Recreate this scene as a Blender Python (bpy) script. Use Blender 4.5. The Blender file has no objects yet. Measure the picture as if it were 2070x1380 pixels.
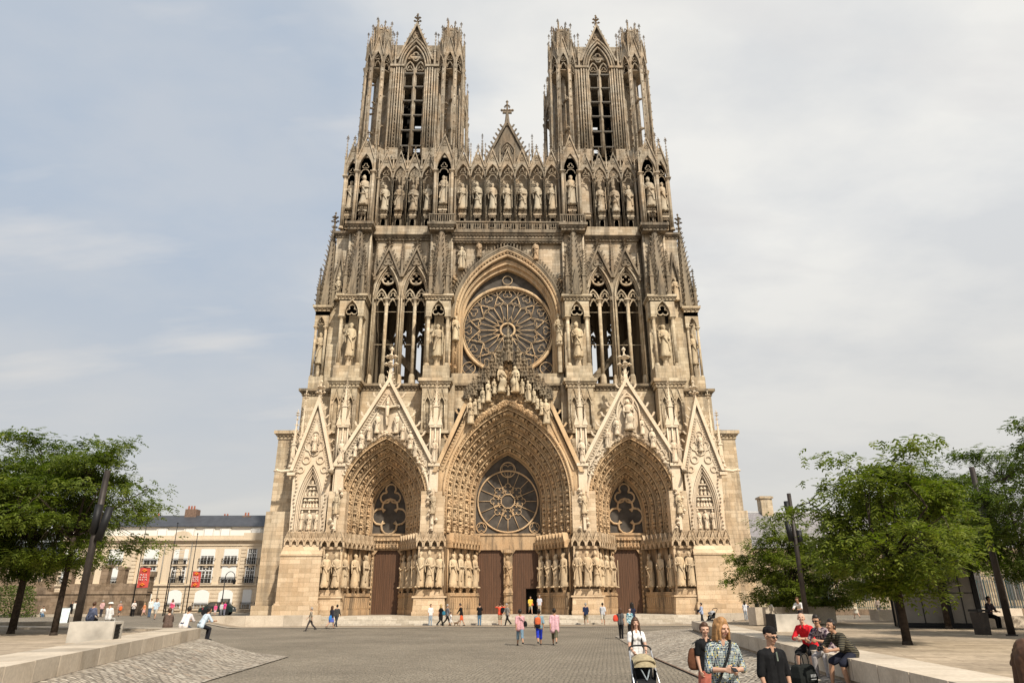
import bpy, bmesh, math, random
from mathutils import Vector, Matrix, geometry, noise
PI = math.pi
sc = bpy.context.scene
COL = sc.collection
RND = random.Random(7)

# ------------------------------------------------------------------ helpers
class MB:
    """collects geometry and links it as ONE mesh object"""
    def __init__(s): s.v=[]; s.f=[]; s.m=[]; s.s=[]
    def add(s, vs, fs, mi=0, smooth=False):
        o=len(s.v); s.v.extend([tuple(p) for p in vs])
        for f in fs:
            s.f.append([i+o for i in f]); s.m.append(mi); s.s.append(smooth)
    def box(s,x0,x1,y0,y1,z0,z1,mi=0,M=None):
        vs=[Vector((x,y,z)) for z in (z0,z1) for y in (y0,y1) for x in (x0,x1)]
        if M: vs=[M@p for p in vs]
        s.add(vs,[(0,2,3,1),(4,5,7,6),(0,1,5,4),(2,6,7,3),(0,4,6,2),(1,3,7,5)],mi)
    def prism(s,poly,y0,y1,mi=0,M=None):
        n=len(poly)
        vs=[Vector((x,y0,z)) for x,z in poly]+[Vector((x,y1,z)) for x,z in poly]
        if M: vs=[M@p for p in vs]
        fs=[tuple(range(n)),tuple(range(2*n-1,n-1,-1))]
        fs+=[(i,i+n,(i+1)%n+n,(i+1)%n) for i in range(n)]
        s.add(vs,fs,mi)
    def prism_z(s,poly,z0,z1,mi=0):
        n=len(poly)
        vs=[(x,y,z0) for x,y in poly]+[(x,y,z1) for x,y in poly]
        fs=[tuple(range(n)),tuple(range(2*n-1,n-1,-1))]
        fs+=[(i,(i+1)%n,(i+1)%n+n,i+n) for i in range(n)]
        s.add(vs,fs,mi)
    def panel(s,outer,holes,y0,y1,mi=0,M=None):
        loops=[outer]+holes
        tris=geometry.tessellate_polygon([[Vector((x,z,0)) for x,z in l] for l in loops])
        flat=[p for l in loops for p in l]; n=len(flat)
        vs=[Vector((x,y0,z)) for x,z in flat]+[Vector((x,y1,z)) for x,z in flat]
        if M: vs=[M@p for p in vs]
        fs=[tuple(t) for t in tris]+[(a+n,c+n,b+n) for a,b,c in tris]
        o=0
        for l in loops:
            k=len(l)
            for i in range(k):
                a=o+i;b=o+(i+1)%k
                fs.append((a,b,b+n,a+n))
            o+=k
        s.add(vs,fs,mi)
    def band(s,A,B,y0,y1,mi=0,M=None):
        """ring between two equally long XZ polylines"""
        n=len(A)
        vs=[Vector((x,y0,z)) for x,z in A]+[Vector((x,y0,z)) for x,z in B]
        vs+=[Vector((x,y1,z)) for x,z in A]+[Vector((x,y1,z)) for x,z in B]
        if M: vs=[M@p for p in vs]
        fs=[]
        for i in range(n-1):
            fs+=[(i,i+1,n+i+1,n+i),(2*n+i,3*n+i,3*n+i+1,2*n+i+1),(i,2*n+i,2*n+i+1,i+1),(n+i,n+i+1,3*n+i+1,3*n+i)]
        fs+=[(0,n,3*n,2*n),(n-1,3*n-1,4*n-1,2*n-1)]
        s.add(vs,fs,mi)
    def tube(s,pts,r,n=6,closed=False,mi=0,M=None,r1=None,caps=True):
        P=[Vector(p) for p in pts]; k=len(P); vs=[]
        for i in range(k):
            a=P[i-1] if (i>0 or closed) else P[i]; b=P[(i+1)%k] if (i<k-1 or closed) else P[i]
            t=(b-a)
            if t.length<1e-9: t=Vector((0,0,1))
            t.normalize()
            up=Vector((0,1,0)) if abs(t.y)<.9 else Vector((1,0,0))
            u=t.cross(up).normalized(); w=t.cross(u)
            rr=r if r1 is None else r+(r1-r)*i/max(1,k-1)
            for j in range(n):
                an=2*PI*(j+.5)/n
                vs.append(P[i]+u*(rr*math.cos(an))+w*(rr*math.sin(an)))
        if M: vs=[M@p for p in vs]
        fs=[]
        for i in range(k if closed else k-1):
            for j in range(n):
                fs.append((i*n+j,i*n+(j+1)%n,((i+1)%k)*n+(j+1)%n,((i+1)%k)*n+j))
        if not closed and caps: fs+=[tuple(range(n-1,-1,-1)),tuple(range((k-1)*n,k*n))]
        s.add(vs,fs,mi,n>5)
    def rings(s,rs,n=8,rot=0,mi=0,smooth=False,M=None,cap=True):
        """stack of (cx,cy,z,rx,ry)"""
        vs=[]
        for cx,cy,z,rx,ry in rs:
            for j in range(n):
                a=rot+2*PI*j/n; vs.append(Vector((cx+rx*math.cos(a),cy+ry*math.sin(a),z)))
        if M: vs=[M@p for p in vs]
        fs=[]
        for i in range(len(rs)-1):
            for j in range(n): fs.append((i*n+j,i*n+(j+1)%n,(i+1)*n+(j+1)%n,(i+1)*n+j))
        if cap: fs+=[tuple(range(n-1,-1,-1)),tuple(range((len(rs)-1)*n,len(rs)*n))]
        s.add(vs,fs,mi,smooth)
    def frustum(s,x,y,z0,z1,r0,r1,n=8,rot=0,mi=0):
        s.rings([(x,y,z0,r0,r0),(x,y,z1,r1,r1)],n,rot,mi)
    def blob(s,c,rx,ry,rz,mi=0,M=None):
        c=Vector(c)
        vs=[c+Vector(d) for d in ((rx,0,0),(-rx,0,0),(0,ry,0),(0,-ry,0),(0,0,rz),(0,0,-rz))]
        if M: vs=[M@p for p in vs]
        s.add(vs,[(0,2,4),(2,1,4),(1,3,4),(3,0,4),(2,0,5),(1,2,5),(3,1,5),(0,3,5)],mi)
    def ball(s,c,rx,ry,rz,n=10,k=6,mi=0,M=None):
        rs=[]
        for i in range(k+1):
            t=PI*i/k; rr=max(.02,math.sin(t))
            rs.append((c[0],c[1],c[2]-rz*math.cos(t),rx*rr,ry*rr))
        s.rings(rs,n,0,mi,True,M)
    def caps(s,a,b,ra,rb,n=10):
        a=Vector(a);b=Vector(b);d=b-a;L=d.length
        if L<1e-6: d=Vector((0,0,1));
        d.normalize(); up=Vector((0,1,0)) if abs(d.y)<.9 else Vector((1,0,0))
        u=d.cross(up).normalized();w=d.cross(u);vs=[];R=[]
        for i in range(5):
            t=-PI/2+PI/2*i/4; R.append((a+d*(ra*math.sin(t)),max(1e-4,ra*math.cos(t))))
        for i in range(5):
            t=PI/2*i/4; R.append((b+d*(rb*math.sin(t)),max(1e-4,rb*math.cos(t))))
        for c,r in R:
            for j in range(n):
                an=2*PI*j/n; vs.append(c+u*(r*math.cos(an))+w*(r*math.sin(an)))
        fs=[]
        for i in range(9):
            for j in range(n): fs.append((i*n+j,i*n+(j+1)%n,(i+1)*n+(j+1)%n,(i+1)*n+j))
        fs+=[tuple(range(n-1,-1,-1)),tuple(range(9*n,10*n))]
        s.add(vs,fs,0,True)
    def mesh(s,name,mats,recalc=True):
        me=bpy.data.meshes.new(name); me.from_pydata(s.v,[],s.f)
        me.polygons.foreach_set('material_index',s.m); me.polygons.foreach_set('use_smooth',s.s)
        for m in (mats if isinstance(mats,(list,tuple)) else [mats]): me.materials.append(m)
        if recalc:
            bm=bmesh.new(); bm.from_mesh(me); bmesh.ops.recalc_face_normals(bm,faces=bm.faces); bm.to_mesh(me); bm.free()
        me.update(); return me
    def build(s,name,mats,parent=None,recalc=True):
        return link(name,s.mesh(name,mats,recalc),parent)

def link(name,data,parent=None,loc=None,rz=0,scale=None):
    o=bpy.data.objects.new(name,data); COL.objects.link(o)
    if parent: o.parent=parent
    if loc is not None: o.location=loc
    if rz: o.rotation_euler=(0,0,rz)
    if scale is not None: o.scale=scale if isinstance(scale,(tuple,list)) else (scale,)*3
    return o
def thing(name,label,cat,loc=(0,0,0),rz=0,group=None):
    o=link(name,None,None,loc,rz); o.empty_display_size=.3
    return tag(o,label,cat,group)
def tag(o,label=None,cat=None,group=None,kind=None):
    if label: o['label']=label
    if cat: o['category']=cat
    if group: o['group']=group
    if kind: o['kind']=kind
    return o
def arch(cx,w,zs,za,n=10):
    h=za-zs; R=(w*w+h*h)/(2*w); a1=math.asin(min(1,h/R)); 
    if h<w: a1=math.asin(1)*h/w
    L=[]
    for i in range(n+1):
        t=PI-a1*i/n; L.append((cx-w+R+R*math.cos(t),zs+R*math.sin(t)))
    L[-1]=(cx,za)
    return L+[(2*cx-x,z) for x,z in L[-2::-1]]
def archl(cx,w,zb,zs,za,n=10):
    return [(cx-w,zb)]+arch(cx,w,zs,za,n)+[(cx+w,zb)]
def circ(cx,cz,r,n=24,a0=0):
    return [(cx+r*math.cos(a0+2*PI*i/n),cz+r*math.sin(a0+2*PI*i/n)) for i in range(n)]
def xz(pts,y): return [(x,y,z) for x,z in pts]
def foil(cx,cz,R,r,k,a0=PI/2,n=7):
    """outline of a k-foil: lobes of radius r centred at distance R"""
    pts=[]
    for i in range(k):
        c=a0+2*PI*i/k
        half=PI-math.acos(min(1,max(-1,(R*math.sin(PI/k))/r))) if r>R*math.sin(PI/k) else PI/2
        half=min(half,PI*.72)
        for j in range(n):
            a=c-half+2*half*j/(n-1)
            pts.append((cx+R*math.cos(c)+r*math.cos(a),cz+R*math.sin(c)+r*math.sin(a)))
    return pts

# ------------------------------------------------------------------ materials
def nodes(name):
    m=bpy.data.materials.new(name); m.use_nodes=True; nt=m.node_tree
    return m,nt,nt.nodes['Principled BSDF']
def N(nt,t,**k):
    n=nt.nodes.new(t)
    for a,b in k.items():
        if a in n.inputs.keys() if not a.startswith('_') else False: n.inputs[a].default_value=b
        else:
            try: setattr(n,a.lstrip('_'),b)
            except Exception: pass
    return n
def ramp(nt,src,pts,interp='LINEAR'):
    r=nt.nodes.new('ShaderNodeValToRGB'); e=r.color_ramp.elements; r.color_ramp.interpolation=interp
    while len(e)<len(pts): e.new(.5)
    for q,(p,c) in zip(e,pts):
        q.position=p; q.color=(c,c,c,1) if not isinstance(c,(tuple,list)) else (*c,1)
    nt.links.new(src,r.inputs[0]); return r.outputs[0]
def mix(nt,fac,a,b,mode='MIX'):
    n=nt.nodes.new('ShaderNodeMix'); n.data_type='RGBA'; n.blend_type=mode
    for k,v in ((0,fac),(6,a),(7,b)):
        if hasattr(v,'links') or hasattr(v,'is_linked'): nt.links.new(v,n.inputs[k])
        elif k==0: n.inputs[0].default_value=v
        else: n.inputs[k].default_value=(*v,1) if len(v)==3 else v
    return n.outputs[2]
def mth(nt,op,a,b=0.0,c=None):
    n=nt.nodes.new('ShaderNodeMath'); n.operation=op
    for k,v in enumerate((a,b) if c is None else (a,b,c)):
        if hasattr(v,'is_linked'): nt.links.new(v,n.inputs[k])
        else: n.inputs[k].default_value=v
    return n.outputs[0]
def tex(nt,kind,vec=None,**k):
    n=nt.nodes.new(kind)
    for a,b in k.items(): n.inputs[a].default_value=b
    if vec is not None: nt.links.new(vec,n.inputs['Vector'])
    return n
def mapping(nt,vec,scale=(1,1,1),rot=(0,0,0),loc=(0,0,0)):
    n=nt.nodes.new('ShaderNodeMapping'); nt.links.new(vec,n.inputs[0])
    n.inputs['Scale'].default_value=scale; n.inputs['Rotation'].default_value=rot; n.inputs['Location'].default_value=loc
    return n.outputs[0]
def bump(nt,b,h,strength=.3,dist=.05):
    n=nt.nodes.new('ShaderNodeBump'); n.inputs['Strength'].default_value=strength; n.inputs['Distance'].default_value=dist
    nt.links.new(h,n.inputs['Height']); nt.links.new(n.outputs[0],b.inputs['Normal'])
def pos(nt): return nt.nodes.new('ShaderNodeNewGeometry').outputs['Position']

def stone(name,tint=(1,1,1),grime=.6,course=True,ao=True,sat=0.0,flat=None,rub=False):
    m,nt,b=nodes(name); P=pos(nt)
    sep=nt.nodes.new('ShaderNodeSeparateXYZ'); nt.links.new(P,sep.inputs[0])
    nl=tex(nt,'ShaderNodeTexNoise',P,Scale=.12,Detail=4.0)
    if flat: base=mix(nt,1.0,flat,(1,1,1),'MULTIPLY')
    else:
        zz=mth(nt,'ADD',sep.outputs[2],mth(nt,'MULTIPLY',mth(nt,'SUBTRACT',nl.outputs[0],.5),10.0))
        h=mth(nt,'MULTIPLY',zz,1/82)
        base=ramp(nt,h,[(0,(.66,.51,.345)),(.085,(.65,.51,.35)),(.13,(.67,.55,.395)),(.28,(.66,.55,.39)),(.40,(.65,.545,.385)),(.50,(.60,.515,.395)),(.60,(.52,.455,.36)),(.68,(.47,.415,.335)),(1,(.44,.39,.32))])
    n2=tex(nt,'ShaderNodeTexNoise',P,Scale=.45,Detail=6.0,Roughness=.6)
    base=mix(nt,ramp(nt,n2.outputs[0],[(.42,0.0),(.66,.42)]),base,(.60,.40,.23) if not flat else flat)
    # vertical weather streaks
    st=tex(nt,'ShaderNodeTexNoise',mapping(nt,P,(1.3,1.3,.16)),Scale=1.0,Detail=6.0,Roughness=.7)
    base=mix(nt,mth(nt,'MULTIPLY',ramp(nt,st.outputs[0],[(.47,0.0),(.60,1.0)]),grime),base,(.17,.15,.125))
    hts=tex(nt,'ShaderNodeTexNoise',P,Scale=9.0,Detail=4.0,Roughness=.65)
    base=mix(nt,.30,base,ramp(nt,hts.outputs[0],[(.3,.15),(.7,1.0)]),'SOFT_LIGHT')
    hgt=hts.outputs[0]
    if course:
        cb=nt.nodes.new('ShaderNodeCombineXYZ'); nt.links.new(mth(nt,'ADD',sep.outputs[0],sep.outputs[1]),cb.inputs[0]); nt.links.new(sep.outputs[2],cb.inputs[1])
        br=tex(nt,'ShaderNodeTexBrick',cb.outputs[0],Scale=1.0,**{'Brick Width':1.1,'Row Height':.42,'Mortar Size':.012,'Mortar Smooth':.3})
        br.inputs[1].default_value=(.60,.56,.50,1); br.inputs[2].default_value=(1,1,1,1); br.inputs[3].default_value=(.42,.38,.33,1)
        base=mix(nt,.72,base,br.outputs[0],'MULTIPLY')
        hgt=mth(nt,'ADD',mth(nt,'MULTIPLY',hts.outputs[0],.5),mth(nt,'MULTIPLY',br.outputs[1],-.6))
    if rub:
        vo=tex(nt,'ShaderNodeTexVoronoi',P,Scale=2.2); 
        base=mix(nt,.6,base,ramp(nt,vo.outputs['Color'],[(0,.35),(1,1.0)]),'MULTIPLY')
    base=mix(nt,1.0,base,tint,'MULTIPLY')
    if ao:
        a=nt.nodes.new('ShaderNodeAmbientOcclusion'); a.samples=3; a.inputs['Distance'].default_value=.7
        base=mix(nt,ramp(nt,a.outputs['AO'],[(.22,.80),(.72,0.0)]),base,(.10,.075,.05))  # occlusion shade in crevices, with grime, put into the base colour
    nt.links.new(base,b.inputs['Base Color']); b.inputs['Roughness'].default_value=.92
    b.inputs['Specular IOR Level'].default_value=.15
    bump(nt,b,hgt,.5,.06)
    return m
def plain(name,c,rough=.7,metal=0.0,noise_amt=.25,scale=8.0,spec=.3,bumps=0.0):
    m,nt,b=nodes(name); P=pos(nt)
    n=tex(nt,'ShaderNodeTexNoise',P,Scale=scale,Detail=4.0)
    c0=[x*(1-noise_amt) for x in c]; c1=[min(1,x*(1+noise_amt)) for x in c]
    nt.links.new(ramp(nt,n.outputs[0],[(.3,c0),(.7,c1)]),b.inputs['Base Color'])
    b.inputs['Roughness'].default_value=rough; b.inputs['Metallic'].default_value=metal; b.inputs['Specular IOR Level'].default_value=spec
    if bumps: bump(nt,b,n.outputs[0],bumps,.02)
    return m
_cl={}
def cloth(c,kind=None,c2=None,scale=1):
    key=(tuple(c),kind,c2,scale)
    if key in _cl: return _cl[key]
    m,nt,b=nodes('cloth'); tc=nt.nodes.new('ShaderNodeTexCoord').outputs['Object']
    n=tex(nt,'ShaderNodeTexNoise',tc,Scale=14.0,Detail=3.0)
    col=ramp(nt,n.outputs[0],[(.3,[x*.78 for x in c]),(.7,[min(1,x*1.15) for x in c])])
    if kind=='stripe':
        w=tex(nt,'ShaderNodeTexWave',tc,Scale=scale,Distortion=.4); w.bands_direction='Z'
        col=mix(nt,ramp(nt,w.outputs['Fac'],[(.72,0.0),(.8,1.0)]),col,c2)
    elif kind=='check':
        v=tex(nt,'ShaderNodeTexVoronoi',tc,Scale=scale,Randomness=.12)
        v2=tex(nt,'ShaderNodeTexVoronoi',tc,Scale=scale,Randomness=.12)
        dots=ramp(nt,v2.outputs['Color'],[(0,(.02,.025,.05)),(.3,(.015,.05,.12)),(.48,(.5,.38,.05)),(.56,(.02,.02,.03)),(.72,(.12,.22,.20)),(.85,(.01,.015,.03))],'CONSTANT')
        col=mix(nt,ramp(nt,v.outputs['Distance'],[(.47,1.0),(.56,0.0)]),col,dots)
    elif kind=='plaid':
        v=tex(nt,'ShaderNodeTexNoise',tc,Scale=scale,Detail=1.0)
        col=mix(nt,ramp(nt,v.outputs[0],[(.48,0.0),(.54,1.0)]),col,c2)
    nt.links.new(col,b.inputs['Base Color']); b.inputs['Roughness'].default_value=.9; b.inputs['Specular IOR Level'].default_value=.15
    bump(nt,b,n.outputs[0],.25,.02)
    _cl[key]=m; return m

MT={}
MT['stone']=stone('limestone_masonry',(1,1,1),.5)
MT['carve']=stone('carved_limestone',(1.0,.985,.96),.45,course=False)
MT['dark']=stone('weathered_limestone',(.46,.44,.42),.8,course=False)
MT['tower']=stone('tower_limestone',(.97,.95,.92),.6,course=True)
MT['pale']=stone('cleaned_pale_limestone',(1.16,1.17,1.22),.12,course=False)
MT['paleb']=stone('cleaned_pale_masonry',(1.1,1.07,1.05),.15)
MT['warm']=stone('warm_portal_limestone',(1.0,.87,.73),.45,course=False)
MT['deep']=stone('shaded_portal_limestone',(.80,.70,.60),.75,course=False)  # darker copy of the portal stone: recess shade in the tint, plus grime
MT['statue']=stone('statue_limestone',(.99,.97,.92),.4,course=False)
MT['glass']=plain('leaded_dark_glass',(.085,.073,.062),.6,0,.35,1.2,.12,.15)
MT['void']=plain('unlit_interior',(.02,.018,.016),.95,0,.3,1,.1)  # near-black colour stands in for the darkness of unlit insides
MT['louver']=plain('pale_louvre_board',(.33,.31,.28),.8,0,.15,2)
MT['metal']=plain('dark_bronze_post',(.035,.027,.022),.5,.2,.4,3,.4)
MT['black']=plain('black_iron',(.012,.012,.013),.55,.1,.2,5,.3)
# ------------------------------------------------------------------ ground
def sst(x,a,b):
    t=min(1,max(0,(x-a)/(b-a))); return t*t*(3-2*t)
def lerpk(y,ks):
    if y<=ks[0][0]: return ks[0][1]
    for (a,b),(c,d) in zip(ks,ks[1:]):
        if y<=c: return b+(d-b)*(y-a)/(c-a)
    return ks[-1][1]
LE=[(-90,-4.0),(-63,-9.9),(-42.5,-14.3),(-37.5,-24),(-28,-25),(-12,-27),(400,-27)]     # edge of the left terrace x(y)
RE=[(-90,3.0),(-64,6.4),(-47.1,8.3),(-32.4,10.6),(-15,22.5),(400,23)]
LB=[(-90,-3.0),(-66,-8.0),(-55,-9.2),(-45,-9.5),(-37.5,-16.5),(-28,-20.5),(-12,-23),(400,-23)]   # edge of the roadway
RB=[(-90,2.2),(-66,4.6),(-55,5.05),(-43,5.3),(-30,6.3),(-20,12),(-12,19),(400,19)]
def ground_z(x,y):
    z0=0.0
    if x<-2: return z0+.58*sst(-x,-lerpk(y,LB),-lerpk(y,LE))
    return z0+.40*sst(x,lerpk(y,RB),lerpk(y,RE))
def paving(name,c_a,c_b,c_m,bw,rh,mort,rot,mottle,bumpy=.8,big=.12):
    m,nt,b=nodes(name); P=mapping(nt,pos(nt),(1,1,1),(0,0,rot))
    nn=tex(nt,'ShaderNodeTexNoise',P,Scale=1.3,Detail=2.0)
    wob=nt.nodes.new('ShaderNodeVectorMath'); wob.operation='ADD'; nt.links.new(P,wob.inputs[0])
    w2=nt.nodes.new('ShaderNodeVectorMath'); w2.operation='SCALE'; w2.inputs[3].default_value=.10; nt.links.new(nn.outputs['Color'],w2.inputs[0]); nt.links.new(w2.outputs[0],wob.inputs[1])
    br=tex(nt,'ShaderNodeTexBrick',wob.outputs[0],Scale=1.0,**{'Brick Width':bw,'Row Height':rh,'Mortar Size':mort,'Mortar Smooth':.6,'Bias':0.0})
    br.inputs[1].default_value=(*c_a,1); br.inputs[2].default_value=(*c_b,1); br.inputs[3].default_value=(*c_m,1)
    n1=tex(nt,'ShaderNodeTexNoise',P,Scale=big,Detail=6.0,Roughness=.62)
    n2=tex(nt,'ShaderNodeTexNoise',P,Scale=5.5,Detail=4.0,Roughness=.7)
    c=mix(nt,mottle,br.outputs[0],ramp(nt,n1.outputs[0],[(.35,.45),(.65,1.0)]),'MULTIPLY')
    c=mix(nt,.55,c,ramp(nt,n2.outputs[0],[(.3,.35),(.7,1.0)]),'MULTIPLY')
    nt.links.new(c,b.inputs['Base Color']); b.inputs['Roughness'].default_value=.85; b.inputs['Specular IOR Level'].default_value=.2
    bump(nt,b,mth(nt,'ADD',mth(nt,'MULTIPLY',br.outputs[1],-1.0),mth(nt,'MULTIPLY',n2.outputs[0],.7)),bumpy,.06)
    return m
MT['setts']=paving('dark_stone_setts',(.40,.34,.27),(.27,.23,.185),(.11,.093,.075),.26,.15,.018,.35,.35,.7)
MT['cobble']=paving('pale_rough_cobbles',(.60,.52,.41),(.30,.265,.22),(.12,.10,.08),.24,.16,.03,-.6,.3,1.0)
def cobbles(name,cols,size,rot,asp=1.5,gap=.75):
    m,nt,b=nodes(name); P=mapping(nt,pos(nt),(1/size/asp,1/size,0),(0,0,rot))
    v=tex(nt,'ShaderNodeTexVoronoi',P,Scale=1.0,Randomness=.78); v.voronoi_dimensions='2D'
    e=tex(nt,'ShaderNodeTexVoronoi',P,Scale=1.0,Randomness=.78); e.voronoi_dimensions='2D'; e.feature='DISTANCE_TO_EDGE'
    n1=tex(nt,'ShaderNodeTexNoise',pos(nt),Scale=.22,Detail=5.0,Roughness=.6); n2=tex(nt,'ShaderNodeTexNoise',pos(nt),Scale=11.0,Detail=4.0,Roughness=.7)
    sp=nt.nodes.new('ShaderNodeSeparateColor'); nt.links.new(v.outputs['Color'],sp.inputs[0])
    c=ramp(nt,sp.outputs[0],list(zip((.0,.3,.6,.85,1),cols)))
    c=mix(nt,.5,c,ramp(nt,n2.outputs[0],[(.3,.3),(.7,1.0)]),'MULTIPLY')
    c=mix(nt,.55,c,ramp(nt,n1.outputs[0],[(.35,.5),(.65,1.0)]),'MULTIPLY')
    c=mix(nt,ramp(nt,e.outputs['Distance'],[(.02,gap),(.13,0.0)]),c,(.12,.10,.08))
    nt.links.new(c,b.inputs['Base Color']); b.inputs['Roughness'].default_value=.8; b.inputs['Specular IOR Level'].default_value=.25
    bump(nt,b,mth(nt,'ADD',ramp(nt,e.outputs['Distance'],[(0,0.0),(.28,1.0)],'EASE'),mth(nt,'MULTIPLY',n2.outputs[0],.3)),.9,.06)
    return m
MT['cobble']=cobbles('pale_rough_cobbles',[(.36,.31,.25),(.50,.43,.345),(.62,.54,.44),(.72,.64,.53),(.54,.43,.33)],.17,-.5)
MT['setts']=cobbles('dark_stone_setts',[(.34,.29,.22),(.375,.32,.245),(.41,.35,.27),(.45,.385,.30),(.37,.31,.235)],.10,.1,1.5,.32)
MT['slab']=paving('pale_terrace_slabs',(.60,.475,.34),(.44,.345,.245),(.27,.2,.14),1.6,.5,.012,.28,.55,.25,.35)
MT['sand']=paving('sandy_terrace_paving',(.58,.46,.34),(.46,.37,.27),(.30,.24,.18),1.2,.45,.01,.3,.5,.25,.5)
MT['curb']=paving('cut_limestone_coping',(.76,.69,.58),(.66,.59,.49),(.22,.19,.15),1.5,3.0,.012,.0,.35,.15,.6)
MT['block']=plain('marbled_grey_limestone',(.47,.43,.37),.6,0,.3,1.6,.25)
def sheet(name,mat,xs,ys,dz=0,keep=None):
    mb=MB(); ids={}
    for j,y in enumerate(ys):
        for i,x in enumerate(xs): mb.v.append((x,y,ground_z(x,y)+dz))
    n=len(xs)
    for j in range(len(ys)-1):
        for i in range(n-1):
            if keep and not keep((xs[i]+xs[i+1])/2,(ys[j]+ys[j+1])/2): continue
            mb.f.append([j*n+i,j*n+i+1,(j+1)*n+i+1,(j+1)*n+i]); mb.m.append(0); mb.s.append(True)
    o=mb.build(name,mat,None,False); tag(o,kind='structure'); return o
def fr(a,b,s): 
    n=int(round((b-a)/s)); return [a+(b-a)*i/n for i in range(n+1)]
sheet('plaza',MT['setts'],[-900,-300,-120,-70]+fr(-50,40,.5)+[70,120,300,900],[-400,-150,-100]+fr(-76,-6,.5)+fr(-4,40,4)+[80,150,400,1500])
def strip_sheet(name,mat,xl,xr,ys,dz,cols=8):
    mb=MB(); n=cols+1
    for y in ys:
        a,b=xl(y),xr(y)
        for i in range(n):
            x=a+(b-a)*i/cols; mb.v.append((x,y,ground_z(x,y)+dz))
    for j in range(len(ys)-1):
        for i in range(cols): mb.f.append([j*n+i,j*n+i+1,(j+1)*n+i+1,(j+1)*n+i]); mb.m.append(0); mb.s.append(True)
    o=mb.build(name,mat,None,False); tag(o,kind='structure'); return o
ys=fr(-76,-24,.5)
strip_sheet('cobbled_bank',MT['cobble'],lambda y:lerpk(y,LE)-.3,lambda y:lerpk(y,LB),fr(-76,-34,.5),.035,14)
strip_sheet('cobbled_bank',MT['cobble'],lambda y:lerpk(y,RB)+(.0),lambda y:lerpk(y,RE)+.3,fr(-76,-21,.5),.035,12)
red=plain('red_brick_gutter',(.17,.115,.085),.9,0,.4,6,.2)
strip_sheet('gutter_line',red,lambda y:lerpk(y,RB)-.05,lambda y:lerpk(y,RB)+.04,fr(-76,-46,.5),.045,1)
MT['strip']=paving('pale_kerb_stone',(.66,.58,.47),(.56,.49,.40),(.3,.26,.2),2.0,.6,.012,0,.3,.2)
strip_sheet('kerb_strip',MT['strip'],lambda y:-27,lambda y:22,[-14.6,-14.0],.04,40)
MT['fore']=paving('forecourt_paving',(.46,.37,.27),(.38,.30,.22),(.2,.16,.12),.5,.3,.02,0,.4,.4)
strip_sheet('forecourt',MT['fore'],lambda y:-27,lambda y:22,[-14.0,-12,-10.5,-8],.03,40)

# ------------------------------------------------------------------ terraces (raised platforms)
ZL,ZR=1.05,.95
def terrace(name,front,back,z,mat_top,copw,label):
    """front: edge line towards the roadway; back: remaining outline"""
    mb=MB(); out=front+back
    n=len(out)
    vs=[(x,y,-.6) for x,y in out]+[(x,y,z-.09) for x,y in out]
    mb.add(vs,[tuple(range(n,2*n))]+[(i,(i+1)%n,(i+1)%n+n,i+n) for i in range(n)])
    o=mb.build(name,mat_top); tag(o,label,'terrace')
    # coping / facing blocks along the front edge
    cb=MB(); fl=[Vector((x,y)) for x,y in front]; s=1 if sum(1 for _ in fl) else 1
    cen=sum((Vector(p) for p in out),Vector((0,0)))/n
    for a,b in zip(fl,fl[1:]):
        d=(b-a); L=d.length; d/=L; nr=Vector((d.y,-d.x)); 
        if (cen-a).dot(nr)<0: nr=-nr
        k=max(1,int(L/1.35)); 
        for i in range(k):
            p=a+d*(L*i/k+.016); q=a+d*(L*(i+1)/k-.016)
            po=[p-nr*.05,q-nr*.05,q+nr*copw,p+nr*copw]
            cb.prism_z([(v.x,v.y) for v in po],z-.43,z+RND.uniform(-.004,.004))
    cb.build('coping',MT['coping'],o)
    fb=MB()
    for a,b in zip(fl,fl[1:]):
        d=(b-a); L=d.length; d/=L; nr=Vector((d.y,-d.x))
        if (cen-a).dot(nr)<0: nr=-nr
        po=[a+nr*.06,b+nr*.06,b+nr*.5,a+nr*.5]
        fb.prism_z([(v.x,v.y) for v in po],-.6,z-.42)
    fb.build('shadow_gap_base',plain('dark_plinth',(.10,.085,.07),.9),o)
    return o
def cop():
    m,nt,b=nodes('limestone_coping'); P=pos(nt)
    n=tex(nt,'ShaderNodeTexNoise',P,Scale=.9,Detail=6.0,Roughness=.65); n2=tex(nt,'ShaderNodeTexNoise',P,Scale=14.0,Detail=3.0)
    oi=nt.nodes.new('ShaderNodeNewGeometry').outputs['Random Per Island']
    c=ramp(nt,n.outputs[0],[(.3,(.48,.39,.29)),(.5,(.62,.525,.41)),(.7,(.70,.60,.475))])
    c=mix(nt,1.0,c,ramp(nt,oi,[(0,.68),(1,1.0)]),'MULTIPLY')
    c=mix(nt,.3,c,ramp(nt,n2.outputs[0],[(.3,.4),(.7,1.0)]),'MULTIPLY')
    nt.links.new(c,b.inputs['Base Color']); b.inputs['Roughness'].default_value=.8; bump(nt,b,n2.outputs[0],.2,.02); return m
MT['coping']=cop()
terrace('terrace',[(-4,-90),(-9.9,-63),(-14.3,-42.5),(-27.5,-37.8)],[(-45,-44),(-80,-60),(-80,-90)],ZL,MT['sand'],1.35,'low raised stone terrace with dark trunked trees left of the plaza')
terrace('terrace',[(3,-90),(6.4,-64),(8.3,-47.1),(10.6,-32.4)],[(16.5,-31.2),(27,-27.5),(80,-20),(80,-90)],ZR,MT['slab'],1.2,'low raised stone terrace with three men sitting on its edge')
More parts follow.
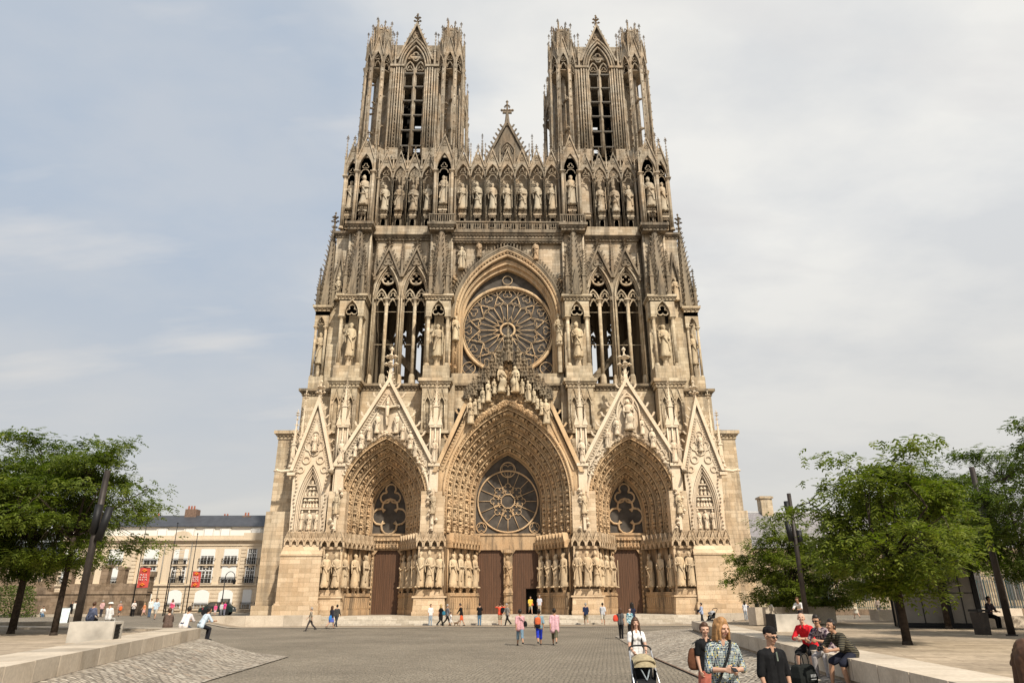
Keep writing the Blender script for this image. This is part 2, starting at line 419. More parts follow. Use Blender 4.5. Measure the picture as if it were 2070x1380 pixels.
def lowwall(label,a,b,z0,z1,w,name='low_wall'):
    mb=MB(); a=Vector(a);b=Vector(b);d=b-a;L=d.length;d/=L;n=Vector((-d.y,d.x)); k=max(1,int(L/1.6))
    for i in range(k):
        p=a+d*(L*i/k+.005);q=a+d*(L*(i+1)/k-.005)
        mb.prism_z([(v.x,v.y) for v in (p,q,q+n*w,p+n*w)],z0,z1)
    return tag(mb.build(name,MT['coping']),label,'wall')
lowwall('long pale stone bench wall beside the left corner of the cathedral',(-26.2,-12),(-16.9,-9.6),-.4,.92,.9)
lowwall('short pale stone bench wall behind the marbled block on the right terrace',(12.4,-38.2),(17.5,-36.2),.9,1.75,.6)
lowwall('pale stone ramp wall at the right cathedral corner',(18.6,-8.4),(26,-8.4),-.4,.9,.6)
lowwall('low stone seat at the far left under the trees',(-66,5.6),(-44.5,5.6),-.2,.84,.7)
lowwall('low pale bench wall under the right hand trees',(22,-32),(33,-29),.9,1.5,.7)
lowwall('thin step of pale stone across the left terrace',(-38,-42.0),(-24,-37.0),.8,1.2,.5)
# marbled blocks
def block(label,cx,cy,rz,L,W,H,z,slot):
    t=thing('stone_block',label,'stone block',(cx,cy,z),rz)
    mb=MB(); e=.03
    if slot:
        mb.prism_z([(-L/2,-W/2),(L/2-.35,-W/2),(L/2-.35,W/2),(-L/2,W/2)],0,H)
        mb.box(L/2-.352,L/2,-W/2,-W/2+.1,0.0,H); mb.box(L/2-.352,L/2,W/2-.1,W/2,0,H); mb.box(L/2-.352,L/2,-W/2+.1,W/2-.1,H-.08,H)
        mb.build('body',MT['block'],t)
        s=MB(); s.box(L/2-.33,L/2-.06,-W/2+.11,W/2-.11,.02,H-.09)
        for i in range(5): s.box(L/2-.06,L/2-.02,-W/2+.12,W/2-.12,.05+i*.11,.08+i*.11)
        s.build('grille',MT['black'],t)
    else:
        mb.box(-L/2,L/2,-W/2,W/2,0,H); mb.build('body',MT['block'],t)
        s=MB(); s.box(-L/2-.07,-L/2-.01,-W/2,W/2,-.0,H+.02); s.build('end_plate',MT['black'],t)
    return t
block('marbled stone block with a dark grille in its right end',-13.85,-51.9,.12,1.35,.75,.62,ZL-.09,True)
block('marbled stone block with a dark end plate on the right terrace',11.75,-44.3,.1,1.7,.8,.68,ZR-.09,False)

# ------------------------------------------------------------------ lamp masts
def mast(label,x,y,z,h,spots,r=.13):
    t=thing('lamp_mast',label,'lamp mast',(x,y,z),0,'dark spotlight masts on the terraces')
    mb=MB(); mb.tube([(0,0,-.05),(0,0,h*.5),(0,0,h)],r,12,r1=r*.78); mb.build('pole',MT['metal'],t)
    mb=MB(); mb.frustum(0,0,0,.05,r*1.5,r*1.5,12); mb.build('foot',MT['metal'],t)
    for dx,dz,l,a in spots:
        s=MB(); M=Matrix.Translation((dx,-.05,dz))@Matrix.Rotation(a,4,'Y')
        s.tube([M@Vector((0,0,-l/2)),M@Vector((0,0,l/2))],.13,12); s.tube([(0,0,dz-.2),(dx,-.05,dz-.2)],.035,6)
        s.build('spotlight',MT['black'],t)
mast('tall dark spotlight mast among the trees beside the left marbled block',-14.87,-51.27,ZL-.09,5.6,[(.28,3.75,1.15,.18),(-.02,3.9,1.0,.0)])
mast('dark spotlight mast rising above the small tree on the right terrace',14.15,-40.3,ZR-.09,6.4,[(-.28,4.5,1.0,-.1),(.22,4.2,.7,0),(-.2,5.6,.8,-.03)])
mast('dark leaning-looking spotlight mast beside the far right trees',18.03,-48.98,ZR-.09,6.2,[(.24,5.0,.9,.1)])

# ------------------------------------------------------------------ trees
def leaf_mat(name,a,b_):
    m,nt,b=nodes(name); P=pos(nt)
    oi=nt.nodes.new('ShaderNodeNewGeometry').outputs['Random Per Island']
    n=tex(nt,'ShaderNodeTexNoise',P,Scale=1.1,Detail=3.0)
    f=mth(nt,'ADD',mth(nt,'MULTIPLY',oi,.42),mth(nt,'MULTIPLY',n.outputs[0],.75))
    c=ramp(nt,f,[(.2,a),(.55,[(x+y)/2 for x,y in zip(a,b_)]),(.85,b_)])
    nt.links.new(c,b.inputs['Base Color']); b.inputs['Roughness'].default_value=.55; b.inputs['Specular IOR Level'].default_value=.25
    tr=nt.nodes.new('ShaderNodeBsdfTranslucent'); nt.links.new(mix(nt,1.0,c,(1.1,1.35,.5),'MULTIPLY'),tr.inputs[0])
    ms=nt.nodes.new('ShaderNodeMixShader'); ms.inputs[0].default_value=.38
    nt.links.new(b.outputs[0],ms.inputs[1]); nt.links.new(tr.outputs[0],ms.inputs[2])
    nt.links.new(ms.outputs[0],nt.nodes['Material Output'].inputs[0]); return m
LEAFB=leaf_mat('honey_locust_leaves',(.055,.088,.012),(.205,.23,.032))
LEAFM=leaf_mat('mid_locust_leaves',(.042,.072,.011),(.175,.205,.03))
LEAFD=leaf_mat('dark_locust_leaves',(.03,.056,.01),(.13,.165,.028))
BARK=plain('dark_bark',(.045,.034,.026),.95,0,.4,9,.1,.8)
def tree_meshes(seed,W,H0,H1,leaf,clumps=95,per=46,lean=(0,0),sprigs=3):
    """trunk with limbs and a layered feathery crown; crown spans z H0..H1, width W"""
    r=random.Random(seed); tk=MB(); lf=MB()
    ht=H0+(H1-H0)*.25; top=Vector((lean[0],lean[1],ht))
    tk.tube([(0,0,-.15),(lean[0]*.3,lean[1]*.3,ht*.45),top],.14,9,r1=.085); tk.tube([(0,0,-.15),(0,0,.12)],.2,9,r1=.14)
    cz=(H0+H1)/2; cl=[]
    for i in range(clumps):
        a=r.random()*2*PI; q=r.random()**.5; zz=r.uniform(-1,1)
        rad=(1-abs(zz)**2.2)**.5*(.86+.26*math.sin(a*3+seed)*math.sin(zz*2+seed))
        x=lean[0]+W/2*rad*(.25+.75*q)*math.cos(a); y=lean[1]+W/2*rad*(.25+.75*q)*math.sin(a)
        z=cz+(H1-H0)/2*zz-.10*W*(q*q)*.5
        cl.append((x,y,z,q,a))
    for i in range(sprigs):
        a=r.random()*2*PI; cl.append((lean[0]+W*.2*math.cos(a),lean[1]+W*.2*math.sin(a),H1+r.uniform(.1,.5),.6,a))
    limbs=[]
    for i in range(9):
        a=i*2*PI/9+r.uniform(-.3,.3); el=r.uniform(.35,1.2); L=W*.36
        p1=top+Vector((math.cos(a)*L*.4,math.sin(a)*L*.4,L*.28*el)); p2=top+Vector((math.cos(a)*L,math.sin(a)*L,L*.75*el))
        tk.tube([top-Vector((0,0,r.uniform(0,.5))),p1,p2],.055,6,r1=.02); limbs+= [p1,p2,(p1+p2)/2]
    tk.tube([top,top+Vector((.1,.05,(H1-ht)*.75))],.075,7,r1=.02); limbs+=[top+Vector((.05,.02,(H1-ht)*t)) for t in (.2,.45,.7)]
    for x,y,z,q,a in cl:
        c=Vector((x,y,z)); b=min(limbs,key=lambda p:(p-c).length+max(0,p.z-c.z)*.8)
        m=(b+c)/2+Vector((0,0,.12)); tk.tube([b,m,c],.022,4,r1=.008)
        s=r.uniform(.46,.82)*W/5.6
        for k in range(per):
            u=Vector((r.gauss(0,1),r.gauss(0,1),r.gauss(0,1)*.30)); 
            if u.length>1.9: u*=1.9/u.length
            p=c+u*s*.62
            out=(Vector((p.x-lean[0],p.y-lean[1],0))).normalized() if (p-Vector((lean[0],lean[1],p.z))).length>.05 else Vector((1,0,0))
            d=(out*.6+Vector((r.uniform(-1,1),r.uniform(-1,1),r.uniform(-.75,.25)))).normalized()
            L=r.uniform(.26,.46); up=Vector((r.uniform(-.35,.35),r.uniform(-.35,.35),1)); sd=d.cross(up).normalized()
            # drooping pinnate frond: pairs of slim leaflets along a bending rachis
            for j in range(3):
                t0=L*(j+.15)/3; q0=p+d*t0-Vector((0,0,t0*t0*.9)); w=.10*(1.15-.25*j)
                for sgn in (-1,1):
                    e=q0+sd*(sgn*w)+d*.05-Vector((0,0,.02)); hd=d*.046
                    lf.v+= [tuple(q0-hd*.6),tuple(q0+hd*.9),tuple(e+hd),tuple(e-hd*.2)]
                    o=len(lf.v); lf.f.append([o-4,o-3,o-2,o-1]); lf.m.append(0); lf.s.append(False)
    return tk.mesh('trunk',BARK),lf.mesh('crown',leaf,False)
def place_tree(meshes,label,x,y,z,rz=0,sc_=1,group='trees on the terraces',extra=None):
    t=thing('locust_tree',label,'tree',(x,y,z),rz,group); t.scale=(sc_,)*3
    link('trunk',meshes[0],t); link('crown',meshes[1],t)
    if extra: extra(t)
    return t
TA=tree_meshes(1,6.2,1.75,5.65,LEAFB,80,64)
TB=tree_meshes(2,5.6,1.1,4.9,LEAFB,84,56)
TC=tree_meshes(3,7.0,3.0,7.7,LEAFM,76,62)
TC2=tree_meshes(8,6.8,2.5,6.9,LEAFD,84,60)
TD=tree_meshes(5,7.0,2.6,7.8,LEAFD,88,60,(0,0),7)
place_tree(TA,'broad bright green locust tree standing alone nearest the seated men',11.49,-53.7,ZR-.09,.3,.97)
place_tree(TB,'small light green locust tree left of the right terrace near the cathedral corner',14.9,-36.6,ZR-.09,1.0,1.0)
place_tree(TB,'thin trunked small locust tree beside the marbled block with the dark end plate',17.6,-35.0,ZR-.09,3.0,.92)
place_tree(TC2,'darker locust tree with forked trunk behind the bin',19.4,-43.0,ZR-.09,2.0,1.0,extra=None)
place_tree(TD,'tall dark locust tree at the right edge behind the last mast',22.6,-44.3,ZR-.09,.7,.95)
place_tree(TC2,'dark locust tree filling the background behind the black kiosk',24.5,-36.0,ZR-.09,4.1,1.05)
place_tree(TD,'tallest dark locust tree cut off by the right edge of the view',19.9,-52.0,ZR-.09,2.9,.90)
place_tree(TC,'dark green locust tree with the second trunk from the left mast',-18.1,-47.0,ZL-.09,.5,.93)
place_tree(TD,'locust tree cut by the left edge of the view with its leaning trunk',-20.8,-45.4,ZL-.09,1.9,.98)
place_tree(TC,'locust tree whose trunk hides behind the first two left trunks',-23.6,-41.0,ZL-.09,3.3,1.0)
place_tree(TA,'taller locust tree with loose top sprigs at the far left',-23.6,-47.5,ZL-.09,4.0,1.28)
def bush(label,x,y,w,h,seed):
    r=random.Random(seed); lf=MB()
    for i in range(2600):
        a=r.random()*2*PI; q=r.random()**.4; zz=r.random()
        p=Vector((w/2*q*math.cos(a)*(1-.35*zz),w/2*q*math.sin(a)*(1-.35*zz),h*zz)); d=Vector((r.uniform(-1,1),r.uniform(-1,1),r.uniform(-.6,.6))).normalized()*.16; u=d.cross(Vector((r.uniform(-1,1),r.uniform(-1,1),1))).normalized()*.1
        o=len(lf.v); lf.v+=[tuple(p),tuple(p+d*.5+u),tuple(p+d),tuple(p+d*.5-u)]; lf.f.append([o,o+1,o+2,o+3]); lf.m.append(0); lf.s.append(False)
    t=thing('shrub',label,'shrub',(x,y,ground_z(x,y)),0,'dark shrubs along the ruined wall'); link('foliage',lf.mesh('foliage',LEAFD,False),t)
    s=MB()
    for i in range(6): s.tube([(0,0,0),(w*.2*math.cos(i),w*.2*math.sin(i),h*.6)],.04,5,r1=.01)
    s.build('stem',BARK,t)
bush('dark rounded shrub at the far left edge before the rubble wall',-60,3,8,7.5,1)
bush('low dark shrub against the rubble wall left of the seated reader',-53.5,4,5,3.2,2)

# ------------------------------------------------------------------ kiosk, bin, board, fences
def kiosk():
    t=thing('kiosk','dark framed kiosk cabin with grey glass panels under the right hand trees','kiosk',(20.0,-41.2,ZR-.09),-.42)
    L,W,H=3.3,2.0,3.1; f=MB()
    for x in (-L/2,.45,L/2):
        for y in (-W/2,W/2): f.box(x-.1,x+.1,y-.1,y+.1,0,H)
    f.box(-L/2-.12,L/2+.12,-W/2-.12,W/2+.12,H,H+.25); f.box(-L/2-.05,L/2+.05,-W/2-.05,W/2+.05,.02,.2)
    f.build('frame',MT['black'],t)
    g=plain('grey_glass_panel',(.20,.18,.155),.25,0,.15,1.5,.5)
    for x0,x1 in ((-L/2+.12,.35),(.57,L/2-.12)):
        p=MB(); p.box(x0,x1,-W/2-.02,-W/2+.03,.22,H-.02); o=p.build('panel',g,t)
        q=MB(); q.box((x0+x1)/2-.02,(x0+x1)/2+.02,-W/2-.05,-W/2-.025,.2,H); q.box(x0,x1,-W/2-.05,-W/2-.025,1.5,1.54); q.build('glazing_bar',MT['black'],o)
    p=MB()
    for x in (-L/2,L/2): p.box(x-.03,x+.03,-W/2+.12,W/2-.12,.2,H)
    p.box(-L/2+.1,L/2-.1,W/2-.03,W/2+.03,.2,H); p.build('side_panel',plain('dark_side_panel',(.05,.047,.042),.35),t)
kiosk()
b=thing('litter_bin','dark square litter bin on the right terrace beside the trees','bin',(17.55,-48.1,ZR-.09),.2)
m=MB(); m.rings([(0,0,0,.27,.27),(0,0,.80,.30,.30)],4,PI/4); m.build('body',MT['metal'],b)
m=MB(); m.rings([(0,0,.82,.33,.33),(0,0,.9,.33,.33)],4,PI/4); m.build('lid',MT['black'],b)
def railing(label,x0,y0,x1,y1,zb,h,col,base=1.1,step=.22):
    t=thing('fence',label,'fence',((x0+x1)/2,(y0+y1)/2,zb)); a=Vector((x0,y0,0))-t.location; bb=Vector((x1,y1,0))-t.location; a.z=bb.z=0; d=(bb-a); L=d.length; d/=L
    m=MB(); n=Vector((-d.y,d.x,0))
    m.prism_z([((a+n*.2).x,(a+n*.2).y),((a-n*.2).x,(a-n*.2).y),((bb-n*.2).x,(bb-n*.2).y),((bb+n*.2).x,(bb+n*.2).y)],0,base); m.build('base_wall',MT['rubble'],t)
    r=MB(); k=int(L/step)
    for i in range(k+1):
        p=a+d*(L*i/k); r.tube([p+Vector((0,0,base)),p+Vector((0,0,base+h))],.03 if i%10 else .06,4)
    for z in (.15,h-.25): r.tube([a+Vector((0,0,base+z)),bb+Vector((0,0,base+z))],.04,4)
    r.build('rails',col,t)
MT['rubble']=stone('rubble_wall',(.62,.56,.52),.5,True,False,flat=(.60,.49,.37),rub=True)
teal=plain('teal_painted_iron',(.035,.085,.085),.5,.2,.2,4)
railing('teal iron railing on a low stone base behind the right hand trees',30,6,56,1,-.1,3.0,teal)
railing('grey iron railing on a stone base at the far right behind the kiosk',36,-14,62,-18,.2,2.8,plain('grey_iron',(.12,.12,.12),.5,.2))
bd=thing('info_board','pale information board hung before the teal railing','board',(46.9,1.2,0),-.2)
m=MB(); m.box(-1.6,1.6,-.06,.06,1.55,3.1); m.build('panel',plain('pale_board',(.42,.47,.50),.6),bd)
m=MB(); m.box(-.9,.9,-.09,-.065,2.0,2.9); m.box(-1.5,-1.1,-.09,-.065,1.8,2.9); m.build('print',plain('board_print',(.20,.27,.32),.6,0,.5,3),bd)
for x in (-1.5,1.5):
    m=MB(); m.box(x-.05,x+.05,-.05,.05,-.1,1.6); m.build('leg',MT['black'],bd)

# ------------------------------------------------------------------ old palace at the right
def palace():
    t=thing('palace','long low stone palace with a steep grey slate roof behind the right trees','building',(60,45,-.2))
    m=MB(); m.box(-26,40,-8,8,0,9.6)
    m.box(-26.3,40,-8.3,-8,9.2,9.8); m.build('wall',stone('palace_stone',(1,.97,.92),.3,True,False,flat=(.50,.41,.29)),t)
    sl=nodes('grey_slate')[0]; nt=sl.node_tree; b=nt.nodes['Principled BSDF']
    br=tex(nt,'ShaderNodeTexBrick',mapping(nt,pos(nt),(1,1,1),(PI/2,0,0)),Scale=1.0,**{'Brick Width':.5,'Row Height':.3,'Mortar Size':.02})
    br.inputs[1].default_value=(.22,.205,.21,1); br.inputs[2].default_value=(.27,.25,.255,1); br.inputs[3].default_value=(.13,.12,.125,1); nt.links.new(br.outputs[0],b.inputs['Base Color']); b.inputs['Roughness'].default_value=.7
    r=MB(); M=Matrix.Rotation(PI/2,4,'Z')
    r.add([(-26.4,-8.5,9.8),(40,-8.5,9.8),(40,8.5,9.8),(-26.4,8.5,9.8),(-25.5,0,16.3),(40,0,16.3)],[(0,1,5,4),(2,3,4,5),(3,0,4),(1,2,5)]); rf=r.build('roof',sl,t)
    q=MB(); q.box(-26,40,-.2,.2,16.2,16.5); q.build('ridge',plain('lead_ridge',(.55,.55,.56),.5),rf)
    c=MB(); c.box(-15.6,-13.6,-.9,.9,15.5,19.0); c.box(-15.8,-13.4,-1.1,1.1,18.6,18.9); c.build('chimney',MT['stone'],t)
    for i in range(8):
        x=-22+i*6; w=MB(); w.box(x-1,x+1,-8.06,-7.9,2.0,6.5); wn=w.build('window',MT['glass'],t)
        s=MB(); s.box(x-1.15,x-1,-8.12,-7.9,2,6.6); s.box(x+1,x+1.15,-8.12,-7.9,2,6.6); s.box(x-.05,x+.05,-8.10,-8.0,2,6.5); s.build('frame',MT['coping'],wn)
palace()

# ------------------------------------------------------------------ left street front
MT['ashlar']=stone('pale_ashlar_front',(1,1,1),.12,False,False,flat=(.68,.55,.40))
MT['render']=plain('white_render',(.80,.77,.71),.8,0,.06,.7)
MT['slate']=plain('dark_slate_roof',(.055,.057,.065),.5,0,.2,1.5,.4)
MT['white']=plain('white_paint',(.80,.79,.76),.5,0,.04)
MT['brick']=plain('dark_brick',(.20,.13,.095),.9,0,.35,5)
MT['pot']=plain('red_clay_pot',(.36,.12,.07),.8,0,.2,5)
def house():
    Y=27.0; t=thing('apartment_building','cream stone apartment building with white shutters, iron balconies and dark mansard roof','building',(-48.4,Y,0))
    ox=-48
    def X(x): return x-ox
    w=MB(); w.box(X(-63),X(-33.2),0,14,0,10.3)
    w.box(X(-63),X(-33.2),-.25,0,10.0,10.25); w.box(X(-63),X(-33.2),-.5,0,10.25,10.55); w.box(X(-63),X(-33.2),-.12,0,9.55,9.75)
    w.box(X(-63),X(-33.2),-.3,0,4.15,4.4); w.box(X(-63),X(-33.2),-.1,0,0,.9)
    for z in range(6): w.box(X(-63),X(-33.2),-.06,0,1.0+z*.52,1.44+z*.52)
    for x in (-52.6,-46.0,-37.2):   # shallow rusticated pilasters
        for z in range(10): w.box(X(x-.35),X(x+.35),-.16,0,4.5+z*.5,4.92+z*.5)
    w.prism(arch(X(-46.2),1.3,10.5,11.6,5),-.45,.1); w.box(X(-37.4),X(-33.2),-.45,.1,10.5,11.3)
    w.build('wall',MT['ashlar'],t)
    a=MB(); a.box(X(-62.8),X(-33.5),1.4,13,10.3,12.35); a.build('attic',MT['render'],t)
    p=MB(); p.box(X(-63),X(-33.2),-.35,-.2,10.55,10.95); p.build('parapet',MT['ashlar'],t)
    r=MB(); r.add([(X(-63),1.0,12.35),(X(-33.2),1.0,12.35),(X(-33.2),13.4,12.35),(X(-63),13.4,12.35),(X(-61.5),4.5,14.3),(X(-36),4.5,14.3),(X(-36),11,14.3),(X(-61.5),11,14.3)],[(0,1,5,4),(1,2,6,5),(2,3,7,6),(3,0,4,7),(4,5,6,7)]); r.build('roof',MT['slate'],t)
    for x,s,hh in ((-47.5,.85,1.9),(-52.8,.4,.8),(-42.4,.35,.7),(-39.0,.6,.9),(-34.0,1.1,1.6)):
        c=MB(); c.box(X(x-s),X(x+s),4,5.5,13.0 if hh>1.5 else 14.0,13.3+hh); ch=c.build('chimney',MT['brick'],t)
        q=MB()
        for i in range(max(2,int(s*4))): q.frustum(X(x-s+.2+i*.42),4.7,13.3+hh,13.85+hh,.15,.12,8)
        q.build('chimney_pot',MT['pot'],ch)
    cols=[(-61.5,2),(-55.3,2),(-50.3,1),(-46.1,1),(-42.3,1),(-39.0,1),(-36.0,.72),(-34.1,.62)]
    def win(x,z0,h,wd,shut,bal,arched=False):
        f=MB(); A=(archl(x,wd/2,z0,z0+h*.8,z0+h,5) if arched else [(x-wd/2,z0),(x-wd/2,z0+h),(x+wd/2,z0+h),(x+wd/2,z0)])
        if arched:
            A=[(x-wd/2,z0)]+[(x+wd/2*math.cos(PI-PI*i/8),z0+h-wd/2*.5+wd/2*.5*math.sin(PI*i/8)) for i in range(9)]+[(x+wd/2,z0)]
        f.prism(A,-.02,.06); 
        win_=f.build('window',MT['glass'],t)
        fr_=MB()
        for q in (-1,1):
            fr_.box(x+q*wd/2-.07,x+q*wd/2+.07,-.08,.02,z0,z0+h*(.98 if not arched else .85)); fr_.box(x+q*wd*.25-.03,x+q*wd*.25+.03,-.07,-.02,z0,z0+h*.95)
        fr_.box(x-.06,x+.06,-.08,-.02,z0,z0+h*.97); fr_.box(x-wd/2,x+wd/2,-.08,-.02,z0+h*.68,z0+h*.74)
        for zz in (.25,.48,.86): fr_.box(x-wd/2,x+wd/2,-.06,-.02,z0+h*zz,z0+h*zz+.04)
        fr_.build('frame',MT['white'],win_)
        if shut:
            s=MB(); zz=z0+h*(1-shut)
            if arched: s.prism([(a,max(b,zz)) for a,b in A],-.12,-.085)
            else: s.box(x-wd/2,x+wd/2,-.12,-.085,zz,z0+h)
            s.build('shutter',MT['white'],win_)
        sl=MB(); sl.box(x-wd/2-.2,x+wd/2+.2,-.3,0.0,z0-.18,z0-.02); sl.blob((x,-.15,z0-.35),.4,.1,.14); sl.build('sill',MT['ashlar'],win_)
        if bal:
            r=MB(); bz=z0; bh=.75
            for i in range(int((wd+.4)/.16)): xx=x-wd/2-.2+i*.16; r.tube([(xx,-.28,bz),(xx,-.28,bz+bh)],.026,4)
            r.box(x-wd/2-.22,x+wd/2+.22,-.31,-.25,bz+bh,bz+bh+.05); r.box(x-wd/2-.22,x+wd/2+.22,-.31,-.25,bz,bz+.05)
            for q in (-1,1): r.box(x+q*(wd/2+.2)-.03,x+q*(wd/2+.2)+.03,-.3,0,bz+bh-.02,bz+bh+.04)
            if bal>1: 
                for q in range(5): r.tube(xz(circ(x-wd/2+wd*(q+.5)/5,bz+.38,.13,8),-.29),.022,4,True)
            r.build('balcony',MT['black'],win_)
    for i,(cx,k) in enumerate(cols):
        wd=1.9 if k>=1 else 1.25 if k>.7 else 1.1
        x=X(cx)
        win(x,7.0,2.1,wd,(.72,.72,.75,.75,.45,.45,0,0)[i],1)
        win(x,4.5,2.35,wd,(.9,.9,0,0,0,.8,0,0)[i],2)
        if i>1: win(x,1.1,2.5,wd*.98 if k>=1 else wd*.9,.78,1,k>=1)
    for x in (-50.0,-46.0,-43.2,-40.8,-36.3,-34.2):
        f=MB(); f.box(X(x)-.75,X(x)+.75,1.34,1.45,10.75,12.1); wn=f.build('attic_window',MT['glass'],t)
        s=MB(); s.box(X(x)-.62,X(x)+.62,1.28,1.335,10.95,12.05); s.build('shutter',MT['white'],wn)
        s=MB(); s.box(X(x)-.8,X(x)-.68,1.25,1.45,10.7,12.15); s.box(X(x)+.68,X(x)+.8,1.25,1.45,10.7,12.15); s.box(X(x)-.8,X(x)+.8,1.25,1.45,12.05,12.2); s.build('frame',MT['render'],wn)
    for x in (-48.5,-44.7):
        d=MB(); d.tube([(X(x),-.15,.2),(X(x),-.15,10.2)],.07,6); d.build('downpipe',plain('zinc',(.25,.23,.2),.5,.3),t)
house()
def house2():
    t=thing('town_house','grey stone town house with dark windows half hidden by the left trees','building',(-74,34,0))
    m=MB(); m.box(-10,10,0,10,0,8.2); m.box(-10.2,10.2,-.3,0,7.6,8.3); m.build('wall',MT['rubble'],t)
    r=MB(); r.add([(-10.4,-.4,8.3),(10.4,-.4,8.3),(10.4,10.4,8.3),(-10.4,10.4,8.3),(-9,5,11),(9,5,11)],[(0,1,5,4),(1,2,5),(2,3,4,5),(3,0,4)]); r.build('roof',MT['slate'],t)
    for i in range(5):
        for z in (1.5,5.0):
            f=MB(); f.box(-8.5+i*4-.6,-8.5+i*4+.6,-.06,.1,z,z+2.0); o=f.build('window',MT['glass'],t)
            s=MB(); s.box(-8.5+i*4-.05,-8.5+i*4+.05,-.1,-.06,z,z+2.0); s.box(-8.5+i*4-.75,-8.5+i*4-.6,-.1,.1,z,z+2.1); s.box(-8.5+i*4+.6,-8.5+i*4+.75,-.1,.1,z,z+2.1); s.build('frame',MT['ashlar'],o)
house2()
# ruined rubble wall with its stubs of mullions
t=thing('ruined_wall','old rubble wall with four broken pillar stubs left of the apartment building','wall',(-50.4,11,.2))
m=MB(); m.box(-22,7.6,0,1.2,-.5,2.9); m.box(-22,7.7,-.12,1.3,2.75,3.0); m.box(-2.5,7.2,-.05,1.0,3.0,3.9); m.box(-22,-4,.1,1.1,3.0,3.5)
m.build('wall',MT['rubble'],t)
for i,x in enumerate((-2.0,.1,2.2,4.2)):
    m=MB(); m.box(x-.42,x+.42,0,.9,3.9,6.0-.25*(i%2)); m.box(x-.5,x+.5,-.06,1,5.75-.25*(i%2),6.05-.25*(i%2)); m.build('pillar_stub',MT['rubble'],t)
m=MB(); m.box(6.6,7.7,-.1,1.2,2.9,5.2); m.box(6.4,7.9,-.2,1.3,4.7,5.3); m.build('gate_pier',MT['rubble'],t)
# flag poles with the red banners
def flagpole(label,x,y,h,banner):
    z=ground_z(x,y); t=thing('flagpole',label,'flagpole',(x,y,z),0,'black flagpoles before the apartment building')
    m=MB(); m.tube([(0,0,-.1),(0,0,h)],.065,8,r1=.035); m.build('pole',MT['black'],t); m=MB(); m.ball((0,0,h+.05),.09,.09,.09,8,5); m.build('knob',MT['black'],t)
    if banner:
        w,z0,z1=banner; mb=MB(); n=12
        for j in range(n+1):
            for i in range(7):
                u=i/6; v=j/n; mb.v.append((.12+w*u,.05*math.sin(u*7+v*3),z0+(z1-z0)*v))
        for j in range(n):
            for i in range(6): o=j*7+i; mb.f.append([o,o+1,o+8,o+7]); mb.m.append(0); mb.s.append(True)
        bn=mb.build('banner',plain('red_banner_cloth',(.52,.075,.06),.8,0,.12,2),t)
        m=MB()
        H=z1-z0
        for q,(zz,ws) in enumerate(((.62,(.3,.2,.14)),(.50,(.16,.3,.2)),(.38,(.26,.12,.28)))):
            xx=.12+w*.14
            for k,wl in enumerate(ws):
                m.tube([(xx+k*w*.26,-.10,z0+H*zz),(xx+k*w*.26+w*wl*.35,-.10,z0+H*zz+.13),(xx+k*w*.26+w*wl*.6,-.10,z0+H*zz-.02)],.028,4)
        m.build('lettering',MT['white'],bn)
        m=MB()
        for zz in (.84,.15): m.tube([(.12+w*.3,-.1,z0+H*zz),(.12+w*.5,-.1,z0+H*zz+.14),(.12+w*.72,-.1,z0+H*zz)],.07,5); m.blob((.12+w*.5,-.1,z0+H*zz-.04),.22,.03,.1)
        m.build('emblem',plain('orange_emblem',(.75,.22,.03),.7),bn)
        m=MB()
        for zz in (z0,z1): m.tube([(0,0,zz),(.12+w,0,zz)],.03,5)
        m.build('banner_arm',MT['black'],bn)
flagpole('black flagpole with the wider red banner left of the other one',-42.7,8.0,10.2,(1.25,3.0,5.2))
flagpole('tall black flagpole without banner between the two bannered poles',-39.3,8.5,10.2,None)
flagpole('black flagpole with the narrower red banner on the right',-35.9,6.5,8.8,(.95,3.0,4.7))
def lamp(label,x,y,h,side):
    z=ground_z(x,y); t=thing('street_lamp',label,'street lamp',(x,y,z),0,'crook-necked street lamps')
    m=MB(); m.tube([(0,0,0),(0,0,h-1.0)],.07,8,r1=.045)
    m.tube([(0,0,h-1.05)]+[(side*(.55-.55*math.cos(a)),0,h-1+.55*math.sin(a)*1.2) for a in (0,.4,.8,1.2,1.57,1.95,2.35,2.75,PI)]+[(side*1.1,0,h-1.25)],.04,6); m.build('pole',MT['black'],t)
    m=MB(); m.rings([(side*1.1,0,h-1.75,.13,.13),(side*1.1,0,h-1.4,.2,.2),(side*1.1,0,h-1.32,.23,.23),(side*1.1,0,h-1.2,.06,.06)],6); m.build('lantern',MT['black'],t)
lamp('crook-necked black street lamp on the right of the apartment front',-32.8,8.5,5.1,1)
lamp('black street lamp with its lantern before the middle balconies',-40.0,10.5,5.6,1)
# dark car parked before the house
def car():
    t=thing('parked_car','small dark car parked before the apartment building behind the seated men','car',(-34.0,10.5,ground_z(-34,10.5)),.1)
    m=MB(); m.prism([(-1.9,.35),(-1.85,.75),(-1.2,.95),(-.7,1.42),(.9,1.45),(1.6,.95),(1.95,.8),(1.95,.35)],-.8,.8); m.build('body',plain('dark_green_paint',(.015,.03,.028),.25,.2,.1,2,.6),t)
    m=MB(); m.prism([(-1.05,.98),(-.65,1.36),(.05,1.38),(.05,.98)],-.82,.82); m.prism([(.12,.98),(.12,1.38),(.85,1.39),(1.35,.98)],-.82,.82); m.build('window',MT['glass'],t)
    for x in (-1.2,1.25):
        for y in (-.75,.75):
            w=MB(); M=Matrix.Translation((x,y,.32))@Matrix.Rotation(PI/2,4,'X'); w.rings([(0,0,-.1,.32,.32),(0,0,.1,.32,.32)],14,M=M); w.build('wheel',MT['black'],t)
    for y in (-.6,.6): h=MB(); h.ball((1.93,y,.7),.06,.13,.09,8,5); h.build('headlight',MT['white'],t)
car()
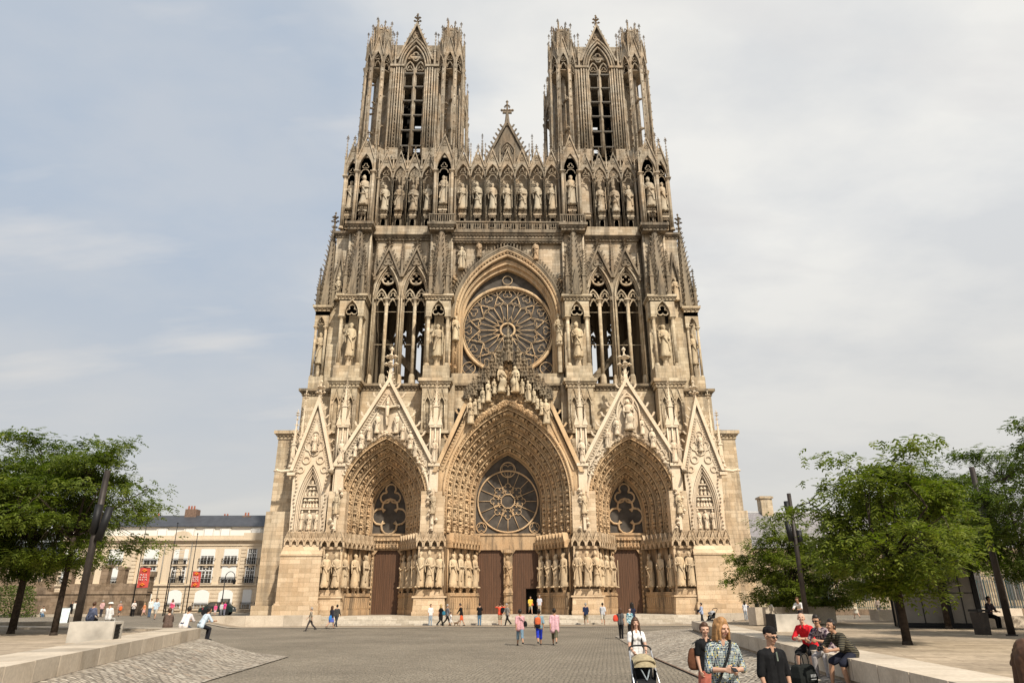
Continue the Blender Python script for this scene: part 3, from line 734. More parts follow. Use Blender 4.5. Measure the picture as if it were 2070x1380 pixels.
s=thing('sandwich_board','small pale sandwich board standing between the left tree trunks','sign',(-35.4,-17,ground_z(-35.4,-17)),.3)
m=MB(); M=Matrix.Rotation(-.2,4,'X'); m.box(-.3,.3,-.02,.02,0,1.15,M=Matrix.Translation((0,-.22,0))@M); m.build('front_panel',plain('pale_sign',(.6,.66,.66),.6),s)
m=MB(); m.box(-.3,.3,-.02,.02,0,1.15,M=Matrix.Translation((0,.22,0))@Matrix.Rotation(.2,4,'X')); m.build('back_panel',MT['metal'],s)
cb=thing('cabinet','grey metal cabinet before the arched ground floor windows','cabinet',(-33.3,10.8,ground_z(-33.3,10.8)))
m=MB(); m.box(-.45,.45,-.3,.3,0,1.8); m.build('body',plain('grey_box',(.13,.12,.10),.6),cb)
m=MB(); m.box(-.4,.4,-.33,-.305,.15,1.65); m.build('door',plain('grey_box_door',(.16,.15,.13),.6),cb)
# ------------------------------------------------------------------ people
def remesh(mb,name,mat,vox,it=3):
    me=bpy.data.meshes.new('tmp'); me.from_pydata(mb.v,[],mb.f)
    bm=bmesh.new(); bm.from_mesh(me); bmesh.ops.recalc_face_normals(bm,faces=bm.faces); bm.to_mesh(me); bm.free()
    o=bpy.data.objects.new('tmp',me); COL.objects.link(o)
    r=o.modifiers.new('r','REMESH'); r.mode='VOXEL'; r.voxel_size=vox; r.use_smooth_shade=True
    s=o.modifiers.new('s','SMOOTH'); s.factor=.5; s.iterations=it
    dg=bpy.context.evaluated_depsgraph_get(); out=bpy.data.meshes.new_from_object(o.evaluated_get(dg))
    bpy.data.objects.remove(o); bpy.data.meshes.remove(me)
    out.name=name; out.materials.clear(); out.materials.append(mat); 
    out.polygons.foreach_set('use_smooth',[True]*len(out.polygons)); out.update()
    return out
def skin(c): return plain('skin',c,.55,0,.06,20,.3)
SK={'fair':skin((.55,.33,.23)),'tan':skin((.42,.235,.145)),'mid':skin((.48,.28,.185))}
HR={'dark':plain('dark_hair',(.018,.013,.010),.5,0,.3,30),'brown':plain('brown_hair',(.075,.035,.018),.5,0,.3,30),'ginger':plain('ginger_hair',(.33,.175,.07),.5,0,.35,26),'grey':plain('grey_hair',(.30,.28,.26),.6,0,.3,30),'blond':plain('blond_hair',(.40,.27,.12),.5,0,.3,30)}
D2=PI/180
STAND=dict(ll=(3,4),lr=(-3,3),al=(4,9,12,0),ar=(2,9,10,0))
WALK=dict(ll=(24,6),lr=(-20,28),al=(-18,9,14,0),ar=(20,9,22,0))
WALK2=dict(ll=(-16,34),lr=(18,4),al=(16,10,20,0),ar=(-14,10,12,0))
PHOTO=dict(ll=(3,4),lr=(-3,3),al=(55,12,100,25),ar=(55,12,100,25))
UP=dict(ll=(4,4),lr=(-3,3),al=(95,45,95,55),ar=(95,45,95,55))
CHEST=dict(ll=(3,4),lr=(-3,3),al=(18,14,85,38),ar=(18,14,85,38))
PUSH=dict(ll=(12,8),lr=(-8,12),al=(22,7,32,4),ar=(22,7,32,4))
HOLD=dict(ll=(14,6),lr=(-12,16),al=(8,12,20,0),ar=(28,26,8,0))
def person(label,x,y,H=1.72,rz=0,pose=STAND,hair=('short','dark'),sk='fair',top=((.5,.5,.5),None),sleeve=.55,bottom=('long',(.05,.05,.07)),shoe=(.03,.03,.03),fem=False,lean=0,head=(0,0),lod=0,z=None,sit=None,group='people on the cathedral square',glasses=False,stout=1.0,hem=.05):
    gz=ground_z(x,y) if z is None else z
    k=H/1.75; vox=(.024,.016,.0078)[lod]; it=(3,3,2)[lod]
    t=thing('person',label,'person',(x,y,gz),rz,group)
    L=lean*D2; u=Vector((0,-math.sin(L),math.cos(L)))
    sw=.152 if fem else .175; hw=.088
    legs={}
    def leg(P,s,pk):
        a,b=pk[0]*D2,pk[1]*D2
        o=pk[2]*D2 if len(pk)>2 else 0
        hip=P+Vector((s*hw,0,-.03)); kn=hip+.43*Vector((s*math.sin(o),-math.sin(a)*math.cos(o),-math.cos(a)*math.cos(o))); an=kn+.42*Vector((s*math.sin(o)*.3,-math.sin(a-b),-math.cos(a-b)))
        return hip,kn,an
    P=Vector((0,0,1.0))
    ls={1:leg(P,1,pose['ll']),-1:leg(P,-1,pose['lr'])}
    if sit is None:
        dz=.075-min(ls[1][2].z,ls[-1][2].z); P.z+=dz
    else: P.z=(sit-gz)/k+.105
    ls={1:leg(P,1,pose['ll']),-1:leg(P,-1,pose['lr'])}
    S=Matrix.Scale(k,4)
    def new(): return MB()
    ch=P+u*.40; nb=P+u*.545; 
    body=new()
    def torso(m,e,st=1.0):
        for s in (-1,1):
            sx=Vector((s,0,0))
            m.caps(P+sx*.075*st+u*-.02,P+u*.2+sx*.062*st,(.112 if not fem else .118)*st+e,(.098 if not fem else .088)*st+e)
            m.caps(P+u*.2+sx*.062*st,ch+sx*.082,(.098 if not fem else .088)*st+e,.104+e)
            m.caps(ch+sx*.075+u*.03,nb+sx*.085-u*.075,.095+e,.055+e)
            if fem: m.caps(ch+sx*.07+Vector((0,-.075,-.03)),ch+sx*.07+Vector((0,-.07,-.05)),.058+e,.055+e)
        if st>1.02: m.caps(P+u*.12+Vector((0,-.05,0)),P+u*.22+Vector((0,-.05,0)),.12*st+e,.12*st+e)
    torso(body,0,stout)
    sh={s:nb-u*.10+Vector((s*sw,0,0)) for s in (-1,1)}
    arms={}
    for s in (-1,1):
        q=pose['al' if s>0 else 'ar']; a,o,e,i=[v*D2 for v in q]
        d1=Vector((s*math.sin(o),-math.sin(a+L*.0)*math.cos(o),-math.cos(a)*math.cos(o))); el=sh[s]+d1*.285
        d2=Vector((-s*math.sin(i),-math.sin(a+e)*math.cos(i),-math.cos(a+e)*math.cos(i))); wr=el+d2*.245
        arms[s]=(sh[s],el,wr,d1,d2)
        body.caps(nb-u*.035+Vector((s*.04,.005,0)),sh[s],.05,.054); body.caps(sh[s],el,.052,.041); body.caps(el,wr,.042,.028)
        n=Vector((-s,0,0))-d2*(Vector((-s,0,0)).dot(d2)); n=n.normalized() if n.length>.2 else Vector((0,0,-1)); lat=d2.cross(n)
        if abs(lat.y)>.1 and lat.y>0: lat=-lat
        pe=wr+d2*.075
        if lod==2:
            for j in range(4): body.caps(wr+lat*(.012-.008*j),pe+lat*(.030-.020*j),.019,.014,8)
            for j,fl in enumerate((.036,.042,.039,.030)):
                b0=pe+lat*(.030-.020*j); c1=(d2*.82+n*.57).normalized(); c2=(d2*.25+n*.97).normalized()
                m1=b0+c1*fl; body.caps(b0,m1,.0118,.0105,8); body.caps(m1,m1+c2*fl*.8,.0105,.0092,8)
            tb=wr+d2*.022+lat*.022; m1=tb+(d2*.55+lat*.75+n*.25).normalized()*.042; body.caps(tb,m1,.015,.0125,8); body.caps(m1,m1+(d2*.85+n*.4).normalized()*.034,.0125,.0105,8)
        else:
            body.caps(wr,pe,.027,.030,7)
            for j in range(4):
                b0=pe+lat*(.024-.016*j); body.caps(b0,b0+(d2*.8+n*.5).normalized()*.05,.0125,.011,6)
            body.caps(wr+lat*.02+d2*.02,wr+lat*.05+d2*.06,.014,.011,6)
    # head
    hp,hy=head[0]*D2,head[1]*D2
    MH=Matrix.Translation(nb+u*.045+Vector((0,-.012,.0)))@Matrix.Rotation(hy,4,'Z')@Matrix.Rotation(hp,4,'X')@Matrix.Translation((0,0,.10))
    def h(x_,y_,z_): return MH@Vector((x_,y_,z_))
    body.caps(nb-u*.06,h(0,.012,-.05),.058,.052)
    body.caps(h(0,.018,.045),h(0,-.004,.03),.092,.088); body.caps(h(0,-.02,.0),h(0,-.034,-.066),.078,.044)
    body.caps(h(0,-.05,-.07),h(0,-.056,-.074),.032,.028)
    if lod>=1:
        body.caps(h(0,-.093,.015),h(0,-.113,-.018),.010,.0145,8)
        for s in (-1,1):
            body.caps(h(s*.088,.012,.012),h(s*.086,.016,-.022),.014,.012,7); body.caps(h(s*.05,-.078,.033),h(s*.018,-.086,.033),.013,.012,7)
            body.caps(h(s*.04,-.074,-.018),h(s*.045,-.07,-.024),.022,.02,7)
    for s in (-1,1):
        hip,kn,an=ls[s]
        body.caps(hip,kn,.086*(.5+.5*stout),.056); body.caps(kn,kn+(an-kn)*.4,.054,.056); body.caps(kn+(an-kn)*.4,an,.056,.036)
        body.caps(an+Vector((0,.025,-.04)),an+Vector((0,-.13,-.052)),.034,.026)
    def fin(m,name,mat,v=None,i=None):
        m.v=[tuple(Vector(p)*k) for p in m.v]
        return link(name,remesh(m,name,mat,(v or vox)*k,it if i is None else i),t)
    fin(body,'body',SK[sk])
    # shirt
    m=new(); torso(m,.016,stout)
    for s in (-1,1):
        a0,el,wr,d1,d2=arms[s]
        m.caps(nb-u*.05+Vector((s*.055,0,0)),a0,.052,.066)
        q=min(1,sleeve/.5); m.caps(a0,a0+(el-a0)*q,.071,.064 if sleeve<.6 else .056)
        if sleeve>.55: m.caps(el,el+(wr-el)*min(1,(sleeve-.5)/.5),.055,.042)
        m.caps(P+Vector((s*.078*stout,0,-.02)),P+Vector((s*.08*stout,0,-hem)),.122*stout,.126*stout)
        if lod==2: m.caps(nb+Vector((s*.035,-.03,-.02)),nb+Vector((s*.055,-.055,-.09)),.022,.03,7)
    fin(m,'shirt',cloth(*((top[0],)+tuple(top[1:])) if len(top)>1 and top[1] else (top[0],)),vox*.9)
    # trousers / shorts / skirt
    kind,bc=bottom[0],bottom[1]; m=new()
    if kind=='skirt':
        m.rings([(P.x,P.y,P.z+.06,.13,.12),(P.x,P.y,P.z-.08,.20,.16),(P.x,P.y-.01,P.z-.42,.24,.21),(P.x,P.y-.01,P.z-.43,.2,.18)],14)
    else:
        for s in (-1,1):
            hip,kn,an=ls[s]; m.caps(P+Vector((s*.07,0,.03)),hip,.115*stout,.108*stout)
            if kind=='short': m.caps(hip,kn+(hip-kn)*.06,.106*(.5+.5*stout),.088)
            elif kind=='three': m.caps(hip,kn,.104,.08); m.caps(kn,kn+(an-kn)*.35,.08,.078)
            else: m.caps(hip,kn,.102,.07); m.caps(kn,an+Vector((0,0,-.015)),.07,.058 if kind=='long' else .078)
    fin(m,'skirt' if kind=='skirt' else ('shorts' if kind in('short','three') else 'trousers'),cloth(bc))
    for s in (-1,1):
        hip,kn,an=ls[s]; m=new(); m.caps(an+Vector((0,.03,-.035)),an+Vector((0,-.06,-.035)),.042,.044,8); m.caps(an+Vector((0,-.06,-.04)),an+Vector((0,-.155,-.048)),.044,.03,8)
        m.box(-.042,.042,-.185,.07,-.078,-.055,M=Matrix.Translation(an))
        fin(m,'shoe',cloth(shoe),max(vox,.012),2)
    # hair
    st,hc=hair; m=new()
    if st!='bald':
        m.caps(h(0,.032,.056),h(0,.004,.086),.101,.082)
        m.caps(h(0,.045,.03),h(0,.058,-.025),.088,.062)
        for s in (-1,1): m.caps(h(s*.064,.012,.045),h(s*.072,.024,-.0),.044,.03,8)
        if st in('long','bob','part'):
            l=-.20 if st=='long' else -.13
            for s in (-1,1):
                m.caps(h(s*.072,.0,.045),h(s*.098,-.012,l),.036,.030,8); m.caps(h(s*.055,.055,.03),h(s*.07,.065,l-.02),.052,.040,8)
                m.caps(h(s*.03,-.045,.095),h(s*.088,-.05,.0),.026,.020,8)
                if st=='part': m.caps(h(s*.088,-.05,.0),h(s*.085,-.07,-.12),.022,.018,8)
            m.caps(h(0,.07,.02),h(0,.08,l-.02),.06,.05,8); (m.caps(h(-.045,-.066,.078),h(.045,-.066,.078),.026,.026,8) if st!='part' else None)
        if st=='bun': m.caps(h(0,.11,.07),h(0,.12,.075),.045,.04,8)
        if st=='cap':
            m=new(); m.caps(h(0,.028,.078),h(0,-.002,.090),.096,.084); m.caps(h(-.04,-.082,.076),h(.04,-.082,.076),.016,.016,8); fin(m,'cap',cloth(hc if isinstance(hc,tuple) else (.02,.02,.02)),None,2)
        elif st=='hat':
            m=new(); m.rings([(h(0,0,.06).x,h(0,0,.06).y,h(0,0,.06).z,.17,.17),(h(0,0,.07).x,h(0,0,.07).y,h(0,0,.075).z,.16,.16),(h(0,0,.07).x,h(0,0,.07).y,h(0,0,.16).z,.09,.09)],14); fin(m,'hat',cloth(hc if isinstance(hc,tuple) else (.7,.66,.58)),None,1)
        else: fin(m,'hair',HR[hc],None,2)
    if lod==2:
        for s in (-1,1):
            if not glasses:
                e=new(); e.ball(h(s*.034,-.082,.012),.011,.008,.007,8,5); e.v=[tuple(Vector(p)*k) for p in e.v]; e.build('eye',HR['dark'],t)
            e=new(); e.tube([h(s*.052,-.086,.032),h(s*.034,-.095,.036),h(s*.016,-.097,.032)],.0045,5); e.v=[tuple(Vector(p)*k) for p in e.v]; e.build('eyebrow',HR[hc] if hc in HR else HR['brown'],t)
        e=new(); e.tube([h(-.026,-.083,-.049),h(0,-.090,-.052),h(.026,-.083,-.049)],.0055,5); e.v=[tuple(Vector(p)*k) for p in e.v]; e.build('mouth',plain('lips',(.34,.12,.10),.5),t)
    if glasses:
        e=new()
        for s in (-1,1):
            e.caps(h(s*.042,-.098,.014),h(s*.028,-.101,.012),.0145,.0145,8); e.tube([h(s*.06,-.092,.016),h(s*.092,.0,.016)],.005,5)
        e.tube([h(-.03,-.104,.016),h(.03,-.104,.016)],.005,5); e.v=[tuple(Vector(p)*k) for p in e.v]; e.build('sunglasses',MT['black'],t)
    W=Matrix.Translation((x,y,gz))@Matrix.Rotation(rz,4,'Z')
    t_j={'hand':{s:W@((arms[s][2]+arms[s][4]*.07)*k) for s in (-1,1)},'sh':{s:W@(sh[s]*k) for s in (-1,1)},'ch':W@(ch*k),'P':W@(P*k),'nb':W@(nb*k),'head':W@(MH.translation*k),'W':W,'k':k}
    return t,t_j
def bag(label,name,cat,c,size,col,rz=0,strap=None,shape='box'):
    t=thing(name,label,cat,c,rz); a,b,h=size; m=MB()
    if shape=='pack': m.caps((0,0,h*.2),(0,0,h*.75),min(a,b)*.55,min(a,b)*.5,10); m.caps((-a*.22,0,h*.25),(-a*.22,0,h*.7),b*.5,b*.5,8); m.caps((a*.22,0,h*.25),(a*.22,0,h*.7),b*.5,b*.5,8)
    elif name=='shopping_bag': m.rings([(0,0,0,a*.66,b*.66),(0,0,h*.5,a*.72,b*.72),(0,0,h*.92,a*.62,b*.5),(0,0,h,a*.56,b*.3)],4,PI/4)
    else: m.rings([(0,0,.0,a*.30,b*.3),(0,0,h*.1,a*.46,b*.48),(0,0,h*.4,a*.52,b*.52),(0,0,h*.8,a*.40,b*.4),(0,0,h,a*.25,b*.2)],14,0)
    link('body',remesh(m,'body',cloth(col),.015,2),t)
    if strap:
        s=MB(); s.tube([Vector(p)-Vector(c) for p in strap] if rz==0 else [Matrix.Rotation(-rz,3,'Z')@(Vector(p)-Vector(c)) for p in strap],.014,5); s.build('strap',MT['black'],t)
    return t
def poly(pts,n=4):
    """Catmull-Rom through points"""
    P=[Vector(p) for p in pts]; P=[P[0]]+P+[P[-1]]; out=[]
    for i in range(1,len(P)-2):
        for j in range(n):
            t=j/n; a,b,c,d=P[i-1:i+3]
            out.append(.5*((2*b)+(c-a)*t+(2*a-5*b+4*c-d)*t*t+(3*b-a-3*c+d)*t**3))
    return out+[P[-2]]
B=PI   # walking away from the camera
PINK=(.62,.34,.36); BLK=(.012,.012,.013); WHT=(.74,.72,.70); JEAN=(.10,.17,.26); KHA=(.34,.27,.18); NAVY=(.02,.03,.07)
# --- the middle of the square
person('thin grey-haired man walking in a grey shirt left of the portals',-15.2,-19.8,1.7,-1.3,WALK,('short','grey'),'mid',((.32,.27,.21),None),.55,('long',(.06,.05,.05)))
p,j=person('woman in a dark top and blue-white skirt walking with the man in grey',-14.6,-15.6,1.75,2.6,WALK2,('bob','brown'),'mid',((.03,.03,.04),None),1,('skirt',(.10,.13,.42)),fem=True)
bag('bright blue bag on the arm of the skirted woman','bag','bag',j['sh'][-1]+Vector((-.18,-.05,-.75)),(.3,.14,.4),(.04,.2,.55),0)
person('man in dark grey shirt and trousers beside the skirted woman',-14.9,-12.4,1.84,2.9,WALK,('short','dark'),'mid',((.06,.06,.06),None),.9,('long',(.045,.05,.06)))
person('man in white shirt and pale jeans nearest the left pillar',-7.0,-10.6,1.78,.6,STAND,('short','brown'),'mid',(WHT,None),.55,('long',(.30,.36,.42)))
p,j=person('woman in a black dress and leggings seen from behind by the steps',-6.0,-11.6,1.84,2.3,WALK,('bob','blond'),'mid',(BLK,None),.3,('long',BLK),fem=True,hem=.3)
bag('blue shoulder bag of the woman in black','bag','bag',j['P']+Vector((.25,-.1,-.05)),(.32,.16,.36),(.03,.16,.24),0,poly([j['P']+Vector((.2,-.1,.25)),j['sh'][-1]+Vector((0,0,.05)),j['P']+Vector((.3,-.1,.25))]))
person('striding man in grey tee with white wrap over black trousers',-5.5,-10.7,1.82,2.0,WALK,('short','grey'),'mid',((.16,.16,.17),None),.5,('long',BLK))
person('small child in white held by the hand of the woman in orange shorts',-5.15,-11.2,1.15,1.4,HOLD,('short','dark'),'tan',(WHT,None),.5,('short',WHT))
person('woman in black cardigan and orange shorts leading a child',-4.2,-11.4,1.85,-1.3,HOLD,('short','dark'),'mid',(BLK,None),1,('short',(.72,.13,.05)),lean=10,head=(14,0))
person('person in black top and blue jeans photographing the portal',-2.65,-10.7,1.84,B,PHOTO,('short','dark'),'mid',(BLK,None),.5,('long',(.09,.17,.26)),fem=True)
p,j=person('person in orange-red shirt with raised arms and tan shorts',-.82,-10.6,1.86,B,UP,('short','brown'),'mid',((.72,.10,.05),None),.5,('short',KHA))
bag('black backpack of the person in the orange-red shirt','backpack','backpack',j['ch']+Vector((.22,-.2,-.42)),(.3,.2,.55),BLK,0,None,'pack')
person('man in grey shirt and black trousers walking left of the mullion',-.18,-11.0,1.86,-.9,WALK,('short','grey'),'mid',((.24,.22,.20),None),.55,('long',BLK),lean=6,head=(10,0))
p,j=person('visitor in a yellow shirt stepping out of the open wicket',2.25,-1.9,1.75,.2,WALK,('short','dark'),'mid',((.72,.52,.08),None),.55,('short',(.33,.29,.22)),z=.74)
bag('orange bag at the hip of the yellow-shirted visitor','bag','bag',j['P']+Vector((.2,-.14,-.05)),(.2,.1,.2),(.65,.16,.08))
person('man in white shirt and dark waistcoat beside the open wicket',3.15,-2.3,1.78,-.2,STAND,('short','grey'),'mid',((.60,.62,.70),None),.4,('long',(.48,.40,.30)),z=.74)
p,j=person('left man of three in pink shirt and denim shorts seen from behind',.2,-38.4,1.73,B+.1,WALK,('short','dark'),'tan',(PINK,None),.6,('three',(.16,.24,.31)),stout=1.15,lod=1,hem=.08)
bag('black shoulder bag slung across the left pink shirt','bag','bag',j['P']+Vector((.27,-.06,.0)),(.20,.11,.27),BLK,0,poly([j['sh'][1]+Vector((.12,-.12,.03)),j['ch']+Vector((0,-.15,0)),j['P']+Vector((.22,-.12,.22))]))
p,j=person('middle man of three in a blue-grey shirt and bright blue shorts',1.18,-38.3,1.7,B,WALK2,('short','dark'),'tan',((.20,.30,.36),'plaid',(.30,.24,.16),7),.55,('three',(.02,.04,.42)),lod=1)
bag('orange and black rucksack on the middle of the three men','backpack','backpack',j['ch']+Vector((-.08,-.17,-.34)),(.3,.18,.42),(.60,.13,.05),0,None,'pack')
bag('black lower pocket of the rucksack worn by the middle man','bag','bag',j['ch']+Vector((-.08,-.2,-.46)),(.28,.14,.22),BLK,0,None)
person('right man of three in a loose pink shirt and olive shorts',1.98,-38.1,1.76,B-.1,WALK,('short','dark'),'tan',((.66,.40,.44),None),.6,('three',(.12,.11,.07)),stout=1.18,lod=1,hem=.2)
person('man in navy tee and khaki shorts walking to the right pillar',6.8,-10.8,1.88,B,WALK,('short','grey'),'mid',(NAVY,None),.5,('short',(.22,.18,.12)),shoe=WHT)
person('man in white striped tee and pale shorts walking away right of the navy tee',8.3,-10.9,1.86,B-.2,WALK2,('short','dark'),'mid',((.70,.70,.70),'stripe',(.16,.19,.26),6),.5,('short',(.48,.45,.38)))
p,j=person('woman in black trousers carrying a red bag by the right portal',6.2,-33.2,1.66,2.6,STAND,('bob','brown'),'mid',((.10,.10,.10),None),.3,('long',BLK),fem=True,lod=1)
bag('red shoulder bag of the woman in black trousers','bag','bag',j['P']+Vector((-.30,-.02,.05)),(.30,.16,.36),(.62,.07,.04),0,poly([j['P']+Vector((-.3,0,.38)),j['sh'][1]+Vector((-.02,0,.05)),j['P']+Vector((-.22,.05,.38))]))
p,j=person('woman with a pale scarf over a teal top and wide black trousers',6.85,-32.6,1.62,.2,STAND,('short','brown'),'fair',((.42,.55,.58),'plaid',(.04,.18,.24),9),.9,('wide',BLK),fem=True,lod=1)
person('woman with long dark hair in a navy dress by the right door',8.1,-26.6,1.92,B+.5,dict(ll=(10,5),lr=(-8,10),al=(5,10,20,0),ar=(30,45,20,0)),('long','dark'),'mid',((.025,.03,.06),None),.3,('long',NAVY),fem=True,hem=.35,lod=1)
p,j=person('woman in a pale blue shirt and dark trousers pushing a pram on the right',17.2,-10.6,1.8,-1.5,PUSH,('bun','dark'),'mid',((.36,.42,.58),None),.9,('wide',(.03,.03,.035)),fem=True)
bag('black handbag of the woman pushing the far pram','bag','bag',j['P']+Vector((-.3,-.1,.0)),(.3,.16,.3),BLK)
def pram(label,x,y,rz,s,hood,frame,lod):
    t=thing('stroller',label,'stroller',(x,y,ground_z(x,y)),rz); t.scale=(s,)*3
    f=MB()
    alu=plain('aluminium_tube',(.62,.62,.63),.35,.6) if frame else MT['black']
    for q in (-.26,.26):
        f=MB(); f.tube([(q,.34,1.02),(q*1.1,.02,.55),(q*1.22,-.42,.12)],.019,7); f.build('side_tube',alu,t)
    f=MB(); f.tube(poly([(-.26,.34,1.0),(-.25,.38,1.08),(-.15,.42,1.13),(.15,.42,1.13),(.25,.38,1.08),(.26,.34,1.0)]),.021,7); f.build('handle',MT['black'],t)
    f=MB()
    for q in (-.24,.24): f.tube([(q,.02,.58),(q*1.1,.38,.1)],.016,6)
    f.tube([(-.3,-.36,.16),(.3,-.36,.16)],.016,6); f.tube([(-.27,.36,.12),(.27,.36,.12)],.016,6); f.build('rear_frame',MT['black'],t)
    m=MB()
    m.add([(-.22,-.18,.42),(.22,-.18,.42),(.22,.12,.45),(-.22,.12,.45),(-.22,.2,.9),(.22,.2,.9),(.2,-.34,.24),(-.2,-.34,.24),(-.25,-.16,.62),(.25,-.16,.62),(.25,.16,.66),(-.25,.16,.66)],[(0,1,2,3),(3,2,5,4),(0,7,6,1),(0,3,11,8),(1,9,10,2)])
    m.build('seat',cloth((.018,.018,.02)),t)
    m=MB()
    for i in range(5): 
        a=i*.28; (m.tube([(-.24,.16-.30*math.sin(a),.66+.30*math.cos(a)*.9)]+[(.24*math.sin(b),.16-.32*math.sin(a),.68+(.32*math.cos(a)*.9)*1.0+.05*math.cos(b)) for b in (-1,-.5,0,.5,1)]+[(.24,.16-.30*math.sin(a),.66+.30*math.cos(a)*.9)],.03,6) if i==4 else None)
    n_=12
    vs=[];
    for i in range(7):
        a=-.2+i*.27
        for q in range(n_+1):
            b=-1+2*q/n_; vs.append((.26*b,.14-.33*math.sin(a)*(1-.25*b*b),.66+.32*math.cos(a)*(1-.35*b*b)))
    m.add(vs,[(i*(n_+1)+q,i*(n_+1)+q+1,(i+1)*(n_+1)+q+1,(i+1)*(n_+1)+q) for i in range(6) for q in range(n_)],0,True)
    m.build('hood',cloth(hood),t)
    m=MB(); m.rings([(0,.12,.14,.2,.16),(0,.12,.34,.24,.2)],4,PI/4); m.build('basket',cloth((.03,.03,.03)),t)
    m=MB(); m.tube([(-.10,-.1,.66),(-.03,-.19,.5),(.0,-.2,.44)],.016,5); m.tube([(.10,-.1,.66),(.03,-.19,.5),(.0,-.2,.44)],.016,5); m.build('harness',cloth((.28,.32,.34)),t)
    m=MB(); m.box(-.2,.2,-.46,-.3,.2,.22); m.build('footrest',MT['black'],t)
    for q in (-.3,.3):
        for y_ in (-.42,.38):
            w=MB(); M=Matrix.Translation((q,y_,.095))@Matrix.Rotation(PI/2,4,'Y'); w.rings([(0,0,-.025,.095,.095),(0,0,.025,.095,.095)],16,M=M); wh=w.build('wheel',MT['black'],t)
            w=MB(); w.rings([(0,0,-.03,.04,.04),(0,0,.03,.04,.04)],10,M=M); w.build('hub',MT['block'],wh)
    return t
pram('far black and white pram pushed near the right corner block',18.0,-10.8,-1.2,1.2,(.35,.35,.36),False,0)
# small dog
dg=thing('dog','small brown dog on a lead between the woman in black and the child','dog',(-4.65,-11.6,0),1.2)
m=MB(); m.caps((0,.16,.26),(0,-.14,.28),.075,.085,10); m.caps((0,-.18,.31),(0,-.26,.42),.055,.05,8); m.caps((0,-.27,.44),(0,-.30,.44),.058,.05,8); m.caps((0,-.32,.43),(0,-.39,.415),.034,.024,8)
for s in (-1,1):
    m.caps((s*.05,-.16,.25),(s*.05,-.15,.13),.036,.024,7); m.caps((s*.05,-.15,.13),(s*.05,-.165,.02),.022,.02,7); m.caps((s*.05,-.165,.02),(s*.05,-.19,.015),.021,.018,7)
    m.caps((s*.05,.17,.26),(s*.055,.12,.16),.05,.03,7); m.caps((s*.055,.12,.16),(s*.055,.19,.10),.028,.02,7); m.caps((s*.055,.19,.10),(s*.055,.175,.02),.02,.019,7); m.caps((s*.055,.175,.02),(s*.055,.15,.015),.02,.018,7)
    m.caps((s*.045,-.26,.48),(s*.06,-.25,.53),.02,.01,6)
m.caps((0,.22,.30),(0,.31,.42),.022,.012,7)
link('body',remesh(m,'body',plain('dog_fur',(.20,.13,.08),.9,0,.5,12),.014,2),dg)
m=MB(); m.ball((0,-.40,.42),.016,.014,.014,8,5); m.build('nose',MT['black'],dg)
m=MB(); m.tube(xz(circ(0,.36,.058,10),-.215),.008,5,True); m.build('collar',plain('red_collar',(.5,.04,.03)),dg)
# --- foreground figures
p,j=person('smiling dark-haired woman in a white tee pushing the near stroller',2.57,-57.6,1.73,.05,dict(ll=(14,8),lr=(-8,12),al=(20,10,38,10),ar=(20,10,38,10)),('long','brown'),'fair',(WHT,None),.28,('long',(.05,.06,.09)),fem=True,lod=2,head=(-4,0))
st=MB()
k_=j['k']
for s in (-1,1):
    st.tube(poly([j['sh'][s]+Vector((-s*.055,.1,.0)),j['sh'][s]+Vector((-s*.05,-.01,.085)),j['sh'][s]+Vector((-s*.052,-.10,-.02)),j['sh'][s]+Vector((-s*.035,-.125,-.16)),j['sh'][s]+Vector((s*.0,-.06,-.33))]),.021,6)
bp=thing('backpack','black backpack straps over the white tee of the stroller woman','backpack',(0,0,0)); st.build('strap',MT['black'],bp)
m=MB(); m.caps(j['ch']+Vector((0,.22,-.18)),j['ch']+Vector((0,.2,.1)),.12,.11); m.build('body',cloth(BLK),bp)
pram('near black stroller with a beige hood and silver side tubes',2.58,-58.36,.02,1.0,(.36,.30,.19),True,2)
p,j=person('ginger long-haired man in a dotted shirt looking at the phone in his hands',2.54,-64.8,1.88,.15,dict(ll=(4,4),lr=(-3,3),al=(10,16,82,42),ar=(10,16,82,42)),('part','ginger'),'fair',((.46,.50,.47),'check',None,44),.62,('long',(.06,.08,.12)),lod=2,head=(10,.35*57),hem=.18)
m=MB(); m.box(-.035,.035,-.006,.006,-.06,.06); c=(j['hand'][1]+j['hand'][-1])/2
ph=m.build('phone',plain('black_phone',(.015,.015,.017),.3)); ph.location=c+Vector((0,-.03,.02)); ph.rotation_euler=(-1.0,0,.3); tag(ph,'small dark phone held by the ginger man in both hands','phone')
bg=thing('shoulder_bag','black shoulder bag with a long strap across the dotted shirt','bag',j['P']+Vector((-.24,-.10,-.16)))
W=lambda x_,y_,z_: j['nb']+Vector((x_,y_,z_))-bg.location
m=MB(); m.tube(poly([W(.13,.03,.0),W(.105,-.10,-.03),W(.05,-.172,-.16),W(-.03,-.182,-.32),W(-.12,-.18,-.5),W(-.22,-.17,-.66)],6),.017,6); m.build('strap',MT['black'],bg)
m=MB(); m.rings([(0,0,-.16,.16,.09),(0,0,.05,.19,.1),(0,0,.14,.15,.06)],4,PI/4); m.build('body',cloth(BLK),bg)
p,j=person('man in a black henley tee with a flat cap and sunglasses',3.42,-64.4,1.73,.25,dict(ll=(4,4),lr=(-3,3),al=(2,12,16,4),ar=(2,12,16,4)),('cap',(.014,.012,.012)),'mid',(BLK,None),.52,('long',(.02,.02,.025)),lod=2,head=(7,16),glasses=True,hem=.12)
pl=MB(); q=j['W']; kk=j['k']; pl.box(-.012,.012,-.004,.004,-.09,.04); pk=pl.build('placket',plain('grey_green_placket',(.12,.14,.11),.8),p); pk.location=(0,-.142*kk,1.40*kk); pk.rotation_euler=(-.12,0,0)
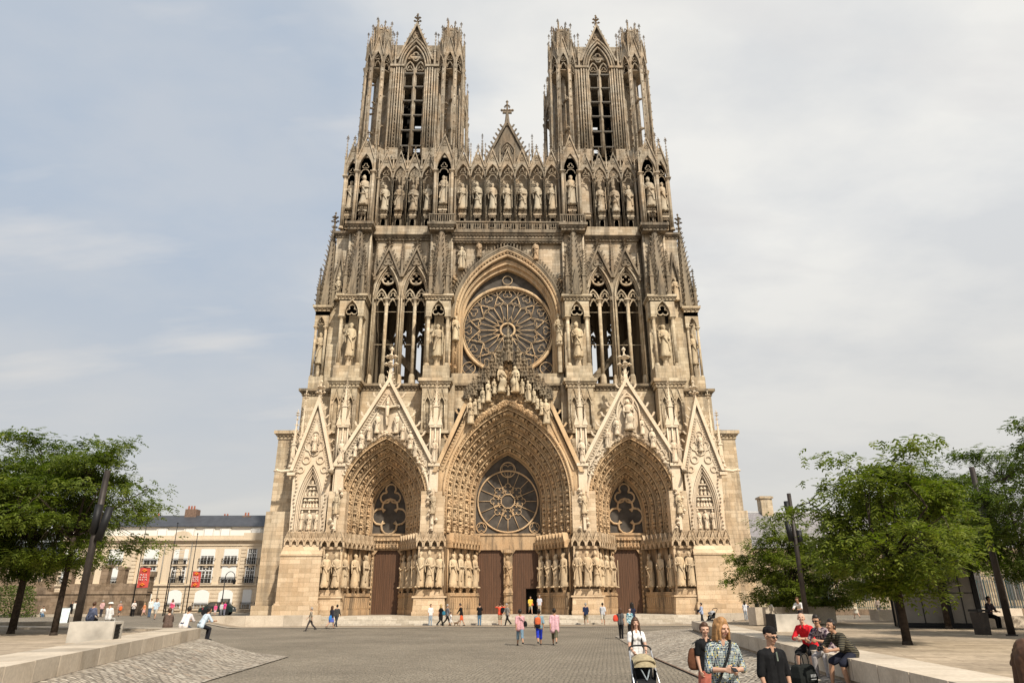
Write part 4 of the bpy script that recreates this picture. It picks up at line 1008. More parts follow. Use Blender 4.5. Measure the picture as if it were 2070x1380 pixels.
p,j=person('woman in a black top touching her chin behind the ginger man',3.32,-61.1,1.70,.1,dict(ll=(4,4),lr=(-3,3),al=(40,18,125,30),ar=(2,10,14,4)),('bun','brown'),'fair',(BLK,None),.35,('skirt',(.42,.13,.09)),fem=True,lod=2,head=(4,-8))
bag('brown leather shoulder bag beside the woman in black','bag','bag',j['P']+Vector((-.25,.05,-.06)),(.26,.14,.40),(.13,.055,.03),0,poly([j['P']+Vector((-.28,-.05,.42)),j['sh'][-1]+Vector((0,0,.06)),j['P']+Vector((-.16,-.05,.42))]))
person('person with long brown hair cut by the right edge of the view',2.98,-70.7,1.86,B-.3,STAND,('long','brown'),'fair',((.10,.08,.08),None),.6,('long',BLK),fem=True,lod=2)
# three men sitting on the terrace edge
SIT=lambda a,b,o=0: (a,b,o)
p1,j1=person('bald bearded man in a red tee sitting on the terrace edge',7.33,-56.6,1.76,-.95,dict(ll=SIT(66,72,14),lr=SIT(66,72,10),al=(28,14,62,45),ar=(28,14,62,45)),('bald','dark'),'fair',((.62,.02,.03),None),.55,('short',BLK),WHT,lean=26,head=(-8,30),lod=2,sit=.95)
bd=MB(); M_=Matrix.Rotation(-.95,4,'Z')
p2,j2=person('dark-haired man in a patterned grey shirt and sunglasses sitting in the middle',7.24,-57.8,1.74,-1.0,dict(ll=SIT(66,70,8),lr=SIT(66,70,8),al=(30,16,70,40),ar=(30,16,70,20)),('short','dark'),'tan',((.34,.27,.27),'plaid',(.05,.03,.05),16),.6,('long',(.36,.33,.32)),BLK,lean=30,head=(8,10),lod=2,sit=.95,glasses=True)
p3,j3=person('man in a black striped polo leaning forward with a camera in hand',7.06,-59.3,1.80,-1.25,dict(ll=SIT(62,72,6),lr=SIT(66,62,12),al=(32,14,50,22),ar=(34,14,50,22)),('short','dark'),'tan',((.014,.014,.015),'stripe',(.16,.14,.09),9),.55,('short',(.02,.022,.035)),(.05,.05,.05),lean=44,head=(-6,0),lod=2,sit=.95)
m=MB(); m.box(-.06,.06,-.03,.03,-.04,.04); m.tube([(0,-.03,0),(0,-.08,0)],.03,10); cm=m.build('camera_body',MT['black']); cm.name='camera_in_hand'; cm.location=(j3['hand'][1]+j3['hand'][-1])/2+Vector((-.02,0,.04)); cm.rotation_euler=(.3,0,-1.2); tag(cm,'small black camera held by the man in the striped polo','camera')
bt=bag('large black shopping bag standing on the cobbles before the seated men','shopping_bag','bag',(6.1,-58.9,ground_z(6.1,-58.9)+.01),(.62,.30,.52),(.014,.016,.015),.55)
m=MB(); 
for s in (-1,1): m.tube(poly([(-.15,s*.07,.5),(-.1,s*.07,.72),(.1,s*.07,.72),(.15,s*.07,.5)]),.012,5)
m.build('handle',MT['black'],bt)
m=MB()
for i in range(4): m.box(-.04+i*.05,-.015+i*.05,-.225,-.215,.27,.33); 
m.box(-.05,.14,-.225,-.215,.22,.235); m.build('lettering',plain('faded_white_print',(.35,.36,.36),.8),bt)
# --- right background
p,j=person('woman with dark hair in a white top and grey jeans at the right terrace end',21.4,-9.8,1.62,B-.4,STAND,('long','dark'),'mid',((.66,.66,.68),None),.4,('long',(.30,.33,.36)),fem=True)
bag('dark blue handbag of the woman in grey jeans','bag','bag',j['P']+Vector((.26,-.1,.12)),(.2,.12,.26),(.03,.04,.09))
person('man in a dark tee and blue jeans facing right of the grey jeans woman',22.6,-9.6,1.68,-1.2,STAND,('short','dark'),'mid',((.035,.032,.035),None),.5,('long',(.05,.09,.15)))
person('person in loose tan and cream clothes under the small tree',22.3,-12.0,1.74,.5,STAND,('hat',(.45,.38,.25)),'mid',((.50,.43,.29),'plaid',(.26,.22,.13),6),.9,('wide',(.40,.34,.23)))
person('person in a white shirt stooping beside a dark trolley',24.6,-8.0,1.55,-1.3,STAND,('short','brown'),'mid',(WHT,None),.5,('long',(.10,.10,.11)),lean=18)
m=thing('trolley','dark two-wheeled trolley beside the stooping white shirt','trolley',(24.3,-10.2,ground_z(24.3,-10.2)))
q=MB(); q.box(-.3,.3,-.2,.2,.15,.55); q.build('box',MT['black'],m); q=MB(); q.tube([(-.25,.2,.2),(-.25,.35,1.0),(.25,.35,1.0),(.25,.2,.2)],.02,5); q.build('handle',MT['metal'],m)
for s in (-.3,.3): q=MB(); q.rings([(0,0,-.03,.12,.12),(0,0,.03,.12,.12)],12,M=Matrix.Translation((s,0,.12))@Matrix.Rotation(PI/2,4,'Y')); q.build('wheel',MT['black'],m)
person('person dressed all in brown standing before the teal railing',28.0,-2.5,1.85,.3,STAND,('hat',(.20,.12,.06)),'mid',((.24,.14,.07),None),1,('wide',(.22,.13,.065)),hem=.3)
person('person in a white blouse near the teal railing behind the mast',31.0,-2.0,1.70,B,STAND,('short','brown'),'mid',((.70,.66,.58),None),.6,('long',(.08,.07,.07)),fem=True)
person('man in a white tee bending over behind the three seated men',14.6,-38.8,1.7,-.8,dict(ll=(70,74),lr=(66,72),al=(40,10,40,20),ar=(40,10,40,20)),('short','brown'),'tan',(WHT,None),.5,('long',(.07,.05,.045)),lean=46,z=.9,sit=1.5,head=(10,0))
p,j=person('woman in a tan top and beige skirt walking by the railing wall',32.3,-8.2,1.62,B,WALK,('bob','blond'),'fair',((.52,.42,.28),None),.6,('skirt',(.50,.46,.38)),fem=True)
bag('cream bag at the back of the woman in beige','bag','bag',j['P']+Vector((-.1,-.2,-.05)),(.34,.14,.26),(.60,.52,.40))
person('man in a grey-brown shirt reading the information board',37.4,-2.6,1.80,B,STAND,('short','brown'),'tan',((.30,.24,.20),None),.9,('long',(.09,.085,.09)))
person('dark-clothed person seated at the far right under the trees',21.9,-42.2,1.7,.3,dict(ll=(74,78),lr=(74,78),al=(20,10,60,20),ar=(20,10,60,20)),('short','dark'),'mid',((.05,.04,.05),None),.6,('long',BLK),z=.86,sit=1.34,lean=15)
lowwall('small stone seat at the far right under the dark trees',(21.0,-41.9),(24.5,-41.2),.8,1.34,.5)
# --- left background
person('reader in white seated on the far bench with blue jeans',-51.0,5.2,1.68,.9,dict(ll=(76,80),lr=(76,80),al=(30,10,70,20),ar=(30,10,70,20)),('short','dark'),'mid',(WHT,None),.9,('long',JEAN),sit=.84,lean=20,head=(16,0))
person('person in a loose white shirt standing between the left trunks',-48.8,7.4,1.62,B,STAND,('short','dark'),'mid',((.70,.68,.62),None),.7,('long',(.30,.27,.22)))
person('person in black half hidden by the second left trunk',-49.6,8.2,1.6,.4,STAND,('short','dark'),'mid',(BLK,None),.7,('long',BLK))
person('broad man in a navy striped shirt seated behind the left mast',-24.0,-34.0,1.8,B-.2,dict(ll=(80,86),lr=(80,86),al=(15,8,50,20),ar=(15,8,50,20)),('short','brown'),'mid',((.05,.06,.12),'stripe',(.22,.24,.30),10),.7,('long',BLK),sit=1.2,stout=1.2,lean=14,lod=1)
person('person in white with a white hat beside the navy striped man',-23.3,-33.4,1.72,B-.2,dict(ll=(80,86),lr=(80,86),al=(15,8,50,20),ar=(15,8,50,20)),('hat',(.72,.70,.66)),'mid',(WHT,None),.7,('long',(.5,.48,.44)),sit=1.2,lod=1)
p,j=person('man in a pink shirt and dark trousers with hands behind his back',-43.9,4.0,1.66,B,dict(ll=(3,4),lr=(-3,3),al=(-16,10,30,20),ar=(-16,10,30,20)),('short','grey'),'mid',((.58,.36,.35),None),.6,('long',(.035,.035,.045)))
person('person in grey shorts with an orange rucksack by the rubble wall',-42.2,4.4,1.6,B+.3,WALK,('short','grey'),'mid',((.34,.22,.18),None),.5,('short',(.36,.34,.32)))
bag('orange rucksack of the walker by the rubble wall','backpack','backpack',(-41.95,4.1,1.2),(.3,.22,.45),(.68,.15,.05),0,None,'pack')
person('person in a white top and black trousers with folded arms',-41.2,5.4,1.64,.4,CHEST,('short','brown'),'fair',((.66,.60,.56),None),.5,('long',BLK),fem=True)
person('girl in orange and pink walking along the rubble wall',-41.0,7.4,1.42,-.6,WALK,('short','blond'),'fair',((.70,.27,.12),None),.4,('skirt',(.62,.36,.32)),fem=True)
person('man in a white shirt and straw hat with blue jeans',-37.3,1.0,1.84,B,STAND,('hat',(.55,.45,.30)),'mid',((.74,.72,.66),None),.6,('long',(.07,.11,.18)),stout=1.1)
person('man in a pale blue tee and beige shorts walking towards us',-32.6,-7.8,1.84,.2,WALK,('short','dark'),'tan',((.50,.60,.68),None),.5,('short',(.42,.38,.32)))
person('woman in pink and white walking beside the pale blue tee',-34.0,-1.4,1.75,.3,WALK2,('bob','dark'),'tan',((.66,.40,.44),'plaid',(.60,.08,.16),5),.8,('long',(.72,.70,.66)),fem=True)
person('child in pink left behind the stone bench wall',-32.7,6.6,1.25,.3,STAND,('short','blond'),'fair',((.68,.10,.24),None),.5,('short',(.6,.5,.5)))
person('woman in bright pink with brown hair behind the stone bench wall',-31.6,6.4,1.5,-.4,STAND,('bob','brown'),'tan',((.72,.06,.25),None),.4,('long',(.2,.2,.25)),fem=True)
person('person in a grey-white top between the two in pink',-32.15,6.9,1.4,.2,STAND,('short','brown'),'mid',((.55,.55,.56),None),.6,('long',(.2,.2,.22)))
# three friends seated on the end of the left terrace, backs towards us
BS=dict(ll=(72,78),lr=(72,78),al=(34,10,56,24),ar=(34,10,56,24))
p,j=person('woman with auburn hair in a brown jacket seated on the left terrace end',-15.95,-42.1,1.62,B+.45,BS,('short','brown'),'fair',((.11,.075,.06),None),1,('long',(.10,.07,.06)),sit=1.05,lean=22,fem=True,lod=1,hem=.12,stout=1.15)
m=MB(); m.caps((0,.06,1.02),(0,.05,1.0),.15,.14); 
person('dark-haired man in a white shirt seated in the middle of the left terrace end',-15.2,-42.2,1.78,B-.25,BS,('short','dark'),'tan',((.74,.69,.68),None),.9,('long',(.045,.06,.10)),sit=1.05,lean=26,lod=1,glasses=False,stout=1.1)
p,j=person('man in a pale blue tee seated at the corner of the left terrace',-14.45,-42.1,1.76,B-.75,BS,('short','dark'),'tan',((.52,.61,.70),None),.5,('long',(.02,.02,.025)),sit=1.05,lean=30,lod=1)
m=MB()
mm=Matrix.Rotation(0,4,'X')
for dx in (-.03,.03): m.box(dx-.012,dx+.012,-.004,.004,-.045,.045)
m.box(-.04,.04,-.004,.004,.03,.045); m.box(-.04,.04,-.004,.004,-.045,-.03)
dg_=m.build('number_print',plain('red_print',(.5,.05,.09),.8),p); dg_.location=(-.02,.135*j['k']-.10,1.36-.02); dg_.rotation_euler=(.45,0,0)
# ------------------------------------------------------------------ cathedral
cath=thing('cathedral','huge twin-towered gothic stone cathedral front with three sculpted portals and a rose window','cathedral')
def door_mat():
    m,nt,b=nodes('brown_door_planks'); P=pos(nt)
    w=tex(nt,'ShaderNodeTexWave',P,Scale=1.6,Distortion=.6,Detail=2.0); w.bands_direction='X'
    n=tex(nt,'ShaderNodeTexNoise',mapping(nt,P,(6,6,.6)),Scale=1.0,Detail=5.0)
    c=mix(nt,ramp(nt,n.outputs[0],[(.3,0.0),(.7,1.0)]),(.078,.036,.016),(.125,.056,.025))
    c=mix(nt,ramp(nt,w.outputs['Fac'],[(.0,.55),(.12,0.0)]),c,(.05,.02,.01))
    sp=nt.nodes.new('ShaderNodeSeparateXYZ'); nt.links.new(P,sp.inputs[0])
    nt.links.new(c,b.inputs['Base Color']); b.inputs['Roughness'].default_value=.6
    bump(nt,b,w.outputs['Fac'],.3,.03); return m
MT['door']=door_mat()

def crk(mb,p,d,s,rnd=RND):
    """leafy crocket: hooked little leaf"""
    p=Vector(p);d=Vector(d)
    mb.tube([p-d*s*.3,p+d*s*.6,p+d*s*1.0+Vector((0,0,s*.45))],s*.26,4,r1=s*.34)
    mb.blob(p+d*s*1.05+Vector((0,0,s*.5)),s*.4,s*.35,s*.3)
def finial(mb,x,y,z,h):
    mb.tube([(x,y,z-h*.1),(x,y,z+h)],h*.075,5,r1=h*.03)
    for q,(t,r) in enumerate(((.3,.22),(.62,.17))):
        for k in range(4):
            a=k*PI/2; mb.blob((x+r*h*math.cos(a)*.9,y+r*h*math.sin(a)*.9,z+h*t+.06*h),h*.12,h*.12,h*.09)
        mb.blob((x,y,z+h*t),h*.15,h*.15,h*.1)
    mb.blob((x,y,z+h),h*.09,h*.09,h*.13)
def spire(mb,x,y,z0,z1,r,n=8,ck=8,cs=.2,rot=PI/8,fin=1.2):
    mb.frustum(x,y,z0,z1,r,r*.07,n,rot)
    for j in range(n):
        a=rot+2*PI*j/n; d=Vector((math.cos(a),math.sin(a),0))
        if d.y>.75: continue
        for i in range(ck):
            t=(i+.4)/ck; rr=r*(1-t*.93); p=Vector((x,y,z0+(z1-z0)*t))+d*rr
            crk(mb,p,d,cs*(1-.35*t))
    if fin: finial(mb,x,y,z1-.15,fin)
def pinn(mb,x,y,z0,z1,r,n=4,ck=5,cs=.14):
    zm=z0+(z1-z0)*.45
    mb.frustum(x,y,z0,zm,r,r*.94,n,PI/4)
    mb.frustum(x,y,zm,zm+.12,r*1.25,r*1.25,n,PI/4)
    for k in range(4):
        M=Matrix.Translation((x,y,0))@Matrix.Rotation(k*PI/2,4,'Z')
        mb.prism([(-r*.75,zm),(r*.75,zm),(0,zm+r*2.2)],-r*.82,-r*.6,M=M)
    spire(mb,x,y,zm+.1,z1,r*.82,n,ck,cs,PI/4,fin=(z1-z0)*.14)
def rake(mb,cx,wb,zb,za,y0,y1,t=.35,ck=0,cs=.3):
    """two raked coping bars of a gable with crockets"""
    for s in (-1,1):
        mb.prism([(cx+s*wb,zb),(cx+s*(wb+t),zb),(cx,za+t*(za-zb)/wb*.9),(cx,za)],y0,y1)
        L=Vector((-s*wb,0,za-zb)); nrm=Vector((s*(za-zb),0,wb)).normalized()
        for i in range(ck):
            p=Vector((cx+s*(wb+t),(y0+y1)/2,zb))+L*((i+.5)/ck); crk(mb,p,nrm,cs)
def tref(mb,cx,cz,R,y,r=.08,k=3):
    mb.tube(xz(foil(cx,cz,R*.52,R*.5,k),y),r,5,True)
def colonnette(mb,x,y,z0,z1,r,cap=.35):
    mb.tube([(x,y,z0),(x,y,z1)],r,8)
    mb.frustum(x,y,z0-.02,z0+r*1.6,r*1.7,r*1.25,8,PI/8)
    mb.frustum(x,y,z1-cap,z1-.04,r*1.05,r*1.75,8,PI/8); mb.box(x-r*1.8,x+r*1.8,y-r*1.8,y+r*1.8,z1-.06,z1+.06)
def cornice(mb,x0,x1,y0,y1,z,h=.6,pr=.35,dent=True):
    """projecting moulded ledge: drip course over a hollow with leaf bosses"""
    mb.box(x0-pr,x1+pr,y0-pr,y1+pr*0,z+h*.62,z+h)
    mb.box(x0-pr*.6,x1+pr*.6,y0-pr*.6,y1,z+h*.4,z+h*.62)
    mb.box(x0-pr*.25,x1+pr*.25,y0-pr*.25,y1,z,z+h*.4)
    if dent:
        n=max(2,int((x1-x0)/.42))
        for i in range(n):
            x=x0+(x1-x0)*(i+.5)/n; mb.blob((x,y0-pr*.42,z+h*.3),.13,.16,.13)

# ---- carved figures: several robed statues shared as mesh data
def statue_mb(seed,seat=False,low=False):
    r=random.Random(seed); mb=MB(); n=14
    prof=[(0,.150,.125),(.03,.175,.14),(.12,.160,.125),(.25,.150,.118),(.38,.142,.112),(.48,.138,.110),(.56,.128,.100),(.64,.138,.105),(.71,.150,.108),(.765,.160,.098),(.80,.130,.08),(.825,.062,.058)]
    k=r.choice((5,6,7)); ph=r.random()*6; sw=r.uniform(-.03,.03); vs=[];rs=[]
    for t,a,b in prof:
        for j in range(n):
            th=2*PI*j/n; f=1+.13*math.sin(k*th+ph+3.0*t+1.3*math.sin(6*t))*max(0,min(1,(.74-t)*3))
            x=.84*a*f*math.cos(th)+sw*math.sin(PI*t*1.3); y=b*f*math.sin(th)
            if seat and .28<t<.5: y-=.11*math.sin((t-.28)/.22*PI)
            vs.append((x,y,t))
    fs=[]
    for i in range(len(prof)-1):
        for j in range(n): fs.append((i*n+j,i*n+(j+1)%n,(i+1)*n+(j+1)%n,(i+1)*n+j))
    fs+=[tuple(range(n-1,-1,-1)),tuple(range((len(prof)-1)*n,len(prof)*n))]
    mb.add(vs,fs,0,True)
    hx=sw*math.sin(PI*1.2)+r.uniform(-.012,.012)
    mb.caps((hx,-.005,.82),(hx,-.012,.86),.045,.05,8)
    mb.ball((hx,-.018,.905),.058,.066,.075,10,7)
    mb.blob((hx,-.086,.90),.012,.02,.02)
    style=r.choice(('crown','hood','beard','mitre'))
    if style=='crown':
        mb.frustum(hx,-.01,.945,.985,.06,.07,8)
        for q in range(6):
            a=q*PI/3; mb.blob((hx+.062*math.cos(a),-.01+.062*math.sin(a),.99),.014,.014,.02)
    elif style=='hood': mb.ball((hx,.012,.91),.072,.066,.088,9,5); mb.caps((hx-.05,.02,.86),(hx-.07,.02,.79),.03,.04,6); mb.caps((hx+.05,.02,.86),(hx+.07,.02,.79),.03,.04,6)
    elif style=='beard': mb.caps((hx,-.055,.865),(hx,-.062,.815),.04,.018,7); mb.ball((hx,.01,.93),.066,.066,.06,9,5)
    else: mb.prism([(hx-.055,.94),(hx+.055,.94),(hx+.045,.985),(hx,1.03),(hx-.045,.985)],-.04,.03)
    for s in (-1,1):
        up=r.uniform(.50,.64); out=r.uniform(.0,.10); ex=s*(.165+r.uniform(0,.03))
        ex*=.82; sh=(s*.105,0,.755); el=(ex,-.03,.60); ha=(s*out,-.135,up+r.uniform(-.05,.06))
        mb.caps(sh,el,.042,.038,7); mb.caps(el,ha,.036,.024,7); mb.ball(ha,.03,.03,.034,7,4)
        mb.caps(el,(ex*.9,-.02,.42),.036,.015,6)
        mb.caps((s*.06,-.12,.012),(s*.07,-.17,.008),.03,.022,6)
    q=r.random()
    if q<.35: mb.box(-.06,.03,-.17,-.14,.55,.66)
    elif q<.6: mb.tube([(.13,-.15,.05),(.12,-.16,.85)],.013,5)
    e=r.choice((-1,1))
    mb.tube([(-.13*e,-.07,.70),(-.03*e,-.12,.55),(.07*e,-.115,.38),(.10*e,-.095,.2)],.014,5,r1=.03)
    if r.random()<.5: mb.tube([(.11*e,-.09,.42),(.02*e,-.13,.34),(-.08*e,-.11,.36)],.016,5,r1=.02)
    return mb
STAT=[statue_mb(100+i).mesh('carved_statue',MT['statue']) for i in range(16)]
SEAT=[statue_mb(300+i,True).mesh('carved_statue',MT['statue']) for i in range(3)]
STATD=[]
for me in STAT:
    c=me.copy(); c.materials[0]=MT['deep']; STATD.append(c)
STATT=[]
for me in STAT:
    c=me.copy(); c.materials[0]=MT['tower']; STATT.append(c)
STATP=[]
for me in STAT:
    c=me.copy(); c.materials[0]=MT['pale']; STATP.append(c)
_si=[0]
def statue(parent,x,y,z,h,rz=0,wide=1.0,pool=None,label=None):
    _si[0]+=1; pool=pool or STAT
    wide=.92*min(wide,1.06)*RND.uniform(.92,1.05)
    o=link('statue',pool[(_si[0]*5+_si[0]//3)%len(pool)],parent,(x,y,z),rz+RND.uniform(-.25,.25),(h*wide*(1 if _si[0]%2 else -1)*(1 if RND.random()<.5 else -1) if False else h*wide,h*wide,h*RND.uniform(.96,1.02)))
    if label: o['label']=label
    return o
def figure(mb,c,t,s,r):
    """small seated voussoir figure growing along direction t, facing the front"""
    c=Vector(c);t=Vector(t).normalized();f=Vector((0,-1,0)); u=t.cross(f).normalized()
    M=Matrix((( u.x,-f.x,t.x,c.x),(u.y,-f.y,t.y,c.y),(u.z,-f.z,t.z,c.z),(0,0,0,1)))@Matrix.Scale(s,4)
    j=r.uniform(-.05,.05)
    mb.rings([(0,0,0,.26,.22),(0,-.1,.22,.25,.24),(0,-.02,.40,.17,.16),(j,0,.66,.21,.16),(j,0,.74,.08,.08)],7,r.random(),0,False,M)
    mb.blob((j,-.05,.86),.12,.13,.15,M=M)
    for q in (-1,1): mb.blob((q*.2,-.1,.5),.09,.12,.16,M=M)
    # little canopy above its head
    mb.rings([(0,0,1.0,.2,.2),(0,-.02,1.1,.3,.28),(0,0,1.3,.2,.2),(0,0,1.42,.05,.05)],6,0,0,False,M)

def zigzag(mb,P0,P1,z0,z1,n,dep=.5,mol=.05):
    """row of little gabled canopies along the plan line P0-P1 (outward = right-hand side)"""
    P0=Vector((*P0,0));P1=Vector((*P1,0)); d=(P1-P0); L=d.length; d/=L; o=Vector((d.y,-d.x,0))
    w=L/n; H=z1-z0
    for i in range(n):
        B=P0+d*(w*i)
        M=Matrix(((d.x,-o.x,0,B.x),(d.y,-o.y,0,B.y),(0,0,1,0),(0,0,0,1)))
        po=[(0.02*w,z0),(.02*w,z0+H*.42),(.5*w,z1),(.98*w,z0+H*.42),(.98*w,z0),(.86*w,z0+H*.02),(.80*w,z0+H*.22),(.5*w,z0+H*.42),(.20*w,z0+H*.22),(.14*w,z0+H*.02)]
        mb.prism(po,-dep,0.02,M=M)
        mb.tube([(0.03*w,-dep-.02,z0+H*.36),(.5*w,-dep-.02,z1-.02),(.97*w,-dep-.02,z0+H*.36)],mol,4,M=M)
        mb.tube([(0.16*w,-dep-.01,z0+H*.30),(.5*w,-dep-.01,z1-H*.30),(.84*w,-dep-.01,z0+H*.30)],mol*.7,4,M=M)
    M=Matrix(((d.x,-o.x,0,P0.x),(d.y,-o.y,0,P0.y),(0,0,1,0),(0,0,0,1)))
    mb.box(0,L,-dep*.7,.05,z0+H*.30,z0+H*.5,M=M)

def wallbox(name,mat,boxes,parent=cath):
    mb=MB()
    for b in boxes: mb.box(*b)
    return mb.build(name,mat,parent)

# ================= portals
def portal(cx,wo,zso,zao,wi,zsi,zai,NO,W,gab,doorx,big,tone):
    yo,yi=-5.4,-.7
    p=MB()   # front spandrel wall + splayed archivolts
    wg,zg,za=gab
    A=archl(cx,wo,8.25,zso,zao,14)
    out=[(cx+W,8.25),(cx+W,13.2),(cx+wg,zg)]
    if not big: out+=[(cx,za)]
    else:
        out+=[(cx+wg-(24.4-zg)*wg/(za-zg),24.4),(cx-wg+(24.4-zg)*wg/(za-zg),24.4)]
    out+=[(cx-wg,zg),(cx-W,13.2),(cx-W,8.25)]
    p.panel(out+A,[],yo,yo+.55)
    po=p.build('portal',MT['pale' if not big else 'warm'],cath)
    # archivolts
    a=MB(); r=random.Random(int(cx*10)+5)
    orders=[]
    for k in range(NO+1):
        t=k/NO; orders.append((wo+(wi-wo)*t,zso+(zsi-zso)*t,zao+(zai-zao)*t,yo+.1+(yi-yo-.1)*t))
    curves=[archl(cx,w,8.25,zs,zA,14) for w,zs,zA,y in orders]
    for k in range(NO):
        A,B=curves[k],curves[k+1]; ya,yb=orders[k][3],orders[k+1][3]
        n=len(A); q=.30
        C=[(x0+(x1-x0)*q,z0+(z1-z0)*q) for (x0,z0),(x1,z1) in zip(A,B)]
        D=[(x0+(x1-x0)*.85,z0+(z1-z0)*.85) for (x0,z0),(x1,z1) in zip(A,B)]
        rows=[xz(A,ya),xz(C,ya),xz(C,ya+(yb-ya)*.55),xz(D,ya+(yb-ya)*.72),xz(B,yb)]
        vs=[v for rr in rows for v in rr]
        fs=[(i*n+j,i*n+j+1,(i+1)*n+j+1,(i+1)*n+j) for i in range(4) for j in range(n-1)]
        a.add(vs,fs)
        a.tube(xz(A,ya-.02),.11,6); a.tube(xz(C,ya-.03),.085,6); a.tube(xz(D,ya+(yb-ya)*.6),.06,5)
        # leaf bosses on the outer moulding and seated figures in the hollow
        def along(pts,step,off=0):
            acc=off; L=[]
            for (x0,z0),(x1,z1) in zip(pts,pts[1:]):
                d=math.hypot(x1-x0,z1-z0)
                while acc<d:
                    L.append((x0+(x1-x0)*acc/d,z0+(z1-z0)*acc/d,(x1-x0)/d,(z1-z0)/d)); acc+=step
                acc-=d
            return L
        half=n//2+1
        for sgn in (1,-1):
            pts=(C[:half] if sgn==1 else C[::-1][:half]); inn=(D[:half] if sgn==1 else D[::-1][:half])
            mid=[((x0+x1)/2,(z0+z1)/2) for (x0,z0),(x1,z1) in zip(pts,inn)]
            s=.92 if big else .80
            for x,z,tx,tz in along(mid,s*1.42,.1+r.random()*.2):
                figure(a,(x,ya+(yb-ya)*.42,z),(tx,0,tz),s*r.uniform(.9,1.05),r)
            for x,z,tx,tz in along(A[:half] if sgn==1 else A[::-1][:half],.30,.2):
                a.blob((x+r.uniform(-.04,.04),ya-.1,z),.13*r.uniform(.7,1.2),.12,.15*r.uniform(.7,1.2))
            for x,z,tx,tz in along(inn,.26,.1):
                a.blob((x+r.uniform(-.08,.08),ya+(yb-ya)*r.uniform(.5,.75),z),.12*r.uniform(.6,1.3),.14,.13*r.uniform(.6,1.3))
            for x,z,tx,tz in along(mid,.34,.3):
                a.blob((x+r.uniform(-.16,.16),ya+(yb-ya)*r.uniform(.42,.6),z),.13*r.uniform(.6,1.3),.13,.14*r.uniform(.6,1.3))
    a.build('archivolt',MT['warm'],po)
    # tympanum wall behind + jambs below
    t=MB()
    zl=7.05
    if big: holes=[(cx-3.2,cx-.45),(cx+.45,cx+3.2)]
    else: holes=[(doorx-1.38,doorx+1.38)]
    A2=archl(cx,wi+.02,8.25,zsi,zai+.02,14)
    win=archl(cx,wi-.12,8.7,zsi,zai-.15,14)
    t.band(A2,win,yi-.02,yi+.5)
    xs=[cx-wi-.5]+[x for h in holes for x in h]+[cx+wi+.5]
    for i in range(0,len(xs),2):
        t.box(xs[i],xs[i+1],yi-.02+(.0 if i in(0,len(xs)-2) else -.3),yi+.6,.75,zl)
    t.box(cx-wi-.5,cx+wi+.5,yi-.05,yi+.6,zl,8.68)
    t.box(cx-wi,cx+wi,yi-.16,yi+.1,8.52,8.72)
    r2=random.Random(9)
    if not big:  # carved lintel
        for i in range(9):
            x=cx-1.45+i*.36; figure(t,(x,yi-.1,7.2),(r2.uniform(-.15,.15),0,1),.75,r2)
    for h in holes:  # leafy door jamb strips
        for x in h:
            for i in range(12): t.blob((x+(.12 if x==h[1] else -.12),yi-.2,1.5+i*.47),.16,.14,.2)
        t.prism([(h[0]-.02,zl+.02),(h[0]-.02,zl-.5),(h[0]+.28,zl-.12),(h[0]+.32,zl+.02)],yi-.1,yi+.3)
        t.prism([(h[1]+.02,zl+.02),(h[1]+.02,zl-.5),(h[1]-.28,zl-.12),(h[1]-.32,zl+.02)],yi-.1,yi+.3)
    for sgn in (-1,1):
        xa,xb=cx+sgn*(wo-.25),cx+sgn*(wi+.02 if not big else wi-.15)
        P0,P1=((xb,yi),(xa,yo+.3)) if sgn==1 else ((xa,yo+.3),(xb,yi))
        v0=Vector((*P0,0));v1=Vector((*P1,0));d=(v1-v0);L=d.length;d/=L;o=Vector((d.y,-d.x,0))
        M=Matrix(((d.x,-o.x,0,v0.x),(d.y,-o.y,0,v0.y),(0,0,1,0),(0,0,0,1)))
        t.box(0,L,0,.8,.7,8.3,M=M)
        t.box(0,L,-.55,0,.7,2.5,M=M); t.box(0,L,-.65,0,2.5,2.62,M=M); t.box(-.0,L,-.58,0,2.62,2.8,M=M)
        t.box(0,L,-.62,0,.7,1.25,M=M)
        nb=max(4,int(L/.3))
        for i in range(nb):  # blind drapery carved along the plinth
            t.tube([(L*(i+.5)/nb,-.56,1.4),(L*(i+.5)/nb,-.57,2.3)],.07,5,M=M)
        ns=4 if big else 3
        for i in range(ns+1):
            x=L*(i+.02)/ns if i else .15
            t.tube([(min(x,L-.1),-.12,2.8),(min(x,L-.1),-.12,7.0)],.12,6,M=M)
        zz=MB(); zigzag(zz,P0,P1,7.0,8.45,9 if big else 7,.75); zz.build('canopy',MT['paleb' if not big else 'warm'],po)
        for i in range(ns):
            q=v0+d*(L*(i+.5)/ns)+o*.42
            statue(po,q.x,q.y,3.28,3.25,math.atan2(o.y,o.x)+PI/2,1.12,STAT if (big or cx<0) else STAT)
            t.rings([(L*(i+.5)/ns,-.42,2.75,.16,.16),(L*(i+.5)/ns,-.42,3.0,.2,.2),(L*(i+.5)/ns,-.42,3.3,.36,.36)],8,0,0,False,M)
            t.blob((L*(i+.5)/ns,-.5,3.1),.3,.3,.2,M=M)
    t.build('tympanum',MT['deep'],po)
    # window glazing and tracery
    g=MB(); g.prism(win,yi+.42,yi+.46); 
    tr=MB(); y=yi+.34
    def bar(pts,rr,cl=False): tr.tube(xz(pts,y),rr*(.6 if big else .9),6,cl)
    bar(win,.13,True)
